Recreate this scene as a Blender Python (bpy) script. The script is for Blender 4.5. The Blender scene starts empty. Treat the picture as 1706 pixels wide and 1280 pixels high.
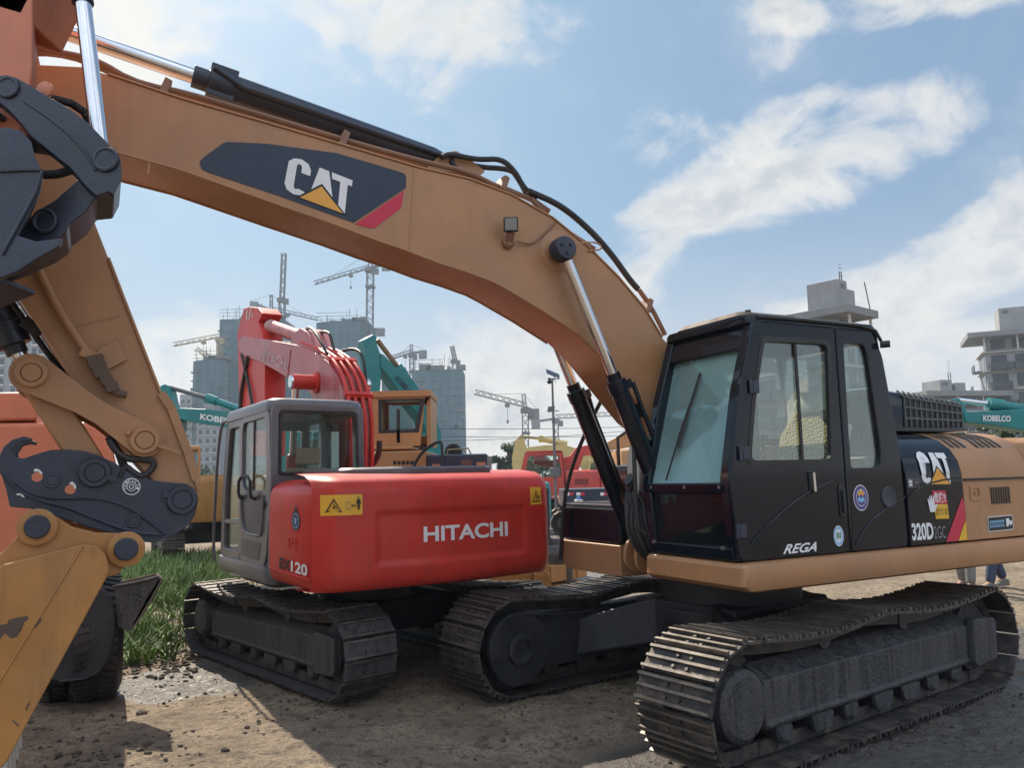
import bpy, bmesh, math, random
from mathutils import Vector, Matrix, noise
R = math.radians
PI = math.pi
V = Vector
sc = bpy.context.scene
col = sc.collection
random.seed(7)

# ------------------------------------------------------------------ camera
FPX, CX, CY, EYE = 1331.0, 853.0, 640.0, 1.85
PITCH, ROLL = R(6.7), R(1.4)
_r0 = V((1, 0, 0)); _u0 = V((0, -math.sin(PITCH), math.cos(PITCH)))
CF = V((0, math.cos(PITCH), math.sin(PITCH)))
CR = _r0 * math.cos(ROLL) - _u0 * math.sin(ROLL)
CU = _r0 * math.sin(ROLL) + _u0 * math.cos(ROLL)
CC = V((0, 0, EYE))
cd = bpy.data.cameras.new('camera'); cam = bpy.data.objects.new('camera', cd); col.objects.link(cam)
cam.matrix_world = Matrix(((CR.x, CU.x, -CF.x, CC.x), (CR.y, CU.y, -CF.y, CC.y), (CR.z, CU.z, -CF.z, CC.z), (0, 0, 0, 1)))
cd.sensor_fit = 'HORIZONTAL'; cd.sensor_width = 36; cd.lens = 36 * FPX / 1706
cd.clip_start = .05; cd.clip_end = 6000
sc.camera = cam

# ------------------------------------------------------------------ light
SUN_AZ, SUN_EL = -28.0, 42.0           # azimuth from +Y towards +X
sd = bpy.data.lights.new('sun', 'SUN'); so = bpy.data.objects.new('sun', sd); col.objects.link(so)
sd.energy = 5.0; sd.angle = R(.55); sd.color = (1, .88, .71)
so.rotation_euler = (V((math.sin(R(SUN_AZ)) * math.cos(R(SUN_EL)), math.cos(R(SUN_AZ)) * math.cos(R(SUN_EL)), math.sin(R(SUN_EL))))).to_track_quat('Z', 'Y').to_euler()
so.location = (0, 0, 60)
sc.view_settings.view_transform = 'Standard'; sc.view_settings.look = 'None'
sc.view_settings.exposure = .66; sc.view_settings.gamma = 1
try:
    sc.cycles.max_bounces = 8; sc.cycles.transparent_max_bounces = 16; sc.cycles.volume_bounces = 0
    sc.cycles.sample_clamp_indirect = 6; sc.cycles.use_denoising = True
    sc.cycles.caustics_reflective = False; sc.cycles.caustics_refractive = False
except Exception:
    pass


def ray(px, py):
    return CF + CR * ((px - CX) / FPX) - CU * ((py - CY) / FPX)


def gnd(px, py, z=0.0):
    d = ray(px, py); return CC + d * ((z - EYE) / d.z)


def at(px, py, Y):
    d = ray(px, py); return CC + d * (Y / d.y)


def proj_px(P):
    d = P - CC; w = d.dot(CF); return CX + FPX * d.dot(CR) / w, CY - FPX * d.dot(CU) / w


class Frame:                                    # a machine's own axes: x forward, y to its left
    def __init__(s, ox, oy, heading):
        s.o = V((ox, oy, 0)); s.h = R(heading)
        s.ax = V((math.cos(s.h), math.sin(s.h), 0)); s.ay = V((-math.sin(s.h), math.cos(s.h), 0))
    def loc(s, P):
        d = P - s.o; return V((d.dot(s.ax), d.dot(s.ay), d.z))
    def y(s, px, py, v):
        d = ray(px, py); return s.loc(CC + d * ((v - (CC - s.o).dot(s.ay)) / d.dot(s.ay)))
    def x(s, px, py, v):
        d = ray(px, py); return s.loc(CC + d * ((v - (CC - s.o).dot(s.ax)) / d.dot(s.ax)))
    def ys(s, pts, v):
        return [s.y(a, b, v) for a, b in pts]


# ------------------------------------------------------------------ world: sky and clouds
def N(nt, t, **kw):
    n = nt.nodes.new(t)
    for k, v in kw.items():
        setattr(n, k, v)
    return n


def setin(n, key, v, nt):
    if isinstance(v, bpy.types.NodeSocket):
        nt.links.new(v, n.inputs[key])
    else:
        n.inputs[key].default_value = v


def MATH(nt, op, a, b=None, c=None, clamp=False):
    n = N(nt, 'ShaderNodeMath', operation=op, use_clamp=clamp)
    for i, v in enumerate((a, b, c)):
        if v is not None:
            setin(n, i, v, nt)
    return n.outputs[0]


def SMOOTH(nt, v, lo, hi, a=0.0, b=1.0):
    n = N(nt, 'ShaderNodeMapRange', interpolation_type='SMOOTHSTEP')
    setin(n, 0, v, nt); n.inputs[1].default_value = lo; n.inputs[2].default_value = hi
    n.inputs[3].default_value = a; n.inputs[4].default_value = b
    return n.outputs[0]


def MIX(nt, f, a, b, mode='MIX'):
    n = N(nt, 'ShaderNodeMix', data_type='RGBA', blend_type=mode, clamp_factor=True)
    setin(n, 0, f, nt); setin(n, 6, a, nt); setin(n, 7, b, nt)
    return n.outputs[2]


def c4(c):
    return (c[0], c[1], c[2], 1)


def azel(px, py):
    d = ray(px, py).normalized(); return math.atan2(d.x, d.y), math.asin(d.z)


def build_world():
    w = bpy.data.worlds.new('World'); sc.world = w; w.use_nodes = True
    nt = w.node_tree; nt.nodes.clear()
    sky = N(nt, 'ShaderNodeTexSky', sky_type='NISHITA', sun_disc=False)
    sky.sun_elevation = R(SUN_EL); sky.sun_rotation = R(SUN_AZ)
    sky.air_density = 1.0; sky.dust_density = 2.6; sky.ozone_density = 1.0; sky.altitude = 20
    tc = N(nt, 'ShaderNodeTexCoord'); sep = N(nt, 'ShaderNodeSeparateXYZ')
    nt.links.new(tc.outputs['Generated'], sep.inputs[0])
    az = MATH(nt, 'ARCTAN2', sep.outputs[0], sep.outputs[1]); el = MATH(nt, 'ARCSINE', sep.outputs[2])
    nz = N(nt, 'ShaderNodeTexNoise'); nz.inputs['Scale'].default_value = 6.5; nz.inputs['Detail'].default_value = 10; nz.inputs['Roughness'].default_value = .58; nz.inputs['Distortion'].default_value = .5
    stretch = N(nt, 'ShaderNodeMapping'); stretch.inputs['Scale'].default_value = (1, 1, 1.5)
    nt.links.new(tc.outputs['Generated'], stretch.inputs[0]); nt.links.new(stretch.outputs[0], nz.inputs['Vector'])
    n2 = N(nt, 'ShaderNodeTexNoise'); n2.inputs['Scale'].default_value = 22; n2.inputs['Detail'].default_value = 8; n2.inputs['Roughness'].default_value = .62
    nt.links.new(stretch.outputs[0], n2.inputs['Vector'])
    # cloud banks: photo position, half sizes in photo pixels, tilt, weight
    banks = [(1220, 300, 170, 60, -24, 1.1), (1470, 220, 100, 62, -10, 1.15), (1110, 235, 130, 45, 10, .75), (1340, 285, 180, 66, -12, 1.0),
             (1600, 450, 260, 60, -20, 1.15), (1660, 520, 300, 70, -8, .8), (1090, 400, 100, 60, -60, .6), (660, 10, 260, 60, 5, .80), (430, 60, 120, 85, 20, .55),
             (90, 20, 200, 90, 0, 1.0), (300, 610, 130, 80, 0, 1.0), (860, 640, 200, 110, 0, .95), (1540, -5, 170, 30, 5, .8), (170, 240, 70, 40, 0, .2), (1300, 60, 60, 30, -50, .25),
             (720, 70, 100, 60, -60, .4), (950, 260, 60, 25, -10, .25)]
    tot = None
    for (px, py, a, b, rot, wt) in banks:
        A0, E0 = azel(px, py); ca = math.cos(E0)
        da = MATH(nt, 'MULTIPLY', MATH(nt, 'SUBTRACT', az, A0), ca); de = MATH(nt, 'SUBTRACT', el, E0)
        ct, st = math.cos(R(rot)), math.sin(R(rot))
        u = MATH(nt, 'MULTIPLY', MATH(nt, 'SUBTRACT', MATH(nt, 'MULTIPLY', da, ct), MATH(nt, 'MULTIPLY', de, st)), FPX / a)
        v = MATH(nt, 'MULTIPLY', MATH(nt, 'ADD', MATH(nt, 'MULTIPLY', da, st), MATH(nt, 'MULTIPLY', de, ct)), FPX / b)
        r2 = MATH(nt, 'ADD', MATH(nt, 'MULTIPLY', u, u), MATH(nt, 'MULTIPLY', v, v))
        g = MATH(nt, 'MULTIPLY', SMOOTH(nt, r2, 0, 2.9, 1, 0), wt)
        tot = g if tot is None else MATH(nt, 'MAXIMUM', tot, g)
    behind = MATH(nt, 'MULTIPLY', SMOOTH(nt, sep.outputs[1], .30, -.2, 0, .78), SMOOTH(nt, el, .10, .45))      # unseen clouds added behind the camera to lift the shaded sides
    tot = MATH(nt, 'MAXIMUM', tot, behind)
    f = MATH(nt, 'ADD', MATH(nt, 'MULTIPLY', tot, .62), MATH(nt, 'ADD', MATH(nt, 'MULTIPLY', MATH(nt, 'SUBTRACT', nz.outputs[0], .5), 1.75), MATH(nt, 'MULTIPLY', MATH(nt, 'SUBTRACT', n2.outputs[0], .5), .40)))
    mask = SMOOTH(nt, f, .21, .68)
    thin = SMOOTH(nt, nz.outputs[0], .48, .78, 0, .20)
    lowhaze = SMOOTH(nt, el, .33, -.02, 0, .92)
    mask2 = MATH(nt, 'MAXIMUM', mask, thin)
    body = SMOOTH(nt, MATH(nt, 'ADD', f, MATH(nt, 'MULTIPLY', MATH(nt, 'SUBTRACT', n2.outputs[0], .5), 1.2)), .40, 1.05)
    ccol = MIX(nt, body, c4((9.6, 9.3, 8.8)), c4((6.3, 6.6, 7.0)))
    ccol = MIX(nt, MATH(nt, 'MULTIPLY', SMOOTH(nt, az, .10, -.62), SMOOTH(nt, sep.outputs[1], -.1, .3)), ccol, c4((10.8, 10.4, 9.6)))
    ccol = MIX(nt, SMOOTH(nt, sep.outputs[1], .2, -.4), ccol, c4((19.5, 20.8, 23.0)))   # the added clouds behind the camera made extra bright as fill light
    sk = MIX(nt, .80, sky.outputs[0], MIX(nt, SMOOTH(nt, az, .65, -.45), c4((2.3, 3.9, 6.2)), c4((3.1, 5.7, 8.2))))
    sk = MIX(nt, lowhaze, sk, c4((9.0, 8.9, 8.8)))
    out_c = MIX(nt, MATH(nt, 'MULTIPLY', mask2, .93), sk, ccol)
    bg = N(nt, 'ShaderNodeBackground'); bg.inputs[1].default_value = .062
    nt.links.new(out_c, bg.inputs[0])
    o = N(nt, 'ShaderNodeOutputWorld'); nt.links.new(bg.outputs[0], o.inputs[0])
    w.cycles.sampling_method = 'AUTOMATIC'


build_world()

# ------------------------------------------------------------------ materials
MATS = {}


def mat(name, c, rough=.5, metal=0.0, var=.18, scale=2.5, dust=0.0, dcol=(.30, .25, .19), dscale=4.0, bump=0.0, bscale=60, coat=0.0, c2=None, streak=False, rust=0.0, spec=.5, grime=0.0):
    m = bpy.data.materials.new(name); m.use_nodes = True; nt = m.node_tree
    b = nt.nodes['Principled BSDF']
    tc = N(nt, 'ShaderNodeTexCoord')
    mp = N(nt, 'ShaderNodeMapping'); nt.links.new(tc.outputs['Object'], mp.inputs[0])
    if streak:
        mp.inputs['Scale'].default_value = (6, 6, .5)
    n1 = N(nt, 'ShaderNodeTexNoise'); n1.inputs['Scale'].default_value = scale; n1.inputs['Detail'].default_value = 8; n1.inputs['Roughness'].default_value = .62
    nt.links.new(mp.outputs[0], n1.inputs['Vector'])
    dark = tuple(x * (1 - var) for x in c); lite = tuple(min(1, x * (1 + var * .7)) for x in (c2 or c))
    colr = MIX(nt, SMOOTH(nt, n1.outputs[0], .3, .7), c4(dark), c4(lite))
    n3 = N(nt, 'ShaderNodeTexNoise'); n3.inputs['Scale'].default_value = dscale; n3.inputs['Detail'].default_value = 10; n3.inputs['Roughness'].default_value = .7
    nt.links.new(mp.outputs[0], n3.inputs['Vector'])
    rs = rough
    if dust > 0:
        df = MATH(nt, 'MULTIPLY', SMOOTH(nt, n3.outputs[0], .38, .72), dust)
        colr = MIX(nt, df, colr, c4(dcol))
        rs = MATH(nt, 'ADD', MATH(nt, 'MULTIPLY', df, .45), rough, clamp=True)
    if grime > 0:
        mg = N(nt, 'ShaderNodeMapping'); mg.inputs['Scale'].default_value = (9, 9, .55); nt.links.new(tc.outputs['Object'], mg.inputs[0])
        n6 = N(nt, 'ShaderNodeTexNoise'); n6.inputs['Scale'].default_value = 1.6; n6.inputs['Detail'].default_value = 9; n6.inputs['Roughness'].default_value = .68; nt.links.new(mg.outputs[0], n6.inputs['Vector'])
        colr = MIX(nt, MATH(nt, 'MULTIPLY', SMOOTH(nt, n6.outputs[0], .47, .68), grime), colr, c4((.07, .055, .045)))
        n7 = N(nt, 'ShaderNodeTexNoise'); n7.inputs['Scale'].default_value = 34; n7.inputs['Detail'].default_value = 6; nt.links.new(mg.outputs[0], n7.inputs['Vector'])
        colr = MIX(nt, MATH(nt, 'MULTIPLY', SMOOTH(nt, n7.outputs[0], .62, .68), grime * .8), colr, c4(tuple(min(1, x * 1.5 + .04) for x in c)))
    if rust > 0:
        n5 = N(nt, 'ShaderNodeTexNoise'); n5.inputs['Scale'].default_value = 9; n5.inputs['Detail'].default_value = 12; n5.inputs['Roughness'].default_value = .75
        nt.links.new(tc.outputs['Object'], n5.inputs['Vector'])
        colr = MIX(nt, SMOOTH(nt, n5.outputs[0], .70 - rust, .74 - rust * .6), colr, c4((.045, .022, .014)))
    nt.links.new(colr, b.inputs['Base Color'])
    if isinstance(rs, float):
        rr = SMOOTH(nt, n3.outputs[0], .2, .8, max(.03, rough - .10), min(1, rough + .14)); nt.links.new(rr, b.inputs['Roughness'])
    else:
        nt.links.new(rs, b.inputs['Roughness'])
    b.inputs['Metallic'].default_value = metal
    b.inputs['Specular IOR Level'].default_value = spec
    if coat:
        b.inputs['Coat Weight'].default_value = coat; b.inputs['Coat Roughness'].default_value = .12
    if bump > 0:
        n4 = N(nt, 'ShaderNodeTexNoise'); n4.inputs['Scale'].default_value = bscale; n4.inputs['Detail'].default_value = 6
        nt.links.new(tc.outputs['Object'], n4.inputs['Vector'])
        bp = N(nt, 'ShaderNodeBump'); bp.inputs['Strength'].default_value = bump; bp.inputs['Distance'].default_value = .02
        nt.links.new(n4.outputs[0], bp.inputs['Height']); nt.links.new(bp.outputs[0], b.inputs['Normal'])
    MATS[name] = m
    return m


def glass(name, tint=(.75, .85, .82), film=.10, fcol=(.45, .55, .55), gloss=.42):
    m = bpy.data.materials.new(name); m.use_nodes = True; nt = m.node_tree; nt.nodes.clear()
    o = N(nt, 'ShaderNodeOutputMaterial'); tr = N(nt, 'ShaderNodeBsdfTransparent'); tr.inputs[0].default_value = c4(tint)
    gl = N(nt, 'ShaderNodeBsdfGlossy'); gl.inputs['Roughness'].default_value = .02
    df = N(nt, 'ShaderNodeBsdfDiffuse'); df.inputs[0].default_value = c4(fcol)
    tc = N(nt, 'ShaderNodeTexCoord'); nz = N(nt, 'ShaderNodeTexNoise'); nz.inputs['Scale'].default_value = 1.3; nz.inputs['Detail'].default_value = 3
    nt.links.new(tc.outputs['Object'], nz.inputs['Vector'])
    m1 = N(nt, 'ShaderNodeMixShader'); nt.links.new(SMOOTH(nt, nz.outputs[0], .3, .7, film * .75, film * 1.25), m1.inputs[0])
    nt.links.new(tr.outputs[0], m1.inputs[1]); nt.links.new(df.outputs[0], m1.inputs[2])
    fr = N(nt, 'ShaderNodeFresnel'); fr.inputs[0].default_value = 1.5
    m2 = N(nt, 'ShaderNodeMixShader'); nt.links.new(MATH(nt, 'MULTIPLY', fr.outputs[0], gloss, clamp=True), m2.inputs[0])
    nt.links.new(m1.outputs[0], m2.inputs[1]); nt.links.new(gl.outputs[0], m2.inputs[2])
    nt.links.new(m2.outputs[0], o.inputs[0])
    MATS[name] = m
    return m


YEL = mat('tan_yellow_paint', (.43, .215, .098), .38, var=.10, dust=.30, dcol=(.27, .19, .135), dscale=1.6, bump=.08, bscale=26, grime=.09, rust=.018)
YEL2 = mat('yellow_paint_worn', (.43, .195, .052), .42, var=.14, dust=.28, dcol=(.26, .19, .12), dscale=2.2, rust=.04, bump=.10, bscale=34, grime=.20)
BLK = mat('black_gloss_paint', (.007, .011, .019), .07, var=.3, dust=.03, dcol=(.06, .055, .05), dscale=1.3, coat=.24, spec=.24)
DKS = mat('dark_painted_steel', (.028, .037, .062), .36, var=.3, dust=.10, dcol=(.085, .088, .10), dscale=3, bump=.16, bscale=40, grime=.15, rust=.012)
UND = mat('dark_undercarriage_steel', (.014, .016, .021), .5, var=.4, dust=.30, dcol=(.075, .066, .06), dscale=4, bump=.3, bscale=30)
WORN = mat('worn_grouser_steel', (.17, .155, .14), .36, metal=.75, var=.4, scale=9, dust=.55, dcol=(.14, .11, .09), dscale=8)
NAVY = mat('navy_decal', (.018, .028, .055), .33, var=.1)
TRK = mat('track_steel', (.040, .040, .044), .45, metal=.3, var=.4, dust=.75, dcol=(.165, .13, .10), dscale=7, bump=.35, bscale=45)
MUD = mat('muddy_steel', (.036, .038, .046), .5, var=.5, dust=.8, dcol=(.105, .09, .08), dscale=5, bump=.6, bscale=38, streak=True)
MUDC = mat('caked_mud', (.085, .068, .055), .9, var=.5, scale=22, dust=.6, dcol=(.20, .165, .13), dscale=30, bump=1.0, bscale=90)
CHR = mat('chrome_rod', (.72, .72, .74), .12, metal=1.0, var=.08)
RUB = mat('black_rubber', (.018, .018, .02), .48, var=.3, dust=.2, dcol=(.09, .085, .08))
RED = mat('red_paint', (.56, .036, .026), .42, var=.12, dust=.22, dcol=(.40, .11, .09), dscale=1.2, coat=.10, spec=.32, grime=.16, rust=.016)
REDF = mat('faded_red_sky_sheen', (.40, .055, .06), .34, var=.16, dust=1.0, dcol=(.46, .30, .30), dscale=1.3, coat=.2, grime=.3, rust=.015)  # pale pink mottle: fading, plus sky reflection put into the colour
GREY = mat('grey_paint', (.105, .112, .132), .34, var=.14, dust=.3, dcol=(.20, .19, .19), dscale=2, coat=.2, grime=.25, rust=.012)
SAL = mat('salmon_orange_paint', (.60, .19, .10), .42, var=.10, dust=.25, dcol=(.36, .19, .13), dscale=1.5, grime=.10, rust=.016)
TEAL = mat('teal_paint', (.012, .20, .205), .4, var=.12, dust=.2, dcol=(.16, .30, .28), dscale=2)
PALEY = mat('pale_yellow_paint', (.55, .43, .16), .5, var=.12, dust=.25, dcol=(.45, .38, .26))
ORG = mat('orange_tan_paint', (.46, .225, .085), .45, var=.12, dust=.2, dcol=(.42, .30, .2))
REDO = mat('orange_red_paint', (.50, .055, .042), .42, var=.12, dust=.15, dcol=(.45, .2, .15))
WHT = mat('white_lettering', (.78, .78, .80), .5, var=.05)
WHTG = mat('light_grey_panel', (.55, .53, .50), .5, var=.1, dust=.2)
REDD = mat('red_decal', (.55, .022, .06), .4, var=.05)
YDEC = mat('yellow_decal', (.78, .44, .035), .45, var=.06)
ODEC = mat('orange_yellow_decal', (.80, .38, .06), .45, var=.06)
BDEC = mat('black_decal', (.012, .012, .014), .45, var=.05)
BLUE = mat('blue_decal', (.05, .22, .55), .45, var=.05)
LBLUE = mat('light_blue_decal', (.25, .50, .78), .45, var=.05)
PURP = mat('purple_decal', (.075, .06, .22), .45, var=.05)
GREN = mat('green_decal', (.03, .22, .10), .5, var=.05)
DGRY = mat('dark_grey_lettering', (.20, .20, .21), .5, var=.05)
FADE = mat('faded_lettering', (.46, .34, .34), .5, var=.2, dust=.4, dcol=(.45, .22, .22), dscale=6)
BEAD = mat('woven_seat_cover', (.52, .40, .15), .7, var=.45, scale=28, bump=.8, bscale=70)
def weave():
    nt = BEAD.node_tree; b = nt.nodes['Principled BSDF']; tc = N(nt, 'ShaderNodeTexCoord'); mp = N(nt, 'ShaderNodeMapping'); mp.inputs['Rotation'].default_value = (R(45), R(35), R(20)); nt.links.new(tc.outputs['Object'], mp.inputs[0])
    ck = N(nt, 'ShaderNodeTexChecker'); ck.inputs['Scale'].default_value = 48; ck.inputs['Color1'].default_value = (.74, .58, .24, 1); ck.inputs['Color2'].default_value = (.16, .11, .04, 1); nt.links.new(mp.outputs[0], ck.inputs['Vector']); nt.links.new(ck.outputs[0], b.inputs['Base Color'])


weave()
SEATG = mat('pale_seat_fabric', (.70, .74, .55), .8, var=.2)
GLS = glass('clear_glass', (.90, .96, .945), .012, (.40, .46, .45))
GLW = glass('tinted_sky_sheen_glass', (.66, .88, .85), .30, (.60, .95, .98), gloss=.9)  # tinted pane; its strong teal film paints in the reflected sky
GLD = glass('dark_glass', (.40, .50, .52), .06, (.14, .18, .20))
LENS = glass('lamp_lens', (.8, .8, .8), .35, (.6, .6, .6))
TAN = mat('interior_tan', (.33, .24, .15), .7, var=.2)
GRYW = mat('interior_grey', (.10, .105, .11), .6, var=.2)
CONC = mat('grey_concrete', (.22, .225, .235), .85, var=.14, scale=.6, dust=.3, dcol=(.22, .22, .22), dscale=.8, bump=.1, bscale=8)
CONW = mat('pale_rendered_wall', (.31, .315, .325), .85, var=.10, scale=.4, dust=.3, dcol=(.22, .225, .235), dscale=.5, grime=.35)
DKW = mat('dark_window', (.035, .045, .055), .15, var=.3, scale=1.2)
RAILD = mat('dark_balcony_panel', (.045, .053, .062), .4, var=.25, scale=.8)
PIPE = mat('brown_painted_pipe', (.24, .12, .07), .45, var=.2, dust=.25, dcol=(.25, .17, .13))
RUST = mat('rusty_steel', (.10, .065, .05), .7, var=.4, dust=.5, dcol=(.17, .12, .09), bump=.4, bscale=40)
CRANE = mat('grey_crane_steel', (.13, .13, .135), .6, var=.2)
CRANEY = mat('yellow_crane_steel', (.34, .28, .16), .6, var=.2)
LEAF = mat('tree_leaf', (.045, .075, .035), .6, var=.5, scale=1.5)
LEAF2 = mat('light_leaf', (.085, .13, .05), .6, var=.45, scale=1.5)
BARK = mat('tree_bark', (.09, .065, .045), .9, var=.3, bump=.5)
GRS = mat('grass_blade', (.07, .13, .035), .6, var=.55, scale=5, c2=(.16, .24, .06))
JEAN = mat('blue_jeans', (.045, .06, .11), .85, var=.3, scale=12)
GTRO = mat('grey_trousers', (.20, .19, .18), .85, var=.25, scale=12)
SKIN = mat('skin', (.42, .24, .16), .55, var=.1)
SHRT = mat('grey_shirt', (.25, .26, .28), .85, var=.2)
SHRD = mat('dark_shirt', (.04, .05, .07), .85, var=.2)
HAIR = mat('black_hair', (.015, .013, .012), .6, var=.3)
BOOT = mat('dusty_boot', (.19, .17, .15), .8, var=.3)


# ------------------------------------------------------------------ mesh building
class MB:
    def __init__(s):
        s.bm = bmesh.new(); s.mi = 0

    def face(s, pts):
        return s.bm.faces.new([s.bm.verts.new(p) for p in pts])

    def hexa(s, p):          # 8 points, bottom ring then top ring
        v = [s.bm.verts.new(q) for q in p]
        for f in ((3, 2, 1, 0), (4, 5, 6, 7), (0, 1, 5, 4), (1, 2, 6, 5), (2, 3, 7, 6), (3, 0, 4, 7)):
            s.bm.faces.new([v[i] for i in f]).material_index = s.mi

    def box(s, x0, x1, y0, y1, z0, z1):
        s.hexa([V((x0, y0, z0)), V((x1, y0, z0)), V((x1, y1, z0)), V((x0, y1, z0)), V((x0, y0, z1)), V((x1, y0, z1)), V((x1, y1, z1)), V((x0, y1, z1))]); return s

    def obox(s, c, ax, ay, az):   # oriented box from centre and three half vectors
        c = V(c); ax = V(ax); ay = V(ay); az = V(az)
        s.hexa([c - ax - ay - az, c + ax - ay - az, c + ax + ay - az, c - ax + ay - az, c - ax - ay + az, c + ax - ay + az, c + ax + ay + az, c - ax + ay + az]); return s

    def beam(s, p, q, w, h=None, up=(0, 0, 1)):
        p = V(p); q = V(q); d = q - p; h = h or w
        u = V(up)
        if abs(d.normalized().dot(u)) > .98:
            u = V((0, 1, 0))
        sdir = d.cross(u).normalized(); u2 = sdir.cross(d).normalized()
        return s.obox((p + q) / 2, d / 2, sdir * w / 2, u2 * h / 2)

    def loft(s, rings, closed=True, caps=True):
        vr = [[s.bm.verts.new(p) for p in r] for r in rings]
        n = len(vr[0])
        for a, b in zip(vr, vr[1:]):
            for i in range(n if closed else n - 1):
                j = (i + 1) % n
                try:
                    s.bm.faces.new((a[i], a[j], b[j], b[i]))
                except ValueError:
                    pass
        if caps and closed:
            s.bm.faces.new(vr[0][::-1]); s.bm.faces.new(vr[-1])
        return s

    def cyl(s, p, q, r, r2=None, n=20, caps=True):
        p = V(p); q = V(q); d = (q - p).normalized(); r2 = r if r2 is None else r2
        u = d.orthogonal().normalized(); w = d.cross(u)
        ring = lambda c, rr: [c + (u * math.cos(2 * PI * i / n) + w * math.sin(2 * PI * i / n)) * rr for i in range(n)]
        return s.loft([ring(p, r), ring(q, r2)], caps=caps)

    def lathe(s, p, d, prof, n=24):   # prof: (distance along d, radius)
        p = V(p); d = V(d).normalized(); u = d.orthogonal().normalized(); w = d.cross(u)
        return s.loft([[p + d * t + (u * math.cos(2 * PI * i / n) + w * math.sin(2 * PI * i / n)) * max(rr, .0005) for i in range(n)] for t, rr in prof])

    def tube(s, pts, r, n=8, smooth=0):
        P = [V(p) for p in pts]
        for _ in range(smooth):
            Q = [P[0]]
            for a, b in zip(P, P[1:]):
                Q += [a * .75 + b * .25, a * .25 + b * .75]
            P = Q + [P[-1]]
        rings = []; u = None
        for i, p in enumerate(P):
            d = (P[min(i + 1, len(P) - 1)] - P[max(i - 1, 0)]).normalized()
            if u is None:
                u = d.orthogonal().normalized()
            u = (u - d * u.dot(d)).normalized(); w = d.cross(u)
            rr = r[i * (len(r) - 1) // max(1, len(P) - 1)] if isinstance(r, (list, tuple)) else r
            rings.append([p + (u * math.cos(2 * PI * k / n) + w * math.sin(2 * PI * k / n)) * rr for k in range(n)])
        return s.loft(rings)

    def spring(s, pts, R0, r, turns, n=6):
        P = [V(p) for p in pts]; out = []
        L = [0]
        for a, b in zip(P, P[1:]):
            L.append(L[-1] + (b - a).length)
        k = turns * 10
        for i in range(k + 1):
            t = L[-1] * i / k
            j = max(q for q in range(len(P) - 1) if L[q] <= t + 1e-9)
            f = (t - L[j]) / (L[j + 1] - L[j]); d = (P[j + 1] - P[j]).normalized()
            u = d.orthogonal().normalized(); w = d.cross(u); a = 2 * PI * i / 10
            out.append(P[j].lerp(P[j + 1], f) + (u * math.cos(a) + w * math.sin(a)) * R0)
        return s.tube(out, r, n)

    def prism(s, pts, vec):
        a = [V(p) for p in pts]; b = [p + V(vec) for p in a]
        return s.loft([a, b])

    def pxz(s, pts, y0, y1):       # outline in the x-z plane given as (x, z) or 3-vectors, from y0 to y1
        q = [V((p[0], y0, p[-1])) for p in pts]
        return s.prism(q, (0, y1 - y0, 0))

    def ring(s, outer, inner, vec):
        o = [V(p) for p in outer]; i = [V(p) for p in inner]; ve = V(vec); n = len(o)
        A = [s.bm.verts.new(p) for p in o]; B = [s.bm.verts.new(p) for p in i]
        C_ = [s.bm.verts.new(p + ve) for p in o]; D_ = [s.bm.verts.new(p + ve) for p in i]
        for k in range(n):
            j = (k + 1) % n
            for f in ((A[k], A[j], B[j], B[k]), (C_[j], C_[k], D_[k], D_[j]), (A[j], A[k], C_[k], C_[j]), (B[k], B[j], D_[j], D_[k])):
                s.bm.faces.new(f)
        return s

    def sheet(s, f, us, vs):
        g = [[s.bm.verts.new(f(u, v)) for v in vs] for u in us]
        for i in range(len(us) - 1):
            for j in range(len(vs) - 1):
                s.bm.faces.new((g[i][j], g[i + 1][j], g[i + 1][j + 1], g[i][j + 1]))
        return s

    def build(s, name, m, parent=None, bevel=0.0, ang=35, xf=None, seg=2):
        bmesh.ops.recalc_face_normals(s.bm, faces=s.bm.faces)
        if xf:
            bmesh.ops.transform(s.bm, matrix=xf, verts=s.bm.verts)
        me = bpy.data.meshes.new(name); s.bm.to_mesh(me); s.bm.free()
        for p in me.polygons:
            p.use_smooth = True
        me.set_sharp_from_angle(angle=R(ang))
        me.materials.append(m)
        o = bpy.data.objects.new(name, me); col.objects.link(o)
        if parent:
            o.parent = parent
        if bevel:
            b = o.modifiers.new('bevel', 'BEVEL'); b.width = bevel; b.segments = seg; b.limit_method = 'ANGLE'; b.angle_limit = R(32); b.harden_normals = True
        return o


def rp(pts, r, n=4):              # polygon with rounded corners
    P = [V(p) for p in pts]; out = []; m = len(P)
    for i in range(m):
        a, b, c = P[i - 1], P[i], P[(i + 1) % m]
        ra = min(r, (a - b).length * .45); rc = min(r, (c - b).length * .45)
        p0 = b + (a - b).normalized() * ra; p2 = b + (c - b).normalized() * rc
        for k in range(n + 1):
            t = k / n
            out.append(p0 * (1 - t) ** 2 + b * 2 * t * (1 - t) + p2 * t * t)
    return out


def XZ(pts, y):
    return [V((p[0], y, p[1])) for p in pts]


def hose(name, pts, r, m, parent, n=8, smooth=1):
    b = MB(); b.tube(pts, r, n, smooth); return b.build(name, m, parent)


def thing(name, label, cat, loc=(0, 0, 0), rz=0.0, group=None):
    o = bpy.data.objects.new(name, None); col.objects.link(o); o.empty_display_size = .3
    o.location = loc; o.rotation_euler = (0, 0, rz); o['label'] = label; o['category'] = cat
    if group:
        o['group'] = group
    return o


def tag(o, label=None, cat=None, group=None, kind=None):
    for k, v in (('label', label), ('category', cat), ('group', group), ('kind', kind)):
        if v:
            o[k] = v
    return o


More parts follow.
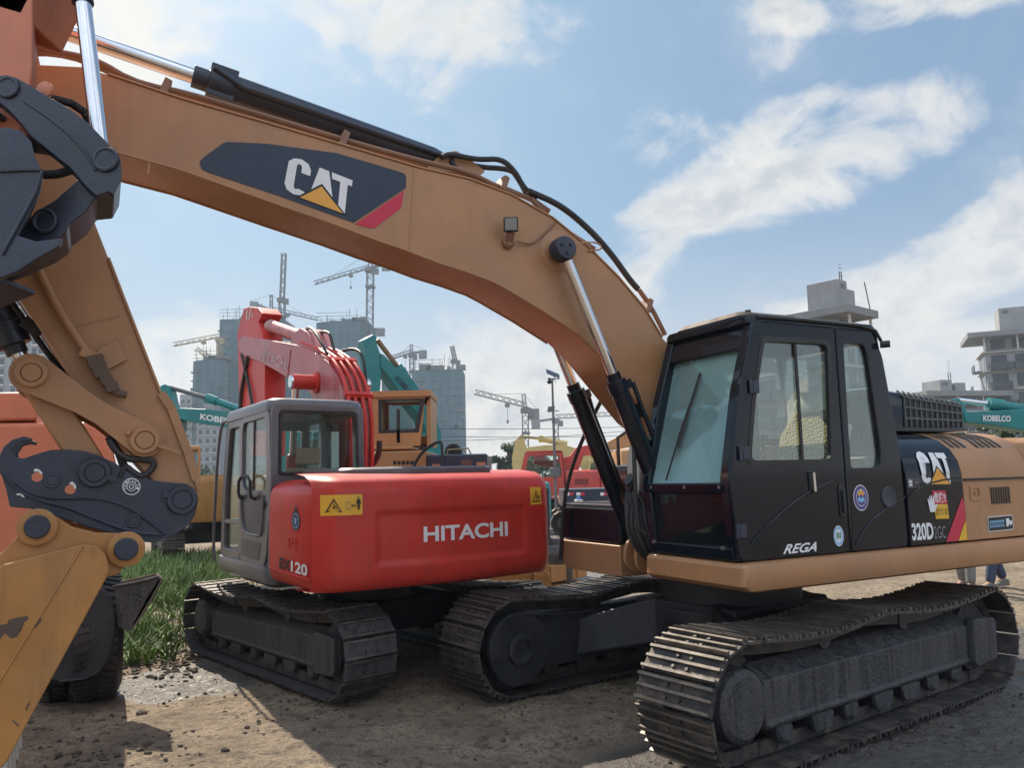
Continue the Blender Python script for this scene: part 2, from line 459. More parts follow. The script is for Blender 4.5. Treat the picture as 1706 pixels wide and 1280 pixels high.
def text_verts(body, bold=0.0, shear=0.0, spacing=1.0):
    c = bpy.data.curves.new('t', 'FONT'); c.body = body; c.offset = bold; c.shear = shear; c.space_character = spacing; c.resolution_u = 4
    o = bpy.data.objects.new('t', c); col.objects.link(o)
    dg = bpy.context.evaluated_depsgraph_get(); dg.update()
    me = bpy.data.meshes.new_from_object(o.evaluated_get(dg))
    bpy.data.objects.remove(o); bpy.data.curves.remove(c)
    xs = [v.co.x for v in me.vertices]; ys = [v.co.y for v in me.vertices]
    x0, x1, y0, y1 = min(xs), max(xs), min(ys), max(ys)
    vs = [((v.co.x - x0) / (x1 - x0), (v.co.y - y0) / (y1 - y0)) for v in me.vertices]
    fs = [tuple(p.vertices) for p in me.polygons]
    bpy.data.meshes.remove(me)
    return vs, fs


def text(name, body, fn, m, parent, bold=0.0, shear=0.0, spacing=1.0):   # fn maps the unit box to a point on the surface
    vs, fs = text_verts(body, bold, shear, spacing)
    me = bpy.data.meshes.new(name); me.from_pydata([fn(u, v) for u, v in vs], [], fs); me.update()
    me.materials.append(m); o = bpy.data.objects.new(name, me); col.objects.link(o); o.parent = parent
    return o


def poly(name, polys, fn, m, parent, split=False, cuts=0):
    if split:
        return [poly(name, [p], fn, m, parent, cuts=cuts) for p in polys][0]
    if cuts:                     # slice into bands so the decal can follow a curved panel
        bm = bmesh.new()
        for p in polys:
            bm.faces.new([bm.verts.new((a, b, 0)) for a, b in p])
        bmesh.ops.triangulate(bm, faces=bm.faces)
        for i in range(cuts):
            z = -.1 + 1.15 * (i + .5) / cuts
            bmesh.ops.bisect_plane(bm, geom=list(bm.verts) + list(bm.edges) + list(bm.faces), plane_co=(0, z, 0), plane_no=(0, 1, 0))
        for v in bm.verts:
            v.co = fn(v.co.x, v.co.y)
        me = bpy.data.meshes.new(name); bm.to_mesh(me); bm.free(); me.materials.append(m)
        o = bpy.data.objects.new(name, me); col.objects.link(o); o.parent = parent
        return o
    me = bpy.data.meshes.new(name); vs = []; fs = []
    for p in polys:
        fs.append(list(range(len(vs), len(vs) + len(p)))); vs += [fn(u, v) for u, v in p]
    me.from_pydata(vs, [], fs); me.update(); me.materials.append(m)
    o = bpy.data.objects.new(name, me); col.objects.link(o); o.parent = parent
    return o


def bil(BL, BR, TL, off=(0, 0, 0)):
    BL, BR, TL, off = V(BL), V(BR), V(TL), V(off)
    return lambda u, v: BL + (BR - BL) * u + (TL - BL) * v + off


def circ(cx, cy, rx, ry, n=28, a0=0, a1=360):
    return [(cx + rx * math.cos(R(a0 + (a1 - a0) * i / n)), cy + ry * math.sin(R(a0 + (a1 - a0) * i / n))) for i in range(n)]


def annulus(cx, cy, r0, r1, n=28, k=1.0):
    out = []
    for i in range(n):
        a, b = 2 * PI * i / n, 2 * PI * (i + 1) / n
        out.append([(cx + r0 * math.cos(a), cy + r0 * math.sin(a) * k), (cx + r1 * math.cos(a), cy + r1 * math.sin(a) * k), (cx + r1 * math.cos(b), cy + r1 * math.sin(b) * k), (cx + r0 * math.cos(b), cy + r0 * math.sin(b) * k)])
    return out


LOGO_C = [(.40, .64), (.40, .80), (.345, .94), (.22, 1.0), (.09, .95), (.01, .82), (0, .20), (.05, .06), (.17, 0), (.30, .04), (.355, .16), (.23, .19), (.20, .15), (.165, .17), (.155, .25), (.155, .78), (.175, .845), (.215, .85), (.245, .79), (.245, .64)]
LOGO_A = [(.375, .08), (.472, .97), (.622, .97), (.775, .05), (.70, .20), (.55, .50)]
LOGO_T = [(.665, .97), (1.0, .97), (1.0, .80), (.935, .80), (.955, 0), (.84, .02), (.815, .80), (.685, .80)]
LOGO_C = [(x * .88, y) for x, y in LOGO_C]


def bold_logo(fn, parent, n, k=0):
    n = V(n)
    for nm, L in zip('CAT', (LOGO_C, LOGO_A, LOGO_T)):
        poly('logo_letter', [L], fn, WHT, parent, cuts=k)
    poly('logo_outline', [[(.20, -.05), (.545, .56), (.985, -.05)]], lambda u, v: fn(u, v) + n * .0015, BDEC, parent, cuts=k)
    poly('logo_triangle', [[(.255, -.025), (.545, .48), (.925, -.025)]], lambda u, v: fn(u, v) + n * .003, ODEC, parent, cuts=k)


# ------------------------------------------------------------------ crawler track
def track_path(xf, xr, zc, rf, rr, sag, waves):
    """closed path, front end at xf, rear end at xr; list of (x, z)"""
    pts = []
    zb = 0.045
    for i in range(0, 25):                       # front half circle, from bottom round to top
        a = -PI / 2 + PI * i / 24; pts.append((xf + rf * math.cos(a), zb + rf + rf * math.sin(a)))
    n = 40
    zt0, zt1 = zb + 2 * rf, zb + 2 * rr
    for i in range(1, n):
        t = i / n; pts.append((xf + (xr - xf) * t, zt0 + (zt1 - zt0) * t - sag * abs(math.sin(PI * t * waves)) ** 1.3))
    for i in range(0, 25):
        a = PI / 2 + PI * i / 24; pts.append((xr + rr * math.cos(a), zb + rr + rr * math.sin(a)))
    for i in range(1, n):
        t = i / n; pts.append((xr + (xf - xr) * t, zb))
    return pts


def resample(pts, pitch):
    P = [V((p[0], p[1])) for p in pts]; P.append(P[0]); L = [0]
    for a, b in zip(P, P[1:]):
        L.append(L[-1] + (b - a).length)
    n = round(L[-1] / pitch); out = []
    j = 0
    for i in range(n):
        t = L[-1] * i / n
        while L[j + 1] < t:
            j += 1
        f = (t - L[j]) / max(1e-9, L[j + 1] - L[j])
        out.append((P[j].lerp(P[j + 1], f), (P[j + 1] - P[j]).normalized()))
    return out, L[-1] / n


def crawler(parent, yc, w, xf, xr, rf, rr, xf_m=None, pitch=.19, sag=.035, waves=3, outer=1, detail=True, mats=(TRK, MUD, DKS), frame_w=None, roller_n=6, flat_shoe=False):
    """belt, frame, sprocket, idler and rollers; outer = +1 when the outside is towards +y"""
    path = track_path(xf, xr, 0, rf, rr, sag, waves)
    sh, p = resample(path, pitch)
    mb = MB(); rnd = random.Random(int(yc * 100) + 5)
    for c, d in sh:
        t = V((d.x, 0, d.y)); nrm = V((d.y, 0, -d.x)); cc = V((c.x, yc, c.y)); yv = V((0, 1, 0))
        j = rnd.uniform(-.006, .006)
        cc = cc + yv * j
        mb.obox(cc + nrm * .012, t * p * .485, yv * w / 2, nrm * .009)
        for k, hgt in ((-.40, .026), (0.02, .022), (.40, .026)) if not flat_shoe else ((-.42, .012), (.42, .014)):
            g = cc + t * p * k + nrm * (.021 + hgt / 2)
            mb.mi = 1; mb.obox(g, t * .009, yv * (w / 2 - .002 - rnd.random() * .004), nrm * hgt / 2); mb.mi = 0
        if detail:
            for a, b in ((-.055, -.2), (.055, -.2), (-.055, .24), (.055, .24)):
                q = cc + t * p * b + yv * a + nrm * .021
                mb.cyl(q, q + nrm * .016, .013, n=6)
        for s_ in (-1, 1):                       # chain links inside
            mb.obox(cc + yv * s_ * .085 - nrm * .055, t * p * .50, yv * .018, nrm * .045)
    belt = mb.build('track_belt', mats[0], parent); belt.data.materials.append(WORN)
    zc = .045 + rf; zr = .045 + rr; yo = yc + outer * .0
    fw = frame_w or w * .62
    y0, y1 = yc - fw / 2, yc + fw / 2
    yout = y1 if outer > 0 else y0; yin = y0 if outer > 0 else y1
    fr = MB()
    xa, xb = xf - rf * .62, xr + rr * .55
    lo, mid, hi = zc - rf * .50, zc + rf * .28, zc + rf * .52
    prof = [(yin, lo), (yout, lo), (yout + outer * .015, lo + .03), (yout, lo + .05), (yout, mid), (yout - outer * fw * .38, hi), (yin, hi)]
    fr.loft([[V((xa, a, b)) for a, b in prof], [V((xb, a, b)) for a, b in prof]])
    f = fr.build('track_frame', mats[1], parent, bevel=.012)
    ym = yc
    sp = MB(); nt_ = 22
    ring0 = [V((xf + (rf - .055 + (.03 if i % 2 else 0)) * math.cos(2 * PI * i / (2 * nt_)), yc - .03, zc + (rf - .055 + (.03 if i % 2 else 0)) * math.sin(2 * PI * i / (2 * nt_)))) for i in range(2 * nt_)]
    sp.prism(ring0, (0, .06, 0))
    hub = rf * .60
    sp.lathe((xf, yc, zc), (0, outer, 0), [(0, hub), (fw / 2 - .02, hub), (fw / 2 + .02, hub * .96), (fw / 2 + .045, hub * .80), (fw / 2 + .05, .01)], 40)
    sp.build('drive_sprocket', mats[1], parent, bevel=.006)
    idl = MB()
    idl.lathe((xr, yc - .09, zr), (0, 1, 0), [(0, rr * .55), (0, rr - .09), (.05, rr - .09), (.05, rr - .06), (.13, rr - .06), (.13, rr - .09), (.18, rr - .09), (.18, rr * .55)], 36)
    idl.lathe((xr, yc, zr), (0, outer, 0), [(0, .11), (fw / 2, .11), (fw / 2 + .03, .09), (fw / 2 + .03, .01)], 20)
    idl.build('idler_wheel', mats[1], parent)
    if detail:
        cv = MB()
        for k in range(1):
            cv.prism(rp([V((xr + rr * .75, yout - outer * .02, zr - rr * .55)), V((xr - rr * .30, yout - outer * .02, zr - rr * .5)), V((xr - rr * .36, yout - outer * .02, zr + rr * .42)), V((xr + rr * .70, yout - outer * .02, zr + rr * .50))], .06), (0, outer * .08, 0))
        cv.build('idler_guard', mats[1], parent, bevel=.015)
    n = roller_n
    for i in range(n):
        x = xa + (xb - xa) * (i + .6) / (n + .2)
        rl = MB(); rl.lathe((x, yc - fw * .46, .19), (0, 1, 0), [(0, .06), (.02, .085), (fw * .25, .085), (fw * .27, .075), (fw * .65, .075), (fw * .67, .085), (fw * .92 - .02, .085), (fw * .92, .06)], 20)
        rl.build('track_roller', mats[1], parent)
        if detail and i in (1, 3, 4):
            g = MB(); g.pxz(rp([V((x - .13, 0, lo)), V((x + .13, 0, lo)), V((x + .10, 0, .12)), V((x - .10, 0, .12))], .03), yout - outer * .03, yout)
            g.build('roller_guard', mats[1], parent, bevel=.006)
    for t in (.33, .66):
        x = xf + (xr - xf) * t
        cr = MB(); cr.cyl((x, yc - .1, zc + rf * .66), (x, yc + .1, zc + rf * .66), .07)
        cr.build('carrier_roller', mats[1], parent)
    return f


# ------------------------------------------------------------------ the yellow and black excavator
def build_main_excavator():
    F = Frame(2.129, 7.374, -152.3)
    root = thing('hydraulic_excavator', 'large tan yellow and black excavator with its lettered boom arching over the red one', 'excavator', F.o, F.h)
    # ---- undercarriage, turned a little against the upper works
    cb = MB()
    cb.lathe((.32, 0, .58), (0, 0, 1), [(0, .30), (0, .66), (.14, .66), (.16, .60), (.42, .60)], 40)
    for s in (-1, 1):
        for e in (-1, 1):
            cb.loft([[V((.32 + e * .12, s * .3, .42)), V((.32 + e * .62, s * .3, .42)), V((.32 + e * .62, s * .3, .80)), V((.32 + e * .12, s * .3, .82))],
                     [V((.32 + e * .38, s * 1.12, .22)), V((.32 + e * 1.12, s * 1.12, .22)), V((.32 + e * 1.05, s * 1.12, .52)), V((.32 + e * .42, s * 1.12, .55))]])
    cb.box(-.3, .94, -.55, .55, .40, .78)
    under = cb.build('undercarriage', UND, root, bevel=.02)
    under.location = (0, 0, 0); under.rotation_euler = (0, 0, R(8.5))
    crawler(under, 1.2, .60, 1.98, -1.22, .38, .37, sag=.05, waves=2, outer=1, roller_n=7, pitch=.176)
    crawler(under, -1.2, .60, 1.98, -1.22, .38, .37, sag=.05, waves=2, outer=1, roller_n=7, pitch=.176)
    # inner cheek of the far crawler, seen from the cab side
    ck = MB()
    ck.prism([V((1.98 + .30 * math.cos(a), -.93, .42 + .30 * math.sin(a))) for a in [2 * PI * i / 32 for i in range(32)]], (0, .05, 0))
    ck.lathe((1.98, -.9, .42), (0, 1, 0), [(0, .13), (.06, .13), (.07, .09), (.03, .085), (.03, .01)], 28)
    ck.tube([(1.9, -.88, .70), (1.6, -.88, .66), (1.2, -.88, .64), (.9, -.88, .64)], .014)
    ck.box(-1.0, 1.9, -.955, -.925, .22, .60)
    ck.build('inner_frame_plate', UND, under, bevel=.01)
    # ---- upper frame
    sk = MB()
    def skirt(x0, x1, y0, y1, z0, z1, r):
        prof = rp([V((0, y0, z0)), V((0, y1, z0)), V((0, y1, z1)), V((0, y0, z1))], r, 5)
        return [[V((x, p.y, p.z)) for p in prof] for x in (x0, x1)]
    out = rp([V((1.42, 1.40, 0)), V((-2.75, 1.40, 0)), V((-2.75, .30, 0)), V((1.42, .30, 0))], .06, 4)
    def zring(o, z, ins, cxy):
        return [V((p.x + (cxy[0] - p.x) * ins, p.y + (cxy[1] - p.y) * ins, z)) for p in o]
    cxy = (-.6, .85)
    sk.loft([zring(out, 1.03, .06, cxy), zring(out, 1.045, .02, cxy), zring(out, 1.08, 0, cxy), zring(out, 1.20, 0, cxy), zring(out, 1.225, .012, cxy), zring(out, 1.232, .04, cxy)])
    sk.box(-2.6, .95, -.45, .30, 1.0, 1.20)
    sk.build('frame_skirt', YEL, root)
    rf = MB()
    pr = [(1.22, -1.36), (1.22, -.34)]
    rprof = [(-1.36, 1.235), (-1.36, 1.10), (-1.30, 1.0), (-1.18, .965), (-.34, .965), (-.34, 1.235)]
    rf.loft([[V((1.20, a, b)) for a, b in rprof], [V((-2.6, a, b)) for a, b in rprof]])
    for y in (-.24, -.08, .14, .28):
        rf.pxz(rp([V((.45, 0, 1.0)), V((1.12, 0, 1.0)), V((1.24, 0, 1.08)), V((1.22, 0, 1.26)), V((.9, 0, 1.5)), V((.0, 0, 2.1)), V((-.2, 0, 2.0)), V((-.2, 0, 1.0))], .08), y - .022, y + .022)
    rf.build('boom_bracket_frame', YEL, root, bevel=.012)
    tb = MB()
    tb.box(.62, 1.185, -1.345, -.36, 1.24, 1.56); tb.box(-.6, .60, -1.345, -.40, 1.24, 1.95)
    tb.build('right_side_box', BLK, root, bevel=.03, seg=3)
    tp = MB(); tp.box(.66, 1.17, -1.33, -.38, 1.565, 1.585)
    for i in range(18):
        for j in range(3):
            tp.box(.70 + j * .15, .78 + j * .15, -1.31 + i * .052, -1.285 + i * .052, 1.586, 1.597)
    tp.build('tread_plate', CRANE, root)
    hr = MB()
    hr.tube([(1.235, -1.30, 1.05), (1.235, -1.25, 1.3), (1.23, -1.2, 1.64), (1.22, -1.02, 2.0), (1.2, -.74, 2.35), (1.2, -.45, 2.62)], .019, 10, 2)
    hr.tube([(.5, -1.3, 1.9), (.5, -1.3, 2.35), (-.4, -1.3, 2.4), (-.4, -1.3, 1.95)], .018, 10, 1)
    hr.build('handrail', RUB, root)
    # ---- boom (welded box), traced on its left side plate
    HW = .24
    top = [(-40, 84), (55, 106), (135, 110), (180, 123), (300, 163), (430, 200), (560, 238), (700, 279), (780, 297), (850, 323), (920, 362), (980, 411), (1030, 461), (1075, 515), (1103, 562)]
    bot = [(996, 590), (962, 556), (901, 516), (844, 482), (820, 469), (777, 453), (727, 437), (676, 417), (626, 400), (563, 376), (500, 354), (468, 343), (401, 319), (300, 283), (204, 257), (181, 250), (100, 226), (0, 196), (-50, 170)]
    outl = [F.y(a, b, HW) for a, b in top]
    outl += [V((.75, HW, 2.75)), V((.30, HW, 2.28)), V((.12, HW, 2.10)), V((-.06, HW, 2.02)), V((-.12, HW, 1.88)), V((.0, HW, 1.76)), V((.22, HW, 1.75)), V((.75, HW, 1.98)), V((1.25, HW, 2.30))]
    outl += [F.y(a, b, HW) for a, b in bot]
    bm_ = MB()
    bm_.pxz([(p.x, p.z) for p in outl], -HW, HW)
    boom = bm_.build('boom', YEL, root, bevel=.012, ang=25)
    for line in (bot[1:-3], top[3:]):                   # lips of the flange plates along the belly and the back
        P = [F.y(a, b, HW) for a, b in line]
        for s in (-1, 1):
            hose('boom_weld_flange', [V((p.x, s * (HW + .004), p.z)) for p in P], .009, YEL, boom, 6, 0)
    for px in ((690, 284, 682, 414), (250, 262, 246, 290)):
        wl = MB(); a = F.y(px[0], px[1], HW); b = F.y(px[2], px[3], HW); wl.beam(a, b, .012, .010, (0, 1, 0)); wl.build('weld_seam', YEL, boom)
    # decals on the boom
    pl = lambda u, v, d=.004: F.y(u, v, HW + d)
    nav = [(332, 269), (343, 259), (372, 238), (380, 236), (444, 239), (562, 255), (660, 284), (674, 289), (677, 295), (676, 312), (673, 315), (589, 371), (468, 327), (345, 286), (336, 281)]
    poly('navy_panel_decal', [nav], lambda u, v: pl(u, v), NAVY, boom)
    poly('red_stripe_decal', [[(673, 317.5), (669, 344), (666, 348), (625, 379), (616, 380), (592, 373)]], lambda u, v: pl(u, v), REDD, boom)
    BLp, BRp, TLp = pl(472, 317, .006), pl(579, 357, .006), pl(482, 257, .006)
    fn = bil(BLp, BRp, TLp)
    bold_logo(fn, boom, (0, 1, 0))
    # pipes and hoses along the top of the boom
    pp = MB()
    for y, line in ((.17, [(40, 70), (72, 82), (140, 95), (170, 105), (215, 132), (270, 148), (300, 152), (430, 190), (570, 232), (700, 268), (780, 286), (830, 312), (885, 331), (915, 352)]),
                    (.05, [(40, 88), (90, 88), (140, 100), (200, 128), (300, 156), (570, 236), (700, 272), (830, 309), (880, 330)]),
                    (.17, [(1064, 482), (1085, 512), (1108, 558)]), (.19, [(885, 331), (920, 370), (990, 415)])):
        hose('boom_pipe', [F.y(a, b, y) for a, b in line], .021, PIPE, boom)
    for a, b in ((275, 148), (572, 233), (838, 307), (1078, 510)):
        p = F.y(a, b, .17); pp = MB(); pp.obox(p + V((0, -.03, 0)), (.022, 0, .01), (0, .075, 0), (-.02, 0, .055)); pp.build('pipe_clamp', PIPE, boom, bevel=.004)
    hs = MB()
    for y, r, line in ((.14, .022, [(735, 262), (748, 256), (775, 262), (800, 266), (835, 264), (858, 285), (872, 312), (893, 332)]),
                       (.04, .022, [(730, 270), (750, 260), (790, 278), (850, 281), (862, 295), (880, 328)]),
                       (.19, .026, [(880, 318), (935, 342), (985, 385), (1020, 425), (1048, 465), (1063, 482)]),
                       (.10, .022, [(752, 258), (752, 272), (760, 280)])):
        hose('boom_hose', [F.y(a, b, y) for a, b in line], r, RUB, boom, 10, 2)
    bk = MB()
    bk.pxz([F.y(a, b, 0) for a, b in ((700, 290), (728, 262), (752, 258), (775, 272), (800, 292), (790, 300))], -.16, .10)
    bk.build('cylinder_bracket', YEL, boom, bevel=.01)
    # work lamp on the boom
    lp = MB()
    c = F.y(851, 374, HW + .10); ux = V((1, 0, 0)); tl = V((.42, .88, -.22)).normalized()
    sx = tl.cross(V((0, 0, 1))).normalized(); sz = sx.cross(tl).normalized()
    lp.obox(c, sx * .055, tl * .028, sz * .055)
    lamp = lp.build('work_lamp', RUB, boom, bevel=.008)
    ln = MB(); ln.obox(c + tl * .030, sx * .045, tl * .004, sz * .045)
    ln.build('lamp_lens', LENS, lamp, bevel=.003)
    lb = MB(); lb.beam(c - sz * .06, c - sz * .15 - V((0, .05, 0)), .06, .02); p0 = F.y(845, 405, HW); lb.lathe(p0, (0, 1, 0), [(0, .05), (.03, .05), (.05, .03)], 14)
    lb.tube([F.y(862, 402, HW + .03), F.y(885, 408, HW + .02), F.y(905, 392, HW + .012), F.y(925, 370, HW + .012)], .008, 6, 1)
    lb.build('lamp_bracket', PIPE, lamp)
    # ---- boom cylinders
    for s, pin, foot, yc in ((1, F.y(944, 412, .42), None, .36), (-1, None, None, -.36)):
        if s > 0:
            top_p = V((pin.x, .36, pin.z)); 
            e = F.y(1075, 760, .36); d = (V((e.x, .36, e.z)) - top_p).normalized()
        else:
            a = F.y(928, 574, -.36); e = F.y(1058, 905, -.36); d = (e - a).normalized(); top_p = V((2.10, -.36, a.z + (2.10 - a.x) * d.z / d.x))
        bs = top_p + d * ((1.22 - top_p.z) / d.z)
        tt = 1.06 if s > 0 else 1.08
        q = F.y(1018, 622, .36) if s > 0 else F.y(955, 640, -.36)
        hd = top_p + d * ((q.z - top_p.z) / d.z)
        b = MB()
        b.lathe(hd, d, [(0, .058), (.06, .058), (.065, .083), (.16, .083), (.165, .074), ((bs - hd).length - .05, .074), ((bs - hd).length, .06)], 28)
        side = V((0, s, 0)); 
        up_ = d.cross(V((0, 1, 0))).normalized(); up_ = up_ if up_.x < 0 else -up_
        b.tube([hd + d * .12 + up_ * .08, hd + d * .14 + up_ * .13 + side * .03, hd + d * .35 + up_ * .115 + side * .04, bs - d * .3 + up_ * .11 + side * .04], .020, 8)
        b.obox(hd + d * .13 + up_ * .08, d * .035, up_ * .04, side * .04)
        b.cyl(bs - V((0, .08, 0)), bs + V((0, .08, 0)), .085)
        cyl = b.build('boom_cylinder', BLK, root, bevel=.004)
        r_ = MB(); r_.cyl(hd + d * .02, top_p + d * .10, .043, n=28)
        r_.build('piston_rod', CHR, cyl)
        e_ = MB(); e_.lathe(top_p + V((0, -.07 * s, 0)), (0, s, 0), [(0, .08), (.02, .095), (.12, .095), (.135, .085), (.14, .01)], 30)
        for k in range(3):
            an = 2 * PI * k / 3 + .4; e_.lathe(top_p + V((.045 * math.cos(an), s * .07, .045 * math.sin(an))), (0, s, 0), [(0, .014), (.012, .014), (.013, .004)], 8)
        e_.build('rod_eye', DKS, cyl)
    bp_ = MB(); pin = F.y(944, 412, .36); bp_.lathe((pin.x, HW, pin.z), (0, 1, 0), [(0, .17), (.004, .17), (.012, .15), (.012, .01)], 36)
    bp_.tube([(pin.x, .42, pin.z), F.y(985, 402, .30), F.y(1002, 408, .27), F.y(1002, 416, .26), F.y(980, 418, .25)], .007, 6, 1)
    bp_.build('boom_pin_boss', YEL, boom)
    # ---- stick cylinder on top of the boom
    A = F.y(56, 18, 0); B = F.y(318, 114, 0); H0 = F.y(326, 128, 0); E0 = F.y(742, 272, 0)
    d = (E0 - H0).normalized()
    ac = MB()
    ac.lathe(H0 - d * .02, d, [(0, .075), (.10, .075), (.105, .108), (.26, .108), (.27, .10), ((E0 - H0).length - .1, .088), ((E0 - H0).length, .07)], 28)
    up_ = V((-d.z, 0, d.x)); up_ = up_ if up_.z > 0 else -up_
    for s in (-1, 1):
        ac.tube([H0 + d * .1 + up_ * .06 + V((0, s * .1, 0)), H0 + d * .3 - up_ * .02 + V((0, s * .125, 0)), E0 - d * .1 + V((0, s * .11, 0)), E0], .02, 8)
    ac.obox(H0 + d * .17, d * .09, up_ * .115, V((0, .07, 0)))
    stc = ac.build('stick_cylinder', DKS, root, bevel=.005)
    r_ = MB(); r_.cyl(H0, H0 - d * 1.45, .052, n=28); r_.build('piston_rod', CHR, stc)
    # ---- stick
    SW = .165
    sp = [(181, 430), (235, 571), (269, 658), (302, 732), (322, 793), (330, 816), (327, 838), (312, 852), (295, 848), (283, 835), (215, 759), (134, 648), (50, 521), (10, 464), (-30, 392), (-75, 300), (-95, 180), (-60, 80), (10, -20), (40, -10), (70, 120), (108, 250), (146, 340)]
    stk = MB(); P = [F.y(a, b, SW) for a, b in sp]
    stk.pxz([(p.x, p.z) for p in P], -SW, SW)
    stick = stk.build('stick', YEL, root, bevel=.012, ang=25)
    sf = MB()
    for line in (sp[0:6], sp[10:15]):
        q = [F.y(a, b, SW) for a, b in line]
        for a, b in zip(q, q[1:]):
            for s in (-1, 1):
                sf.beam((a.x, s * (SW + .006), a.z), (b.x, s * (SW + .006), b.z), .02, .014)
    a, b = F.y(80, 552, SW), F.y(200, 525, SW); sf.beam(a, b, .012, .012, (0, 1, 0))
    q = [F.y(x, y, SW) for x, y in ((268, 655), (285, 680), (312, 752), (327, 800))]
    for a, b in zip(q, q[1:]):
        sf.beam(a + V((0, .012, 0)), b + V((0, .012, 0)), .05, .02, (0, 1, 0))
    sf.build('stick_weld_flange', YEL, stick)
    sh = MB(); sh.tube([F.y(x, y, SW + .035) for x, y in ((48, 415), (68, 455), (100, 520), (140, 580), (148, 592))], .022, 10, 1)
    sh.obox(F.y(150, 592, SW + .03), (.05, 0, .02), (0, .03, 0), (-.012, 0, .025))
    sh.build('auxiliary_pipe', YEL, stick, bevel=.003)
    sv = MB(); 
    for x, y, k in ((160, 603, .045), (168, 620, .04), (178, 634, .034), (186, 645, .035)):
        sv.obox(F.y(x, y, SW + .045), (k, 0, -k * .3), (0, .035, 0), (k * .3, 0, k * .8))
    sv.tube([F.y(x, y, SW + .05) for x, y in ((186, 648), (195, 655), (211, 659))], .024, 10)
    sv.build('hydraulic_valve', RUST, stick, bevel=.006)
    sg = MB(); sg.obox(F.y(186, 592, SW + .02), (.055, 0, -.035), (0, .01, 0), (.03, 0, .06)); sg.build('valve_bracket', YEL, stick, bevel=.004)
    bl = MB(); bl.tube([F.y(x, y, SW - .1) for x, y in ((-5, 470), (48, 545), (88, 600), (130, 655), (142, 675))], .018, 8); bl.obox(F.y(54, 545, .1), (.05, 0, .03), (0, .03, 0), (-.02, 0, .03))
    bl.build('stick_hose', RUB, stick)
    def boss(mb, p, r, th=.03, s=1):
        mb.lathe(p, (0, s, 0), [(0, r), (th * .7, r), (th, r * .92), (th, r * .66), (th * .6, r * .64), (th * .6, r * .60), (th * 1.05, r * .58), (th * 1.05, .005)], 30)
    # ---- bucket cylinder, links
    K = F.y(57, 630, .0); K2 = V((K.x, 0, K.z)); S0 = F.y(240, 735, SW); C0 = F.y(158, 788, .2)
    bc = MB(); q0 = F.y(30, 590, 0); q1 = F.y(0, 525, 0); d = (q1 - q0).normalized()
    bc.lathe(q0, d, [(0, .06), (.05, .06), (.055, .10), (.19, .10), (.2, .085), (1.3, .085), (1.35, .06)], 26)
    bcy = bc.build('bucket_cylinder', DKS, root, bevel=.004)
    r_ = MB(); r_.cyl(q0 + d * .05, K2, .045, n=24); r_.build('piston_rod', CHR, bcy)
    lk = MB()
    for s in (1, -1):
        a = V((K.x, 0, K.z)); b = V((S0.x, 0, S0.z)); dd = (b - a).normalized(); nn = V((-dd.z, 0, dd.x))
        o = []
        for k in range(15):
            t = PI / 2 + PI * k / 14; o.append(a + (dd * math.cos(t) + nn * math.sin(t)) * .115)
        o += [a + dd * .30 - nn * .075, b - dd * .28 - nn * .07]
        for k in range(13):
            t = -PI / 2 + PI * k / 12; o.append(b + (dd * math.cos(t) + nn * math.sin(t)) * .10)
        o += [b - dd * .28 + nn * .06, a + dd * .30 + nn * .065]
        y0 = s * (SW + .015)
        lk.pxz([(p.x, p.z) for p in o], y0, y0 + s * .05)
        boss(lk, V((S0.x, y0 + s * .05, S0.z)), .085, s=s); boss(lk, V((K.x, y0 + s * .05, K.z)), .085, s=s)
        e0 = V((S0.x, y0 + s * .06, S0.z)); lk.beam(e0 + V((-.07, 0, -.03)), e0 + V((-.20, 0, -.08)), .025, .02); lk.beam(e0 + V((.08, 0, .04)), e0 + V((.10, 0, .05)), .05, .03)
    lk.build('bucket_link', YEL, root, bevel=.008)
    pl_ = MB(); a = K2; b = V((C0.x, 0, C0.z)); dd = (b - a).normalized(); nn = V((-dd.z, 0, dd.x))
    pl_.pxz([(p.x, p.z) for p in (a + nn * .09 - dd * .05, b + nn * .085, b - nn * .085, a - nn * .09 - dd * .05)], -.15, .15)
    pl_.build('power_link', YEL, root, bevel=.02)
    # ---- quick coupler
    cp = [(0, 757), (6, 745), (20, 733), (40, 727), (54, 731), (54, 737), (45, 735), (30, 738), (20, 752), (24, 763), (40, 764), (60, 757), (85, 750), (110, 749), (140, 752), (165, 759), (190, 771), (215, 787), (236, 796), (262, 802), (290, 805), (310, 806), (326, 817), (330, 836), (325, 860), (310, 880), (285, 895), (258, 905), (235, 903), (205, 893), (150, 880), (100, 863), (50, 848), (16, 845), (10, 815), (2, 792), (-8, 780)]
    CW = .21
    qc = MB(); P = [F.y(a, b, CW) for a, b in cp]
    for s in (1, -1):
        qc.pxz([(p.x, p.z) for p in P], s * CW, s * (CW - .03))
    ctr = F.y(170, 820, 0); qc.pxz([F.y(a, b, 0) for a, b in ((60, 770), (150, 760), (200, 800), (300, 850), (260, 880), (120, 850), (40, 830))], -CW + .03, CW - .03)
    coup = qc.build('quick_coupler', DKS, root, bevel=.006, ang=25)
    cb2 = MB()
    cb2.tube([F.y(a, b, CW + .006) for a, b in ((8, 790), (25, 805), (55, 825), (95, 832), (150, 830), (190, 836), (230, 855), (275, 890))], .010, 6, 1)
    cb2.tube([F.y(a, b, CW + .006) for a, b in ((8, 795), (35, 822), (75, 838), (110, 845), (160, 866), (220, 888), (270, 892))], .010, 6, 1)
    boss(cb2, F.y(158, 788, CW), .088); boss(cb2, F.y(303, 833, CW), .090); boss(cb2, F.y(222, 868, CW), .042, .015); boss(cb2, F.y(87, 801, CW), .045, .012)
    for a, b in ((184, 796), (277, 824)):
        cb2.beam(F.y(a - 6, b, CW + .015), F.y(a + 8, b + 2, CW + .015), .045, .03)
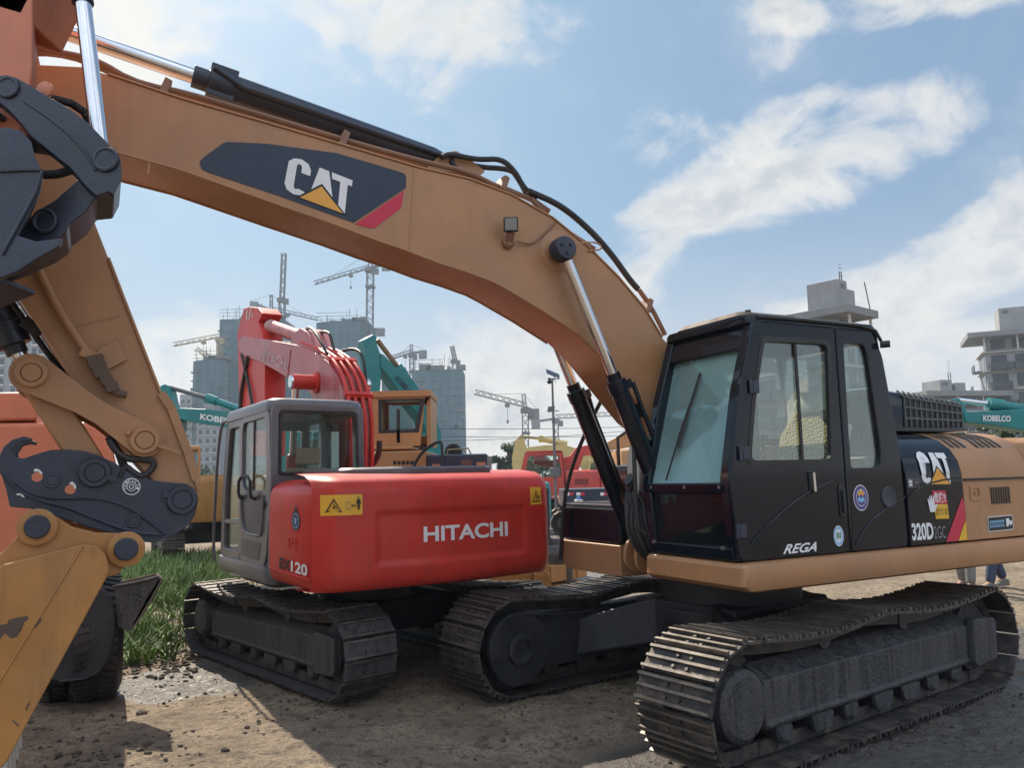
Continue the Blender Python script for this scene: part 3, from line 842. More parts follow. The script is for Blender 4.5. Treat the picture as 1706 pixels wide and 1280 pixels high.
    cb2.build('coupler_pin', DKS, coup)
    sf_ = lambda u, v: F.y(u, v, CW + .005)
    poly('white_mark', [[(56, 783), (60, 781), (66, 783), (71, 789), (69, 791), (64, 786), (57, 786)], [(116, 804), (121, 803), (126, 808), (127, 814), (124, 815), (122, 809), (116, 807)], [(28, 823), (33, 822), (39, 825), (41, 829), (38, 829), (33, 825), (28, 826)]], sf_, WHT, coup, split=True)
    for a, b in ((62, 795), (117, 816)):
        hl = MB(); hl.lathe(F.y(a, b, CW - .002), (0, 1, 0), [(0, .028), (.006, .028), (.0061, .003)], 16); hl.build('coupler_hole', SAL, coup)
    em = annulus(219, 811, 13.5, 15, 30, .95) + annulus(219, 811, 7.0, 8.2, 24, .95) + annulus(219, 811, 3, 4.4, 16, .95)
    poly('round_emblem', em, sf_, WHT, coup)
    for i, chh in enumerate('WEIFULAI'):
        a = R(200 - i * 31); cx_, cy_ = 219 + 10.8 * math.cos(a), 811 - 10.8 * math.sin(a) * .95
        ux, uy = math.sin(a), math.cos(a); vx, vy = math.cos(a), -math.sin(a)
        text('emblem_letter', chh, lambda u, v, cx_=cx_, cy_=cy_, ux=ux, uy=uy, vx=vx, vy=vy: sf_(cx_ + ux * (u - .5) * 4 + vx * (v - .5) * 4, cy_ + uy * (u - .5) * 4 + vy * (v - .5) * 4), WHT, coup)
    hose('coupler_hose', [F.y(a, b, .2) for a, b in ((182, 735), (195, 755), (215, 767), (240, 765), (256, 768), (257, 778), (246, 790), (236, 795), (222, 788), (208, 775), (200, 795))], .019, RUB, coup, 8, 2)
    hose('coupler_hose', [F.y(a, b, .16) for a, b in ((180, 728), (196, 750), (204, 772), (212, 798))], .022, RUB, coup, 8, 1)
    hose('coupler_hose', [F.y(a, b, .10) for a, b in ((186, 730), (200, 760), (222, 800))], .017, RUB, coup, 8, 1)
    # ---- bucket
    BW = .52
    eo = [(-60, 960), (0, 925), (28, 895), (40, 868), (58, 852), (76, 852), (95, 862), (120, 878), (160, 888), (205, 889), (222, 890), (234, 900), (237, 918), (228, 932), (205, 945), (198, 958), (180, 962), (100, 975), (0, 990), (-60, 1000)]
    eb = MB(); P = [F.y(a, b, .34) for a, b in eo]
    for s in (1, -1):
        eb.pxz([(p.x, p.z) for p in P], s * .34, s * .28)
    bk_s = [(178, 962), (182, 948), (176, 925), (163, 910), (140, 907), (80, 922), (0, 944), (-110, 965)]
    P = [F.y(a, b, BW) for a, b in bk_s]
    lipb = F.y(10, 1272, BW)
    back = [V((6.25, BW, 1.30)), V((6.55, BW, .95)), V((6.50, BW, .62)), V((6.25, BW, .42)), V((5.95, BW, .36)), V((lipb.x + .02, BW, lipb.z - .02))]
    out = P + back + [lipb]
    shell = MB()
    for s in (1, -1):
        shell.pxz([(p.x, p.z) for p in out], s * BW, s * (BW - .035))
    inner = [P[3], P[4], P[5], P[6]] + back
    for a, b in zip(inner, inner[1:]):
        dd = (b - a).normalized(); nn = V((dd.z, 0, -dd.x)) * .02
        shell.hexa([V((a.x, -BW + .036, a.z)), V((b.x, -BW + .036, b.z)), V((b.x, BW - .036, b.z)), V((a.x, BW - .036, a.z)),
                    V((a.x, -BW + .036, a.z)) + nn, V((b.x, -BW + .036, b.z)) + nn, V((b.x, BW - .036, b.z)) + nn, V((a.x, BW - .036, a.z)) + nn])
    bucket = shell.build('bucket', YEL2, root, bevel=.008, ang=25)
    ears = eb.build('bucket_ear', YEL2, bucket, bevel=.008, ang=25)
    for a, b in ((62, 878), (210, 915)):
        bpn = MB(); p = F.y(a, b, .34); bpn.lathe(V((p.x, .34, p.z)), (0, 1, 0), [(0, .10), (.03, .10), (.035, .085), (.035, .01)], 30); bpn.build('bucket_pin_boss', YEL2, bucket)
        bpn = MB(); p = F.y(a, b, .36); bpn.cyl((p.x, -.42, p.z), (p.x, .395, p.z), .064, n=28); bpn.build('bucket_pin', DKS, bucket, bevel=.008)
    wb = MB(); wb.tube([F.y(a, b, BW + .002) for a, b in ((138, 910), (0, 1135), (-40, 1200))], .006, 6)
    wb.build('weld_seam', YEL2, bucket)
    sc_ = [(0, 1042), (12, 1040), (14, 1034), (26, 1030), (46, 1027), (48, 1031), (40, 1038), (36, 1050), (28, 1062), (18, 1064), (8, 1056), (0, 1066), (-6, 1066)]
    poly('chipped_paint', [sc_, [(67, 1030), (70, 1034), (60, 1046), (54, 1050), (55, 1044)], [(42, 1182), (48, 1170), (50, 1172), (44, 1186)], [(22, 1200), (32, 1209), (31, 1213), (21, 1203)]], lambda u, v: F.y(u, v, BW + .002), RUST, bucket, split=True)
    for i in range(5):
        t = MB(); y = -BW + .06 + i * (2 * BW - .12) / 4
        p = V((lipb.x + .05, y, lipb.z)); dr = V((-.25, 0, -.95)).normalized()
        t.loft([[p + V((-.05, -.04, 0)), p + V((.05, -.04, 0)), p + V((.05, .04, 0)), p + V((-.05, .04, 0))], [p + dr * .2 + V((-.012, -.03, 0)), p + dr * .2 + V((.012, -.03, 0)), p + dr * .2 + V((.012, .03, 0)), p + dr * .2 + V((-.012, .03, 0))]])
        t.build('bucket_tooth', WHTG, bucket, bevel=.006)
    # ---- cab
    YL = 1.335; YR = .34
    dr_o = XZ([(1.385, 1.24), (1.435, 1.80), (1.30, 2.42), (1.125, 2.94), (.30, 2.95), (.30, 1.24)], YL)
    cabm = MB()
    # pillars and rails of the cab shell
    def pillar(y0, y1):
        f = [(1.385, 1.24), (1.435, 1.80), (1.30, 2.42), (1.12, 2.95)]; b = [(1.03, 2.95), (1.20, 2.42), (1.33, 1.80), (1.28, 1.24)]
        cabm.pxz(f + b, y0, y1)
    pillar(YL - .11, YL - .012); pillar(YR, YR + .09)
    for y0, y1 in ((YL - .09, YL - .012), (YR, YR + .06)):
        cabm.box(.20, .32, y0, y1, 1.24, 2.95)
        cabm.pxz([(-.20, 2.95), (-.08, 2.95), (-.18, 2.30), (-.26, 1.24), (-.38, 1.24), (-.36, 2.0)], y0, y1)
        cabm.box(-.20, 1.12, y0, y1, 2.85, 2.95)
        cabm.box(-.36, .21, y0 + .01, y1 - .01, 1.24, 1.83)
    cabm.box(.3, 1.28, YR, YR + .05, 1.24, 1.62)
    cabm.pxz([(1.18, 2.74), (1.10, 2.95), (1.02, 2.95), (1.08, 2.74)], YR + .05, YL - .05)
    cabm.box(-.20, -.10, YR + .05, YL - .05, 2.84, 2.95)
    cabm.pxz([(-.36, 1.24), (-.36, 2.0), (-.33, 2.0), (-.33, 1.24)], YR + .05, YL - .05)
    cabm.pxz([(1.425, 1.70), (1.44, 1.78), (1.40, 1.78), (1.385, 1.70)], YR + .05, YL - .05)
    cabm.pxz([(1.385, 1.24), (1.40, 1.33), (1.34, 1.33), (1.32, 1.24)], YR + .05, YL - .05)
    cab = cabm.build('cab', BLK, root, bevel=.022, seg=3)
    rr_ = MB()
    ro = rp([V((1.15, YR - .02, 0)), V((-.22, YR - .02, 0)), V((-.22, YL + .0, 0)), V((1.15, YL + .0, 0))], .10, 5)
    rr_.loft([[V((p.x, p.y, 2.925)) for p in ro], [V((p.x, p.y, 2.965)) for p in ro], [V((.46 + (p.x - .46) * .985, .84 + (p.y - .84) * .975, 2.99)) for p in ro], [V((.46 + (p.x - .46) * .9, .84 + (p.y - .84) * .88, 3.005)) for p in ro]])
    rr_.build('cab_roof', BLK, cab)
    hatch = MB(); hatch.loft([rp([V((1.13, .46, 3.0)), V((.45, .46, 3.006)), V((.45, 1.22, 3.006)), V((1.13, 1.22, 3.0))], .06), rp([V((1.10, .50, 3.035)), V((.5, .50, 3.04)), V((.5, 1.18, 3.04)), V((1.10, 1.18, 3.035))], .06)])
    hatch.build('roof_hatch', RUST, cab)
    # door ring with window
    di = XZ([(1.24, 1.915), (1.235, 2.0), (1.17, 2.36), (1.045, 2.805), (.375, 2.815), (.42, 1.915)], YL)
    door = MB(); door.ring(rp(dr_o, .06), rp(di, .05), (0, -.045, 0))
    dr = door.build('cab_door', BLK, cab, bevel=.010, seg=3)
    ds = MB(); di2 = XZ([(1.225, 1.93), (1.22, 2.0), (1.155, 2.36), (1.035, 2.79), (.39, 2.80), (.435, 1.93)], YL + .004)
    ds.ring(rp(XZ([(1.262, 1.895), (1.255, 2.0), (1.19, 2.36), (1.06, 2.825), (.355, 2.835), (.40, 1.895)], YL + .004), .05), rp(di2, .05), (0, -.03, 0)); ds.build('window_seal', RUB, dr)
    g = MB(); g.pxz([(p.x, p.z) for p in di], YL - .028, YL - .022); g.build('door_window', GLS, dr)
    g = MB(); g.box(.70, .725, YL - .022, YL - .012, 1.92, 2.81); g.build('window_divider', RUB, dr)
    hd = MB(); hd.pxz(rp([V((.385, 0, 1.50)), V((.32, 0, 1.50)), V((.32, 0, 1.74)), V((.385, 0, 1.74))], .02), YL + .002, YL + .010); hd.box(.335, .365, YL + .008, YL + .03, 1.53, 1.70)
    hd.build('door_handle', RUB, dr, bevel=.005)
    hb = MB(); hb.tube([(.66, YL, 1.84), (.66, YL + .03, 1.835), (.655, YL + .03, 1.70), (.655, YL, 1.695)], .011, 8); hb.build('grab_handle', CHR, dr)
    for z in (2.45, 1.98, 1.45):
        hg = MB(); hg.obox((1.345 - (z - 1.8) * .28 if z > 1.8 else 1.36, YL + .012, z), (.028, 0, 0), (0, .014, 0), (0, 0, .045)); hg.cyl((1.385 - (z - 1.8) * .28 if z > 1.8 else 1.40, YL + .012, z - .05), (1.385 - (z - 1.8) * .28 if z > 1.8 else 1.40, YL + .012, z + .05), .014, n=12); hg.build('door_hinge', DKS, dr, bevel=.004)
    hose('door_gutter', [(1.10, YL + .008, 2.965), (.5, YL + .010, 2.972), (-.14, YL + .008, 2.968), (-.22, YL + .006, 2.86)], .013, RUB, cab, 8, 1)
    for y, z in ((.45, 1.78), (.85, 1.78), (1.22, 1.78), (.45, 1.36), (1.22, 1.36)):
        b_ = MB(); b_.cyl((1.42, y, z - .03), (1.437, y, z - .03), .014, n=8); b_.build('frame_bolt', CRANE, cab)
    sw = MB(); sw.tube([(x, YL + .004, z) for x, z in ((1.28, 1.36), (1.05, 1.52), (.75, 1.68), (.45, 1.77), (.32, 1.80))], .009, 8, 1); sw.build('body_crease', BLK, dr)
    qo = XZ([(.285, 1.24), (.285, 2.95), (-.12, 2.95), (-.23, 2.75), (-.35, 2.0), (-.36, 1.24)], YL)
    qi = XZ([(.225, 1.86), (.205, 2.82), (-.02, 2.82), (-.05, 2.75), (-.125, 1.97), (-.10, 1.86)], YL)
    q = MB(); q.ring(rp(qo, .05), rp(qi, .05), (0, -.045, 0)); qp = q.build('rear_side_panel', BLK, cab, bevel=.010, seg=3)
    g = MB(); g.pxz([(p.x, p.z) for p in qi], YL - .03, YL - .024); g.build('rear_side_window', GLS, qp)
    # windscreen panes
    def front_x(z):
        return 1.425 - .00 if z < 1.8 else 1.425 - (z - 1.8) * .30
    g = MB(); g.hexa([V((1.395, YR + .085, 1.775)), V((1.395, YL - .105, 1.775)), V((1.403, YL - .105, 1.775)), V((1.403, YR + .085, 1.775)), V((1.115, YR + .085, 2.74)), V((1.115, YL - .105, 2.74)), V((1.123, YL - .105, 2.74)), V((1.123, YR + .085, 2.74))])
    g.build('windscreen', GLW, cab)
    g = MB(); g.hexa([V((1.36, YR + .085, 1.33)), V((1.36, YL - .105, 1.33)), V((1.368, YL - .105, 1.33)), V((1.368, YR + .085, 1.33)), V((1.395, YR + .085, 1.70)), V((1.395, YL - .105, 1.70)), V((1.403, YL - .105, 1.70)), V((1.403, YR + .085, 1.70))])
    g.build('lower_windscreen', GLD, cab)
    g = MB(); g.box(.33, 1.2, YR + .02, YR + .026, 1.63, 2.84); g.build('right_window', GLS, cab)
    g = MB(); g.box(-.14, -.132, YR + .06, YL - .09, 2.02, 2.83); g.build('rear_window', GLS, cab)
    wp = MB(); wp.tube([(1.42, .62, 1.80), (1.33, .70, 2.15), (1.26, .74, 2.36)], .008, 6); wp.beam((1.36, .70, 2.05), (1.18, .80, 2.62), .015, .02); wp.build('wiper', RUB, cab)
    gr = MB()
    gr.tube([(1.43, YR + .02, 2.40), (1.47, YR - .0, 2.36), (1.50, YR, 2.3), (1.51, YR, 1.45), (1.44, YR + .02, 1.38)], .018, 8, 1)
    gr.build('cab_handrail', RUB, cab)
    wl_ = MB(); wl_.obox((1.46, YR - .02, 2.36), (.05, 0, 0), (0, .05, 0), (0, 0, .055)); wl_.build('cab_light', RUB, cab, bevel=.008)
    wl_ = MB(); wl_.cyl((1.5, .3, 1.80), (1.54, .30, 1.82), .05); wl_.cyl((1.48, .26, 1.75), (1.52, .26, 1.75), .04); wl_.build('rail_clamp', RUB, cab, bevel=.006)
    ls = MB(); ls.cyl((-.20, YL + .01, 2.83), (-.24, YL + .07, 2.83), .028); ls.build('rear_marker_lamp', RUB, cab); ls = MB(); ls.cyl((.98, YL - .2, 3.01), (.98, YL - .2, 3.06), .022); ls.build('roof_knob', RUB, cab)
    mr = MB(); mr.loft([[V((1.32 + dx, .09 + .085 * k * math.cos(a), 1.88 + .23 * k * math.sin(a))) for a in [2 * PI * i / 28 for i in range(28)]] for dx, k in ((-.05, .3), (-.035, .8), (0, 1.0), (.015, .97))])
    mir = mr.build('mirror', WHTG, root)
    m2 = MB(); m2.tube([(1.28, .09, 1.75), (1.35, .2, 1.72), (1.42, YR, 1.72)], .014, 8); m2.build('mirror_arm', RUB, mir)
    # cab inside
    inn = MB(); inn.box(-.30, 1.30, YR + .06, YL - .10, 1.26, 1.30); inn.box(.95, 1.25, YR + .06, YR + .25, 1.30, 1.90); inn.box(-.25, .7, YR + .08, YR + .30, 1.3, 1.85); inn.box(-.3, -.1, YR + .08, YL - .12, 1.3, 1.95)
    inn.beam((.55, 1.16, 1.5), (.75, 1.16, 1.95), .05); inn.box(.2, .7, 1.10, 1.2, 1.5, 1.82)
    inn.build('cab_console', GRYW, cab, bevel=.02)
    st = MB(); st.loft([rp([V((.0, .62, 1.70)), V((.62, .62, 1.72)), V((.62, 1.10, 1.72)), V((.0, 1.10, 1.70))], .08), rp([V((.0, .62, 1.84)), V((.62, .62, 1.86)), V((.62, 1.10, 1.86)), V((.0, 1.10, 1.84))], .08)]); st.box(.1, .5, .7, 1.0, 1.3, 1.7)
    seat = st.build('operator_seat', GRYW, cab, bevel=.02)
    sb = MB()
    sb.loft([rp([V((.16, .60, 1.82)), V((.16, 1.12, 1.82)), V((.28, 1.12, 1.82)), V((.28, .60, 1.82))], .05), rp([V((.04, .58, 2.14)), V((.04, 1.14, 2.14)), V((.17, 1.14, 2.14)), V((.17, .58, 2.14))], .05), rp([V((-.02, .68, 2.34)), V((-.02, 1.04, 2.34)), V((.10, 1.04, 2.34)), V((.10, .68, 2.34))], .05)])
    sb.build('seat_back', BEAD, seat)
    hr_ = MB(); hr_.loft([rp([V((-.06, .72, 2.32)), V((-.06, 1.0, 2.32)), V((.12, 1.0, 2.32)), V((.12, .72, 2.32))], .05), rp([V((-.09, .70, 2.40)), V((-.09, 1.02, 2.40)), V((.12, 1.02, 2.40)), V((.12, .70, 2.40))], .05), rp([V((-.08, .72, 2.50)), V((-.08, 1.0, 2.50)), V((.08, 1.0, 2.50)), V((.08, .72, 2.50))], .05)])
    hr_.build('headrest', SEATG, seat)
    sb2 = MB(); sb2.tube([(-.02, 1.14, 2.2), (.12, 1.18, 2.0), (.3, 1.16, 1.86)], .03, 8); sb2.build('seat_belt', WHTG, seat)
    lv = MB()
    for y in (.62, 1.10):
        lv.tube([(.85, y, 1.75), (.88, y, 2.0), (.86, y, 2.12)], [.012, .012, .024], 8)
    lv.tube([(1.12, .75, 1.3), (1.10, .75, 1.75)], .012, 6); lv.tube([(1.12, .95, 1.3), (1.10, .95, 1.75)], .012, 6)
    lv.build('control_lever', RUB, cab)
    # ---- engine hood and body panels behind the cab
    def body_prof(x_shift):
        pr = [(1.352, 1.245, 0), (1.352, 1.72, 0), (1.352, 1.79, 0), (1.335, 1.90, .01), (1.29, 2.0, .035), (1.21, 2.08, .07), (1.10, 2.13, .10), (.95, 2.155, .13), (.55, 2.165, .15), (-1.30, 2.165, .15), (-1.34, 2.1, .1), (-1.35, 1.245, 0)]
        return pr
    def body(x0, x1, sh0, sh1):
        m = MB(); m.loft([[V((x0 + s * sh0, y, z)) for y, z, s in body_prof(0)], [V((x1 + s * sh1, y, z)) for y, z, s in body_prof(0)]]); return m
    bp1 = body(-.372, -1.075, 0, 1.0).build('black_side_panel', BLK, root, bevel=.006, ang=40)
    hood = body(-1.080, -1.99, 1.0, 0).build('engine_hood', YEL, root, bevel=.006, ang=40)
    cw = MB()
    co = rp([V((-1.995, 1.35, 0)), V((-2.45, 1.35, 0)), V((-2.80, .85, 0)), V((-2.85, 0, 0)), V((-2.80, -.85, 0)), V((-2.45, -1.35, 0)), V((-1.995, -1.35, 0))], .12, 4)
    cw.loft([[V((-2.2 + (p.x + 2.2) * k, p.y * k, z)) for p in co] for z, k in ((1.05, .94), (1.10, 1), (1.95, 1), (2.05, .98), (2.10, .9))])
    cw.build('counterweight', YEL, root, ang=40)
    fg = MB(); fg.box(-1.99, -1.085, 1.353, 1.366, 1.735, 1.752); fg.build('hood_seam_strip', BLK, hood)
    sl = MB()
    def hoodpt(x, t, n=.003):      # a point on the curved shoulder; t 0..1 from side to top
        a = [(1.352, 1.79), (1.335, 1.90), (1.29, 2.0), (1.21, 2.08), (1.10, 2.13), (.95, 2.155)]
        f = t * (len(a) - 1); i = min(int(f), len(a) - 2); f -= i
        y = a[i][0] + (a[i + 1][0] - a[i][0]) * f; z = a[i][1] + (a[i + 1][1] - a[i][1]) * f
        return V((x, y + n * .7, z + n * .7))
    for k, x in enumerate((-1.02, -1.10, -1.18, -1.36, -1.44, -1.52, -1.60, -1.68)):
        sl.sheet(lambda u, v: hoodpt(x - u * .04 - (1 - v) * .06, .42 + v * .40, .005), [0, 1], [0, .25, .5, .75, 1])
    sl.build('hood_louvre', BDEC, hood)
    vt = MB()
    for i in range(8):
        vt.box(-1.44 - i * .035, -1.458 - i * .035, 1.353, 1.358, 1.53, 1.67)
    vt.build('side_vent', BDEC, hood)
    lt = MB(); lt.ring(rp(XZ([(-1.16, 1.57), (-1.30, 1.57), (-1.30, 1.69), (-1.16, 1.69)], 1.353), .015), rp(XZ([(-1.185, 1.595), (-1.275, 1.595), (-1.275, 1.665), (-1.185, 1.665)], 1.353), .015), (0, .008, 0)); lt.cyl((-1.23, 1.352, 1.63), (-1.23, 1.362, 1.63), .016)
    lt.build('panel_latch', YEL, hood)
    pl2 = bil((-1.36, 1.356, 1.30), (-1.71, 1.356, 1.305), (-1.36, 1.356, 1.425))
    poly('black_name_plate', [[(0, 0), (1, 0), (1, 1), (0, 1)]], lambda u, v: pl2(u, v) , WHT, hood)
    poly('plate_ground', [[(.02, .05), (.98, .05), (.98, .95), (.02, .95)]], lambda u, v: pl2(u, v) + V((0, .001, 0)), BDEC, hood)
    bars = []
    rnd = random.Random(3)
    for i in range(7):
        x = .06 + i * .085; bars += [[(x, .30), (x + .012, .30), (x + .012, .70), (x, .70)], [(x, .62), (x + .07, .62), (x + .07, .72), (x, .72)], [(x + .03, .3), (x + .045, .3), (x + .045, .62), (x + .03, .62)], [(x + .01, .28), (x + .07, .28), (x + .07, .36), (x + .01, .36)]]
    poly('plate_marks', bars, lambda u, v: pl2(u, v) + V((0, .002, 0)), LBLUE, hood)
    poly('plate_silhouette', [[(.72, .25), (.72, .78), (.84, .80), (.87, .60), (.95, .62), (.96, .40), (.88, .28), (.84, .45), (.80, .25)]], lambda u, v: pl2(u, v) + V((0, .002, 0)), WHT, hood)
    # decals on black panel
    SY = 1.356
    bf = bil((-.56, SY, 1.725), (-.935, SY, 1.715), (-.545, SY, 1.985))
    def lf(u, v):
        p = bf(u, v)
        if p.z > 1.80:        # follow the shoulder
            z = p.z; a = [(1.352, 1.79), (1.335, 1.90), (1.29, 2.0), (1.21, 2.08)]
            for (y0, z0), (y1, z1) in zip(a, a[1:]):
                if z <= z1:
                    p.y = y0 + (y1 - y0) * (z - z0) / (z1 - z0) + .010; break
        return p
    LC = [[(x, y) for x, y in L] for L in (LOGO_C, LOGO_A, LOGO_T)]
    bold_logo(lf, bp1, (0, .9, .4), k=16)
    poly('red_wedge_decal', [[(-.79, 1.252), (-1.045, 1.60), (-1.068, 1.55), (-1.068, 1.42), (-.945, 1.252)]], lambda u, v: V((u, SY, v)), REDD, bp1)
    poly('yellow_wedge_decal', [[(-.95, 1.252), (-1.069, 1.415), (-1.069, 1.252)]], lambda u, v: V((u, SY, v)), YDEC, bp1)
    text('model_number', '320D', bil((-.385, SY, 1.285), (-.645, SY, 1.28), (-.385, SY, 1.42)), WHT, bp1, bold=.035)
    text('model_suffix', '2GC', bil((-.652, SY, 1.285), (-.80, SY, 1.28), (-.652, SY, 1.385)), DGRY, bp1, bold=.01)
    hz = bil((-.68, SY, 1.44), (-.855, SY, 1.435), (-.672, SY, 1.665))
    poly('hazard_label_red', [[(.05, .52), (1, .52), (.96, 1), (0, 1)]], hz, REDD, bp1)
    poly('hazard_label_yellow', [[(.05, 0), (1, 0), (1, .515), (.05, .515)]], hz, YDEC, bp1)
    text('hazard_text', '危険!!', lambda u, v: hz(.08 + u * .84, .58 + v * .36) + V((0, .001, 0)), WHT, bp1, bold=.02)
    text('hazard_text', '近づくな!', lambda u, v: hz(.12 + u * .82, .12 + v * .28) + V((0, .001, 0)), BDEC, bp1, bold=.012)
    hand = [(.18, 0), (.62, 0), (.80, .22), (.98, .42), (.90, .50), (.70, .40), (.68, .60), (.70, .92), (.60, .94), (.54, .62), (.50, 1.0), (.40, 1.0), (.38, .62), (.30, .94), (.20, .92), (.24, .58), (.12, .78), (.02, .74), (.10, .40)]
    hfn = bil((-.60, SY, 1.50), (-.725, SY, 1.49), (-.60, SY, 1.635))
    poly('warning_hand', [hand], lambda u, v: hfn(u, v) + V((0, .002, 0)), WHT, bp1)
    wl2 = bil((-.385, SY, 1.70), (-.52, SY, 1.695), (-.385, SY, 1.765))
    poly('small_label', [[(0, 0), (.44, 0), (.44, 1), (0, 1)], [(.50, 0), (1, 0), (1, .05), (.50, .05)], [(.50, .95), (1, .95), (1, 1), (.50, 1)], [(.58, .55), (.92, .55), (.92, .72), (.58, .72)], [(.58, .28), (.86, .28), (.86, .38), (.58, .38)], [(.97, .05), (1, .05), (1, .95), (.97, .95)]], wl2, DGRY, bp1)
    poly('small_label_mark', [[(.08, .55), (.36, .55), (.36, .80), (.08, .80)], [(.10, .18), (.34, .18), (.34, .42), (.10, .42)]], lambda u, v: wl2(u, v) + V((0, .001, 0)), WHT, bp1)
    DY = YL + .003
    text('rega_lettering', 'REGA', bil((.985, DY, 1.268), (.655, DY, 1.268), (.965, DY, 1.335)), WHT, dr, bold=.025, shear=.3)
    poly('blue_round_sticker', [circ(.415, 1.365, .052, .075)], lambda u, v: V((u, DY, v)), LBLUE, dr)
    poly('sticker_ring', annulus(.415, 1.365, .030, .034, 28, 1.45) + annulus(.415, 1.365, .048, .052, 28, 1.45), lambda u, v: V((u, DY + .001, v)), WHT, dr)
    poly('sticker_centre', [circ(.415, 1.365, .030, .043)], lambda u, v: V((u, DY + .001, v)), WHT, dr)
    poly('sticker_trees', [[(x, 1.345), (x + .012, 1.345), (x + .012, 1.385), (x + .006, 1.395), (x, 1.385)] for x in (.392, .409, .426)], lambda u, v: V((u, DY + .002, v)), GREN, dr)
    poly('round_sticker', [circ(.145, 1.635, .082, .098)], lambda u, v: V((u, DY, v)), WHT, qp)
    poly('round_sticker_disc', [circ(.145, 1.635, .076, .091)], lambda u, v: V((u, DY + .001, v)), PURP, qp)
    poly('round_sticker_ring', annulus(.145, 1.635, .050, .054, 30, 1.2), lambda u, v: V((u, DY + .002, v)), WHT, qp)
    poly('round_sticker_mark', [circ(.165, 1.665, .014, .016, 10), circ(.125, 1.665, .014, .016, 10), circ(.145, 1.68, .014, .016, 10)], lambda u, v: V((u, DY + .002, v)), ODEC, qp)
    poly('round_sticker_peaks', [[(.185, 1.615), (.165, 1.645), (.145, 1.625), (.125, 1.645), (.105, 1.615), (.145, 1.60)]], lambda u, v: V((u, DY + .002, v)), LBLUE, qp)
    pk = MB(); pk.lathe((-.17, YL, 1.63), (0, 1, 0), [(0, .085), (.006, .085), (.012, .075), (.008, .06), (.008, .01)], 28); pk.build('fuel_cap_cover', DKS, qp)
    cr2 = MB(); cr2.tube([(x, 1.356, z) for x, z in ((-.37, 1.62), (-.5, 1.69), (-.75, 1.745), (-1.05, 1.76))], .008, 8, 1); cr2.tube([(x, YL + .003, z) for x, z in ((.24, 1.29), (.08, 1.45), (-.2, 1.58), (-.36, 1.625))], .008, 8, 1); cr2.build('body_crease', BLK, bp1)
    # air cleaner box with grille on the hood
    gb = MB()
    go = rp([V((-.40, .30, 0)), V((-1.74, .30, 0)), V((-1.74, 1.02, 0)), V((-.40, 1.02, 0))], .12, 5)
    def gz(p, z):
        return z - max(0, (-.62 - p.x)) * .085
    gb.loft([[V((p.x, p.y, 2.165)) for p in go], [V((p.x, p.y, gz(p, 2.47))) for p in go], [V((-1.07 + (p.x + 1.07) * .96, .66 + (p.y - .66) * .92, gz(p, 2.52))) for p in go], [V((-1.07 + (p.x + 1.07) * .85, .66 + (p.y - .66) * .75, gz(p, 2.545))) for p in go]])
    gbo = gb.build('air_filter_housing', GREY if False else BLK, root)
    bs = MB(); bs.loft([[V((-1.07 + (p.x + 1.07) * 1.06, .66 + (p.y - .66) * 1.10, 2.166)) for p in go], [V((-1.07 + (p.x + 1.07) * 1.06, .66 + (p.y - .66) * 1.10, 2.195)) for p in go]]); bs.build('housing_base', BLK, gbo)
    gg = MB()
    for i in range(12):
        x = -.86 - i * .071
        gg.beam((x, 1.03, 2.20), (x - .012, 1.022, gz(V((x, 0, 0)), 2.485)), .012, .014); gg.beam((x - .012, 1.02, gz(V((x, 0, 0)), 2.49)), (x - .03, .95, gz(V((x, 0, 0)), 2.545)), .012, .014)
    for z in (2.29, 2.385, 2.475):
        gg.beam((-.86, 1.028, z - .012), (-1.64, 1.028, z - (.083 if z > 2.45 else .055 if z > 2.3 else .025)), .012, .016)
    gg.build('grille_bars', GRYW, gbo)
    gl = MB()
    gl.sheet(lambda u, v: V((-.86 - u * .78, 1.0225 , 2.20 + v * (.255 - .065 * u))), [0, 1], [0, 1]); gl.build('grille_mesh', BDEC, gbo)
    # hoses at the foot of the boom
    for k in range(5):
        y = .02 + k * .06; x = 1.15 + k * .01
        hose('hydraulic_hose', [(1.0, y - .15, 1.35), (1.20, y - .1, 1.55), (1.30 + .03 * k, y - .06, 1.72 - .01 * k), (1.36, y, 1.66), (1.38, y + .02, 1.45), (1.30, y + .05, 1.22)], .022, RUB, root, 8, 2)
    for k in range(3):
        hose('hydraulic_hose', [(1.40, .10 + k * .06, 1.62), (1.44, .12 + k * .06, 1.4), (1.36, .16 + k * .05, 1.22), (1.2, .2, 1.1)], .02, RUB, root, 8, 2)
    return F


FM = build_main_excavator()


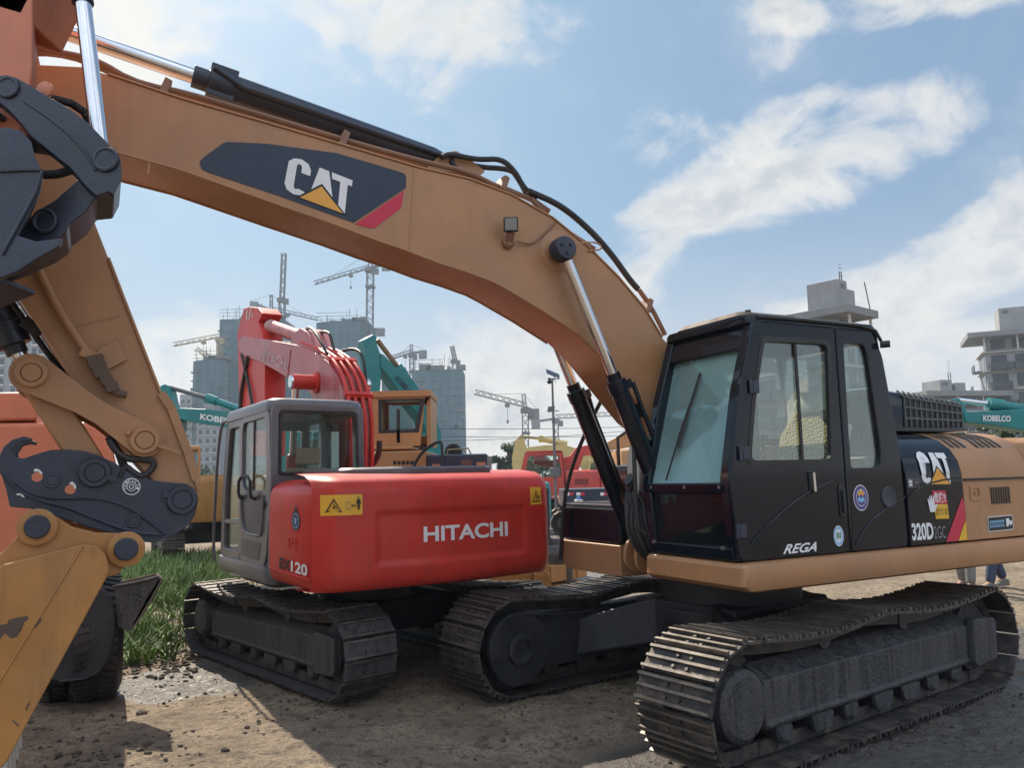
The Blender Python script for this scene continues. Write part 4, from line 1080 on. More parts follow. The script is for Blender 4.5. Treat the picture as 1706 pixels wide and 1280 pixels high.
# ------------------------------------------------------------------ the red excavator in the middle
def build_red_excavator():
    F = Frame(-1.68, 8.86, 124)
    root = thing('hydraulic_excavator', 'red excavator with a grey cab, its rounded red counterweight towards the viewer', 'excavator', F.o, F.h)
    cb = MB(); cb.lathe((-.05, 0, .5), (0, 0, 1), [(0, .55), (.12, .55), (.14, .48), (.42, .48)], 36); cb.box(-.7, .6, -.8, .8, .34, .62)
    under = cb.build('undercarriage', UND, root, bevel=.02); under.rotation_euler = (0, 0, R(8.5))
    for s in (1, -1):
        crawler(under, s * 1.0, .50, 1.42, -1.40, .345, .345, sag=.05, waves=2, outer=s, roller_n=6, pitch=.155, flat_shoe=True, mats=(MUD, MUD, DKS))
    # platform with the sill below the cab
    pf = MB(); o = rp([V((1.30, 1.22, 0)), V((-.62, 1.22, 0)), V((-.62, -1.1, 0)), V((1.30, -1.1, 0))], .10, 4)
    pf.loft([[V((.3 + (p.x - .3) * k, p.y * k, z)) for p in o] for z, k in ((.86, .93), (.90, .98), (1.0, 1.0), (1.06, .99), (1.07, .96))])
    pf.build('platform_sill', GREY, root)
    # body: left side panel, right side, counterweight
    yb = 1.215
    def rearx(y):       # plan curve of the back
        return -2.06 + .10 * (y / 1.1) ** 2 + .15 * max(0, (abs(y) - .98) / .22) ** 2.4
    def cwpt(u, z, n=0.0):     # u metres across (y), z height: the bulging back of the counterweight
        zz = (z - 1.40) / .46
        bulge = .075 * max(0, abs(zz)) ** 9.0 + .008 * zz * zz
        rec = 0.0
        a = min(1, max(0, (.78 - abs(u + .03)) / .05)); b = min(1, max(0, (.235 - abs(z - 1.37)) / .045))
        rec = .022 * (a * a * (3 - 2 * a)) * (b * b * (3 - 2 * b))
        return V((rearx(u) + bulge + rec - n, u, z))
    ys = [1.205 - 2.41 * i / 96 for i in range(97)]; zs = [.945 + .915 * i / 44 for i in range(45)]
    cw = MB(); cw.sheet(lambda y, z: cwpt(y, z), ys, zs)
    # roof of the counterweight and its underside
    cw.sheet(lambda y, t: cwpt(y, 1.86).lerp(V((-1.30, y, 1.90)), t) + V((0, 0, .035 * math.sin(min(1, t * 3) * PI / 2))), ys, [0, .08, .16, .24, .33, .6, 1])
    cw.sheet(lambda y, t: cwpt(y, .945).lerp(V((-1.30, y, .93)), t), ys, [0, .3, 1])
    bmesh.ops.remove_doubles(cw.bm, verts=cw.bm.verts, dist=.001)
    cwo = cw.build('counterweight', RED, root, ang=50)
    for s in (1, -1):
        sp = MB()
        zz = [.945, .97, 1.02, 1.10, 1.3, 1.6, 1.74, 1.80, 1.84, 1.865, 1.88]
        yy = [1.15, 1.185, 1.205, 1.213, 1.217, 1.217, 1.21, 1.19, 1.15, 1.08, 1.0]
        xr_ = rearx(1.205) + .03
        xs = [-.66 if s > 0 else 1.0, -.9, -1.3, -1.6, -1.70, xr_ ]
        sp.sheet(lambda x, k: V((x, s * (yy[k] - (.012 if x < -1.69 else 0) - (.012 if x < xr_ + .01 else 0)), zz[k])), xs, list(range(11)))
        sp.sheet(lambda x, y: V((x, s * y, 1.88 + (1.0 - y) * .03)), xs, [1.0, .5, 0])
        bmesh.ops.remove_doubles(sp.bm, verts=sp.bm.verts, dist=.001)
        spo = sp.build('side_panel', RED, root, ang=50)
        if s > 0:
            left = spo
    sl = MB(); sl.tube([(-.68, 1.218, 1.075), (-1.2, 1.221, 1.06), (-1.75, 1.205, 1.045)], .010, 6); sl.build('panel_crease', RED, left)
    hd = MB(); ho = rp([V((-.72, .95, 0)), V((-.72, -.62, 0)), V((-1.72, -.62, 0)), V((-1.72, .30, 0)), V((-1.45, .80, 0))], .08, 4)
    hd.loft([[V((p.x, p.y, 1.885)) for p in ho], [V((p.x, p.y, 1.955)) for p in ho], [V((-1.2 + (p.x + 1.2) * .96, p.y * .96, 1.975)) for p in ho]]); hd.build('engine_cover', GREY, root, ang=40)
    ex = MB(); ex.cyl((-1.0, -.75, 1.9), (-1.0, -.75, 2.05), .05); ex.build('exhaust_pipe', RUST, root)
    ft = MB(); ft.lathe((-1.55, -.35, .925), (0, 0, 1), [(-.03, .03), (.01, .05)], 10); ft.build('drain_plug', RED, root)
    # lettering and signs
    n_ = .006
    text('maker_lettering', 'HITACHI', lambda u, v: cwpt(.305 - .885 * u, 1.315 + .135 * v, n_), WHT, cwo, bold=.028)
    def sign(y0, y1, z0, z1, full=True):
        f = lambda u, v, n=n_: cwpt(y0 + (y1 - y0) * u, z0 + (z1 - z0) * v, n)
        g = MB(); g.sheet(lambda u, v: f(u, v), [i / 8 for i in range(9)], [i / 8 for i in range(9)]); s_ = g.build('warning_decal', YDEC, cwo)
        t = lambda u, v: f(u, v, n_ + .006)
        k = 1 if full else 1.9
        tri = [(.08, .16), (.45 * 1.0, .16), (.265, .84)]; tri2 = [(.125, .225), (.405, .225), (.265, .72)]
        fr = []
        for i in range(3):
            j = (i + 1) % 3; fr.append([tri[i], tri[j], tri2[j], tri2[i]])
        poly('warning_triangle', [[(a * k, b) for a, b in q] for q in fr], t, BDEC, s_)
        poly('warning_symbol', [[(a * k, b) for a, b in q] for q in ([(.22, .40), (.27, .32), (.29, .34), (.25, .42)], [(.255, .60), (.275, .60), (.275, .30), (.255, .30)], [(.28, .46), (.34, .30), (.36, .30), (.295, .5)])], t, BDEC, s_)
        if full:
            poly('machine_outline', [[(.56, .28), (.57, .28), (.57, .66), (.56, .66)], [(.66, .28), (.67, .28), (.67, .66), (.66, .66)], [(.57, .28), (.66, .28), (.66, .31), (.57, .31)], [(.57, .63), (.66, .63), (.66, .66), (.57, .66)]], t, DGRY, s_)
            poly('distance_arrow', [[(.69, .46), (.73, .38), (.73, .44), (.78, .44), (.78, .38), (.82, .46), (.78, .54), (.78, .48), (.73, .48), (.73, .54)]], t, BDEC, s_)
            poly('person_pictogram', [circ(.89, .83, .022, .05, 12), [(.84, .76), (.94, .76), (.955, .52), (.935, .52), (.925, .66), (.92, .26), (.895, .26), (.892, .50), (.886, .50), (.882, .26), (.858, .26), (.855, .66), (.845, .52), (.825, .52)]], t, BDEC, s_)
        else:
            poly('person_pictogram', [[(.90, .76), (1.0, .76), (1.0, .26), (.96, .26), (.95, .66)], [(.68, .46), (.75, .38), (.75, .44), (.88, .44), (.88, .48), (.75, .48), (.75, .54)]], t, BDEC, s_)
    sign(1.165, .855, 1.575, 1.745)
    sign(-.855, -1.00, 1.59, 1.755, False)
    PY = 1.222
    text('model_lettering', 'EX', bil((-.98, PY, 1.09), (-1.28, PY, 1.085), (-.98, PY, 1.185)), BDEC, left, bold=.03)
    text('model_lettering', '120', bil((-1.30, PY, 1.085), (-1.70, PY - .005, 1.075), (-1.30, PY, 1.18)), WHT, left, bold=.03)
    cr = bil((-1.28, PY, 1.42), (-1.55, PY, 1.42), (-1.28, PY, 1.66))
    crest = poly('club_crest', [circ(.5, .44, .40, .36), [(.34, .72), (.66, .72), (.56, .98), (.44, .98)]], cr, NAVY, left)
    poly('crest_ring', annulus(.5, .44, .27, .31, 24, .9), lambda u, v: cr(u, v) + V((0, .001, 0)), LBLUE, left)
    poly('crest_shield', [[(.40, .54), (.60, .54), (.58, .36), (.5, .28), (.42, .36)]], lambda u, v: cr(u, v) + V((0, .002, 0)), LBLUE, left)
    lt = MB(); lt.ring(rp(XZ([(-1.22, 1.27), (-1.42, 1.27), (-1.42, 1.38), (-1.22, 1.38)], PY - .004), .01), rp(XZ([(-1.24, 1.282), (-1.40, 1.282), (-1.40, 1.368), (-1.24, 1.368)], PY - .004), .01), (0, .006, 0)); lt.cyl((-1.32, PY - .01, 1.33), (-1.32, PY + .004, 1.33), .015)
    lt.build('panel_latch', RED, left)
    # ---- cab
    YL, YR = 1.20, .235
    cab_m = MB()
    for y0, y1 in ((YL - .09, YL - .014), (YR, YR + .09)):
        cab_m.pxz([(1.26, 1.02), (1.22, 1.75), (1.06, 2.56), (.96, 2.60), (1.12, 1.75), (1.12, 1.02)], y0, y1)
        cab_m.box(.36, .46, y0, y1, 1.02, 2.6)
        cab_m.pxz([(-.60, 1.02), (-.62, 1.9), (-.60, 2.58), (-.49, 2.58), (-.52, 1.9), (-.50, 1.02)], y0, y1)
        cab_m.box(-.60, 1.02, y0, y1, 2.52, 2.60)
        cab_m.box(-.6, 1.24, y0 + .005, y1 - .005, 1.02, 1.10)
    cab_m.box(-.55, 1.2, YR, YR + .05, 1.02, 1.75)
    cab_m.pxz([(1.03, 2.46), (.98, 2.60), (.90, 2.60), (.95, 2.46)], YR + .05, YL - .05)
    cab_m.box(1.16, 1.25, YR + .05, YL - .05, 1.02, 1.16)
    cab_m.box(1.17, 1.235, YR + .05, YL - .05, 1.40, 1.46)
    cab = cab_m.build('cab', GREY, root, bevel=.018, seg=3)
    # back wall with the big rear window
    bo = rp([V((-.615, YL, 1.02)), V((-.635, YL, 1.9)), V((-.60, YL - .015, 2.62)), V((-.60, YR + .015, 2.62)), V((-.635, YR, 1.9)), V((-.615, YR, 1.02))], .07)
    bi = rp([V((-.632, YL - .075, 1.93)), V((-.632, YL - .075, 2.0)), V((-.612, YL - .085, 2.555)), V((-.612, YR + .075, 2.555)), V((-.632, YR + .07, 2.0)), V((-.632, YR + .07, 1.93))], .05)
    bw = MB(); bw.ring(bo, bi, (.05, 0, 0)); bwo = bw.build('cab_back_wall', GREY, cab, bevel=.010)
    bi2 = rp([V((-.645, YL - .10, 1.955)), V((-.645, YL - .10, 2.0)), V((-.622, YL - .11, 2.53)), V((-.622, YR + .10, 2.53)), V((-.645, YR + .095, 2.0)), V((-.645, YR + .095, 1.955))], .05)
    bi3 = [p + V((-.012, 0, 0)) for p in bi]
    se = MB(); se.ring(bi3, bi2, (.03, 0, 0)); se.build('window_seal', RUB, bwo)
    g = MB(); g.prism([p + V((.012, 0, 0)) for p in bi], (.005, 0, 0)); g.build('rear_window', GLS, bwo)
    ro = rp([V((1.10, YR - .01, 0)), V((-.62, YR - .01, 0)), V((-.62, YL + .01, 0)), V((1.10, YL + .01, 0))], .16, 6)
    rf = MB(); rf.loft([[V((.24 + (p.x - .24) * k, .72 + (p.y - .72) * k, z - .03 * max(0, (p.x - .6)) )) for p in ro] for z, k in ((2.56, .995), (2.60, 1.0), (2.645, .99), (2.675, .95), (2.69, .85), (2.695, .5))])
    rf.build('cab_roof', GREY, cab, ang=50)
    # door
    do = rp(XZ([(.37, 1.06), (.46, 1.20), (.46, 2.40), (.40, 2.58), (-.50, 2.60), (-.58, 2.45), (-.62, 1.7), (-.50, 1.15), (-.38, 1.0), (.25, 1.02)], YL), .07)
    di = rp(XZ([(.36, 1.86), (.365, 1.95), (.37, 2.40), (.33, 2.49), (-.40, 2.50), (-.46, 2.42), (-.48, 1.90), (-.44, 1.80), (-.30, 1.78), (.25, 1.79)], YL), .05)
    d = MB(); d.ring(do, di, (0, -.04, 0)); door = d.build('cab_door', GREY, cab, bevel=.012, seg=3)
    g = MB(); g.prism([p + V((0, -.025, 0)) for p in di], (0, .005, 0)); g.build('door_window', GLS, door)
    g = MB(); g.box(-.02, .01, YL - .024, YL - .012, 1.79, 2.49); g.build('window_divider', RUB, door)
    rc = MB()
    U = [(.33, 1.74), (.33, 1.55), (.28, 1.42), (.16, 1.35), (-.34, 1.34), (-.40, 1.42), (-.42, 1.74)]
    rc.prism(XZ(U, YL - .002), (0, .004, 0)); rc.build('door_recess', DKS, door)
    rt = MB(); rt.tube([(x, YL + .006, z) for x, z in U], .016, 8, 1); rt.build('recess_rim', GREY, door)
    lw = MB(); lw.prism(rp(XZ([(.33, 1.12), (.33, 1.29), (-.36, 1.28), (-.28, 1.10)], YL - .001), .04), (0, .004, 0)); lw.build('door_lower_panel', DKS, door)
    hb = MB(); hb.tube([(.30, YL, 1.70), (.30, YL + .05, 1.72), (.29, YL + .05, 1.93), (-.12, YL + .05, 1.93), (-.13, YL + .05, 1.72), (-.13, YL, 1.70)], .016, 8, 1); hb.build('door_handle', RUB, door)
    lk = MB(); lk.box(-.48, -.40, YL, YL + .02, 1.62, 1.68); lk.build('door_lock', RUB, door, bevel=.006)
    fq = MB(); fq.pxz([(.47, 1.12), (.47, 2.50), (.95, 2.50), (1.11, 1.75), (1.12, 1.12)], YL - .05, YL - .044); fq.build('front_side_window', GLS, cab)
    fs = MB(); fs.ring(rp(XZ([(.45, 1.05), (.45, 2.56), (1.0, 2.56), (1.19, 1.75), (1.21, 1.05)], YL - .012), .05), rp(XZ([(.52, 1.15), (.52, 2.47), (.92, 2.47), (1.08, 1.75), (1.10, 1.15)], YL - .012), .05), (0, -.04, 0)); fs.box(.52, 1.10, YL - .05, YL - .015, 1.42, 1.47); fs.build('front_side_frame', GREY, cab, bevel=.01)
    g = MB(); g.hexa([V((1.20, YR + .09, 1.46)), V((1.20, YL - .09, 1.46)), V((1.207, YL - .09, 1.46)), V((1.207, YR + .09, 1.46)), V((1.0, YR + .09, 2.47)), V((1.0, YL - .09, 2.47)), V((1.007, YL - .09, 2.47)), V((1.007, YR + .09, 2.47))]); g.build('windscreen', GLS, cab)
    g = MB(); g.box(.0, 1.12, YR + .03, YR + .036, 1.75, 2.52); g.build('right_window', GLS, cab)
    gr = MB(); gr.tube([(1.02, YL - .02, 2.57), (1.16, YL + .02, 2.55), (1.27, YL + .03, 2.2), (1.40, YL + .03, 1.2), (1.34, YL + .02, .98)], .017, 8, 1); gr.build('cab_handrail', GREY, cab)
    inn = MB(); inn.box(-.5, 1.15, YR + .05, YL - .09, 1.04, 1.08); inn.box(-.45, .45, YR + .06, YR + .26, 1.08, 1.62); inn.box(.78, 1.1, YR + .06, YR + .2, 1.08, 1.95)
    inn.build('cab_console', GRYW, cab, bevel=.02)
    st = MB(); st.box(-.15, .42, .50, .98, 1.1, 1.50); st.loft([rp([V((-.28, .48, 1.45)), V((-.28, 1.0, 1.45)), V((-.12, 1.0, 1.45)), V((-.12, .48, 1.45))], .05), rp([V((-.38, .52, 2.0)), V((-.38, .96, 2.0)), V((-.26, .96, 2.0)), V((-.26, .52, 2.0))], .05)])
    st.loft([rp([V((-.40, .62, 2.03)), V((-.40, .86, 2.03)), V((-.30, .86, 2.03)), V((-.30, .62, 2.03))], .04), rp([V((-.42, .62, 2.2)), V((-.42, .86, 2.2)), V((-.34, .86, 2.2)), V((-.34, .62, 2.2))], .04)])
    st.build('operator_seat', TAN, cab, bevel=.02)
    lv = MB()
    for y in (.42, 1.02):
        lv.tube([(.5, y, 1.3), (.52, y, 1.6), (.50, y, 1.72)], [.012, .012, .026], 8)
    lv.tube([(.95, .6, 1.1), (.9, .6, 1.65)], .012, 6); lv.tube([(.95, .8, 1.1), (.9, .8, 1.65)], .012, 6)
    lv.build('control_lever', RUB, cab)
    # ---- boom
    HW = .17
    tp = [(398, 566), (404, 560), (431, 564), (495, 575), (520, 585), (545, 602), (562, 628), (571, 660), (576, 700)]
    bt = [(515, 654), (490, 637), (461, 619), (430, 602), (413, 597), (403, 592), (397, 580)]
    ol = [F.y(a, b, HW) for a, b in tp] + [V((.05, HW, 2.1)), V((.12, HW, 1.75)), V((.0, HW, 1.55)), V((.25, HW, 1.50)), V((.50, HW, 1.75)), V((.62, HW, 2.5))] + [F.y(a, b, HW) for a, b in bt]
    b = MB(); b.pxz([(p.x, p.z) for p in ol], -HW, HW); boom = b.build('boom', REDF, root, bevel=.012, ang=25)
    tx = bil(F.y(432, 604, HW + .004), F.y(477, 622, HW + .004), F.y(437, 577, HW + .004))
    text('boom_lettering', 'HITACHI', lambda u, v: tx(u, v * .62 + .16), FADE, boom, bold=.02)
    Q = [F.y(a, b, HW) for a, b in ((495, 575), (520, 585), (545, 602), (562, 628), (571, 660), (576, 700))] + [V((.05, HW, 2.1)), V((.10, HW, 1.8))]
    for k in range(4):
        off = []
        for n_i, p in enumerate(Q):
            d = (Q[min(n_i + 1, len(Q) - 1)] - Q[max(n_i - 1, 0)]).normalized(); nn = V((-d.z, 0, d.x)); nn = -nn if nn.x > 0 and nn.z < .2 or nn.z < -.2 else nn
            off.append(V((p.x, -.13 + k * .085, p.z)) + nn * (.045 if k % 2 else .035))
        hose('boom_pipe', off, .024, RED, boom, 8, 1)
    for n_i in (2, 4):
        cl = MB(); p = Q[n_i]; cl.obox(V((p.x - .03, 0, p.z + .02)), (.03, 0, .02), (0, .17, 0), (-.012, 0, .02)); cl.build('pipe_clamp', RED, boom)
    bs = MB(); pv = F.y(528, 638, HW); bs.lathe(V((pv.x, HW, pv.z)), (0, 1, 0), [(0, .13), (.03, .13), (.04, .09), (.30, .09), (.31, .07), (.31, .01)], 26); bs.build('boom_pin_boss', RED, boom)
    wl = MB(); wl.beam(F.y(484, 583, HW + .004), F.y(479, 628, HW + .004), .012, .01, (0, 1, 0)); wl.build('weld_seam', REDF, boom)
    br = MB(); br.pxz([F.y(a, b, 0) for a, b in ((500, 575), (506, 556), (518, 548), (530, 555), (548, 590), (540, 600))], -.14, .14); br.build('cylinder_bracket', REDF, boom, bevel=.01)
    # boom cylinders
    for s in (1, -1):
        pn = V((pv.x, s * .43, pv.z)); ft_ = V((1.35, s * .36, 1.15)); d = (ft_ - pn).normalized(); L = (ft_ - pn).length
        c = MB(); c.lathe(pn + d * (L * .45), d, [(0, .06), (.05, .075), (L * .5, .075), (L * .55, .05)], 22); c.cyl(ft_ + V((0, -.06, 0)), ft_ + V((0, .06, 0)), .08); cy = c.build('boom_cylinder', RED, root, bevel=.004)
        r_ = MB(); r_.cyl(pn, pn + d * L * .5, .042, n=20); r_.cyl(pn + V((0, -.07, 0)), pn + V((0, .07, 0)), .075); r_.build('piston_rod', CHR, cy)
    # stick cylinder
    a0, a1, a2, a3 = F.y(428, 535, 0), F.y(448, 542, 0), F.y(500, 560, 0), F.y(515, 556, 0)
    c = MB(); d = (F.y(506, 563, 0) - a1).normalized(); L = (F.y(506, 563, 0) - a1).length
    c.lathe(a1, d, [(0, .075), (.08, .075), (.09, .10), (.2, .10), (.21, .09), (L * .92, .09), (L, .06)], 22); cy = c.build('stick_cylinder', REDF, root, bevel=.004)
    r_ = MB(); r_.cyl(a1, a1 - d * .9, .045, n=18); r_.build('piston_rod', CHR, cy)
    # stick hanging beyond the boom end
    SW = .15
    so = [(406, 514), (416, 511), (430, 513), (437, 522), (434, 530), (430, 536), (436, 552), (441, 600), (441, 760), (398, 760), (398, 660), (396, 585), (395, 555), (400, 535)]
    s_ = MB(); s_.pxz([F.y(a, b, SW) for a, b in so], -SW, SW); stick = s_.build('stick', RED, root, bevel=.012, ang=25)
    hose('stick_hose', [F.y(a, b, SW + .03) for a, b in ((413, 594), (406, 630), (400, 665), (399, 740))], .028, RUB, stick); hose('stick_hose', [F.y(a, b, SW + .03) for a, b in ((402, 590), (414, 640), (421, 680), (422, 740))], .022, RUB, stick)
    cap = F.y(415, 523, SW + .004); poly('stick_number', [[(-.10, -.12), (-.05, -.12), (-.05, .12), (-.10, .12)], [(-.20, -.12), (-.15, -.12), (-.24, .12), (-.29, .12)], [(-.25, .05), (-.36, -.12), (-.31, -.12), (-.27, .02)]], lambda u, v: cap + V((u * 1.2 + .22, 0, v * .7)), WHTG, stick)
    hose('boom_hose', [F.y(a, b, y) for (a, b), y in (((503, 572), .0), ((506, 552), .05), ((515, 545), .1), ((524, 551), .15), ((535, 570), .16), ((545, 590), .16))], .019, RUB, boom, 8, 2)
    hose('boom_hose', [F.y(a, b, -.05) for a, b in ((528, 556), (540, 552), (550, 556), (554, 575), (560, 590))], .019, RUB, boom, 8, 2)
    hose('boom_hose', [F.y(a, b, -.3) for a, b in ((566, 586), (590, 580), (604, 590), (609, 620), (611, 660))], .019, RUB, boom, 8, 2)
    hose('boom_hose', [F.y(a, b, HW - .05) for a, b in ((500, 578), (530, 590), (550, 610), (560, 640))], .02, RUB, boom, 8, 1)
    hose('boom_hose', [F.y(a, b, -.15) for a, b in ((459, 616), (464, 630), (463, 645), (459, 660), (452, 672))], .03, RUB, boom, 8, 1)
    hose('boom_hose', [F.y(a, b, -.35) for a, b in ((632, 735), (632, 755), (622, 775), (604, 782))], .035, RUB, boom, 8, 1)
    return F


FH = build_red_excavator()


# ------------------------------------------------------------------ ground
def hgt(x, y):
    v = V((x, y, 0))
    near = max(0.0, 1 - max(0, y - 10) / 30)
    h = .034 * noise.fractal(v * .55, 1.0, 2.0, 4) + .020 * near * noise.fractal(v * 2.6, .9, 2.0, 4) + .016 * near * max(0, noise.noise(v * 8.0)) + .010 * near * noise.noise(v * 19.0) + .006 * near * noise.noise(v * 37.0)
    h = h * min(1, y / 4.0) if y > 0 else 0
    # keep it flat below the crawlers
    return min(h, .045) - .022


def graded(a, b, fine0, fine1, d, grow):
    v = [fine0]
    while v[-1] < fine1:
        v.append(v[-1] + d)
    s = d
    while v[-1] < b:
        s *= grow; v.append(min(b, v[-1] + s))
    s = d; lo = [fine0]
    while lo[-1] > a:
        s *= grow; lo.append(max(a, lo[-1] - s))
    return lo[::-1][:-1] + v


def build_ground():
    xs = graded(-1500, 1500, -4.2, 4.4, .036, 1.13); ys = graded(-1200, 2600, 4.4, 8.6, .032, 1.10)
    m = MB(); m.sheet(lambda x, y: V((x, y, hgt(x, y) if abs(x) < 60 and 0 < y < 90 else -.02)), xs, ys)
    g = bpy.data.materials.new('yard_dirt'); g.use_nodes = True; nt = g.node_tree; b = nt.nodes['Principled BSDF']
    geo = N(nt, 'ShaderNodeNewGeometry'); pos = geo.outputs['Position']
    def nz(scale, det=8, rough=.6):
        n = N(nt, 'ShaderNodeTexNoise'); n.inputs['Scale'].default_value = scale; n.inputs['Detail'].default_value = det; n.inputs['Roughness'].default_value = rough; nt.links.new(pos, n.inputs['Vector']); return n.outputs[0]
    big, mid, fin, gran = nz(.35), nz(1.6), nz(9), nz(60, 4)
    c = MIX(nt, SMOOTH(nt, mid, .3, .7), c4((.18, .135, .092)), c4((.335, .26, .18)))
    c = MIX(nt, SMOOTH(nt, fin, .50, .66, 0, .8), c, c4((.11, .083, .062)))
    c = MIX(nt, SMOOTH(nt, nz(24, 8, .7), .52, .62, 0, .6), c, c4((.10, .078, .06)))
    c = MIX(nt, SMOOTH(nt, gran, .56, .66, 0, .55), c, c4((.10, .08, .062)))
    sep = N(nt, 'ShaderNodeSeparateXYZ'); nt.links.new(pos, sep.inputs[0])
    def spot(cx_, cy_, rx, ry):
        u = MATH(nt, 'DIVIDE', MATH(nt, 'SUBTRACT', sep.outputs[0], cx_), rx); v = MATH(nt, 'DIVIDE', MATH(nt, 'SUBTRACT', sep.outputs[1], cy_), ry)
        r2 = MATH(nt, 'ADD', MATH(nt, 'MULTIPLY', u, u), MATH(nt, 'MULTIPLY', v, v))
        return SMOOTH(nt, r2, 0, 2.0, 1, 0)
    wet = None
    for s in ((3.2, 5.1, 2.9, 1.35), (4.4, 6.4, 1.6, 1.0), (-3.2, 8.0, .7, .7), (5.5, 8.5, 1.6, 1.0), (1.0, 17, 3.5, 2.2), (2.2, 4.4, 1.4, .6)):
        q = spot(*s); wet = q if wet is None else MATH(nt, 'MAXIMUM', wet, q)
    w = SMOOTH(nt, MATH(nt, 'ADD', wet, MATH(nt, 'MULTIPLY', MATH(nt, 'SUBTRACT', mid, .5), .9)), .30, .62)
    c = MIX(nt, MATH(nt, 'MULTIPLY', w, .88), c, c4((.098, .091, .087)))
    def specks(scale, r, k, dark):
        vo = N(nt, 'ShaderNodeTexVoronoi'); vo.inputs['Scale'].default_value = scale; nt.links.new(pos, vo.inputs['Vector'])
        return MATH(nt, 'MULTIPLY', SMOOTH(nt, vo.outputs['Distance'], r, r * .55, 0, k), SMOOTH(nt, MATH(nt, 'ADD', mid, MATH(nt, 'MULTIPLY', fin, .4)), .55, .78))
    c = MIX(nt, specks(34, .30, .85, 0), c, c4((.07, .05, .038)))
    c = MIX(nt, specks(11, .26, .7, 0), c, c4((.09, .066, .05)))
    c = MIX(nt, SMOOTH(nt, big, .58, .72, 0, .5), c, c4((.16, .13, .10)))
    nt.links.new(c, b.inputs['Base Color'])
    nt.links.new(MATH(nt, 'SUBTRACT', .92, MATH(nt, 'MULTIPLY', w, .56)), b.inputs['Roughness'])
    bp = N(nt, 'ShaderNodeBump'); bp.inputs['Strength'].default_value = 1.0; bp.inputs['Distance'].default_value = .06
    nt.links.new(MATH(nt, 'ADD', fin, MATH(nt, 'MULTIPLY', gran, .4)), bp.inputs['Height']); nt.links.new(bp.outputs[0], b.inputs['Normal'])
    o = m.build('ground', g); tag(o, kind='structure', label='sandy yard of packed dirt with dark damp patches')
    return o


build_ground()


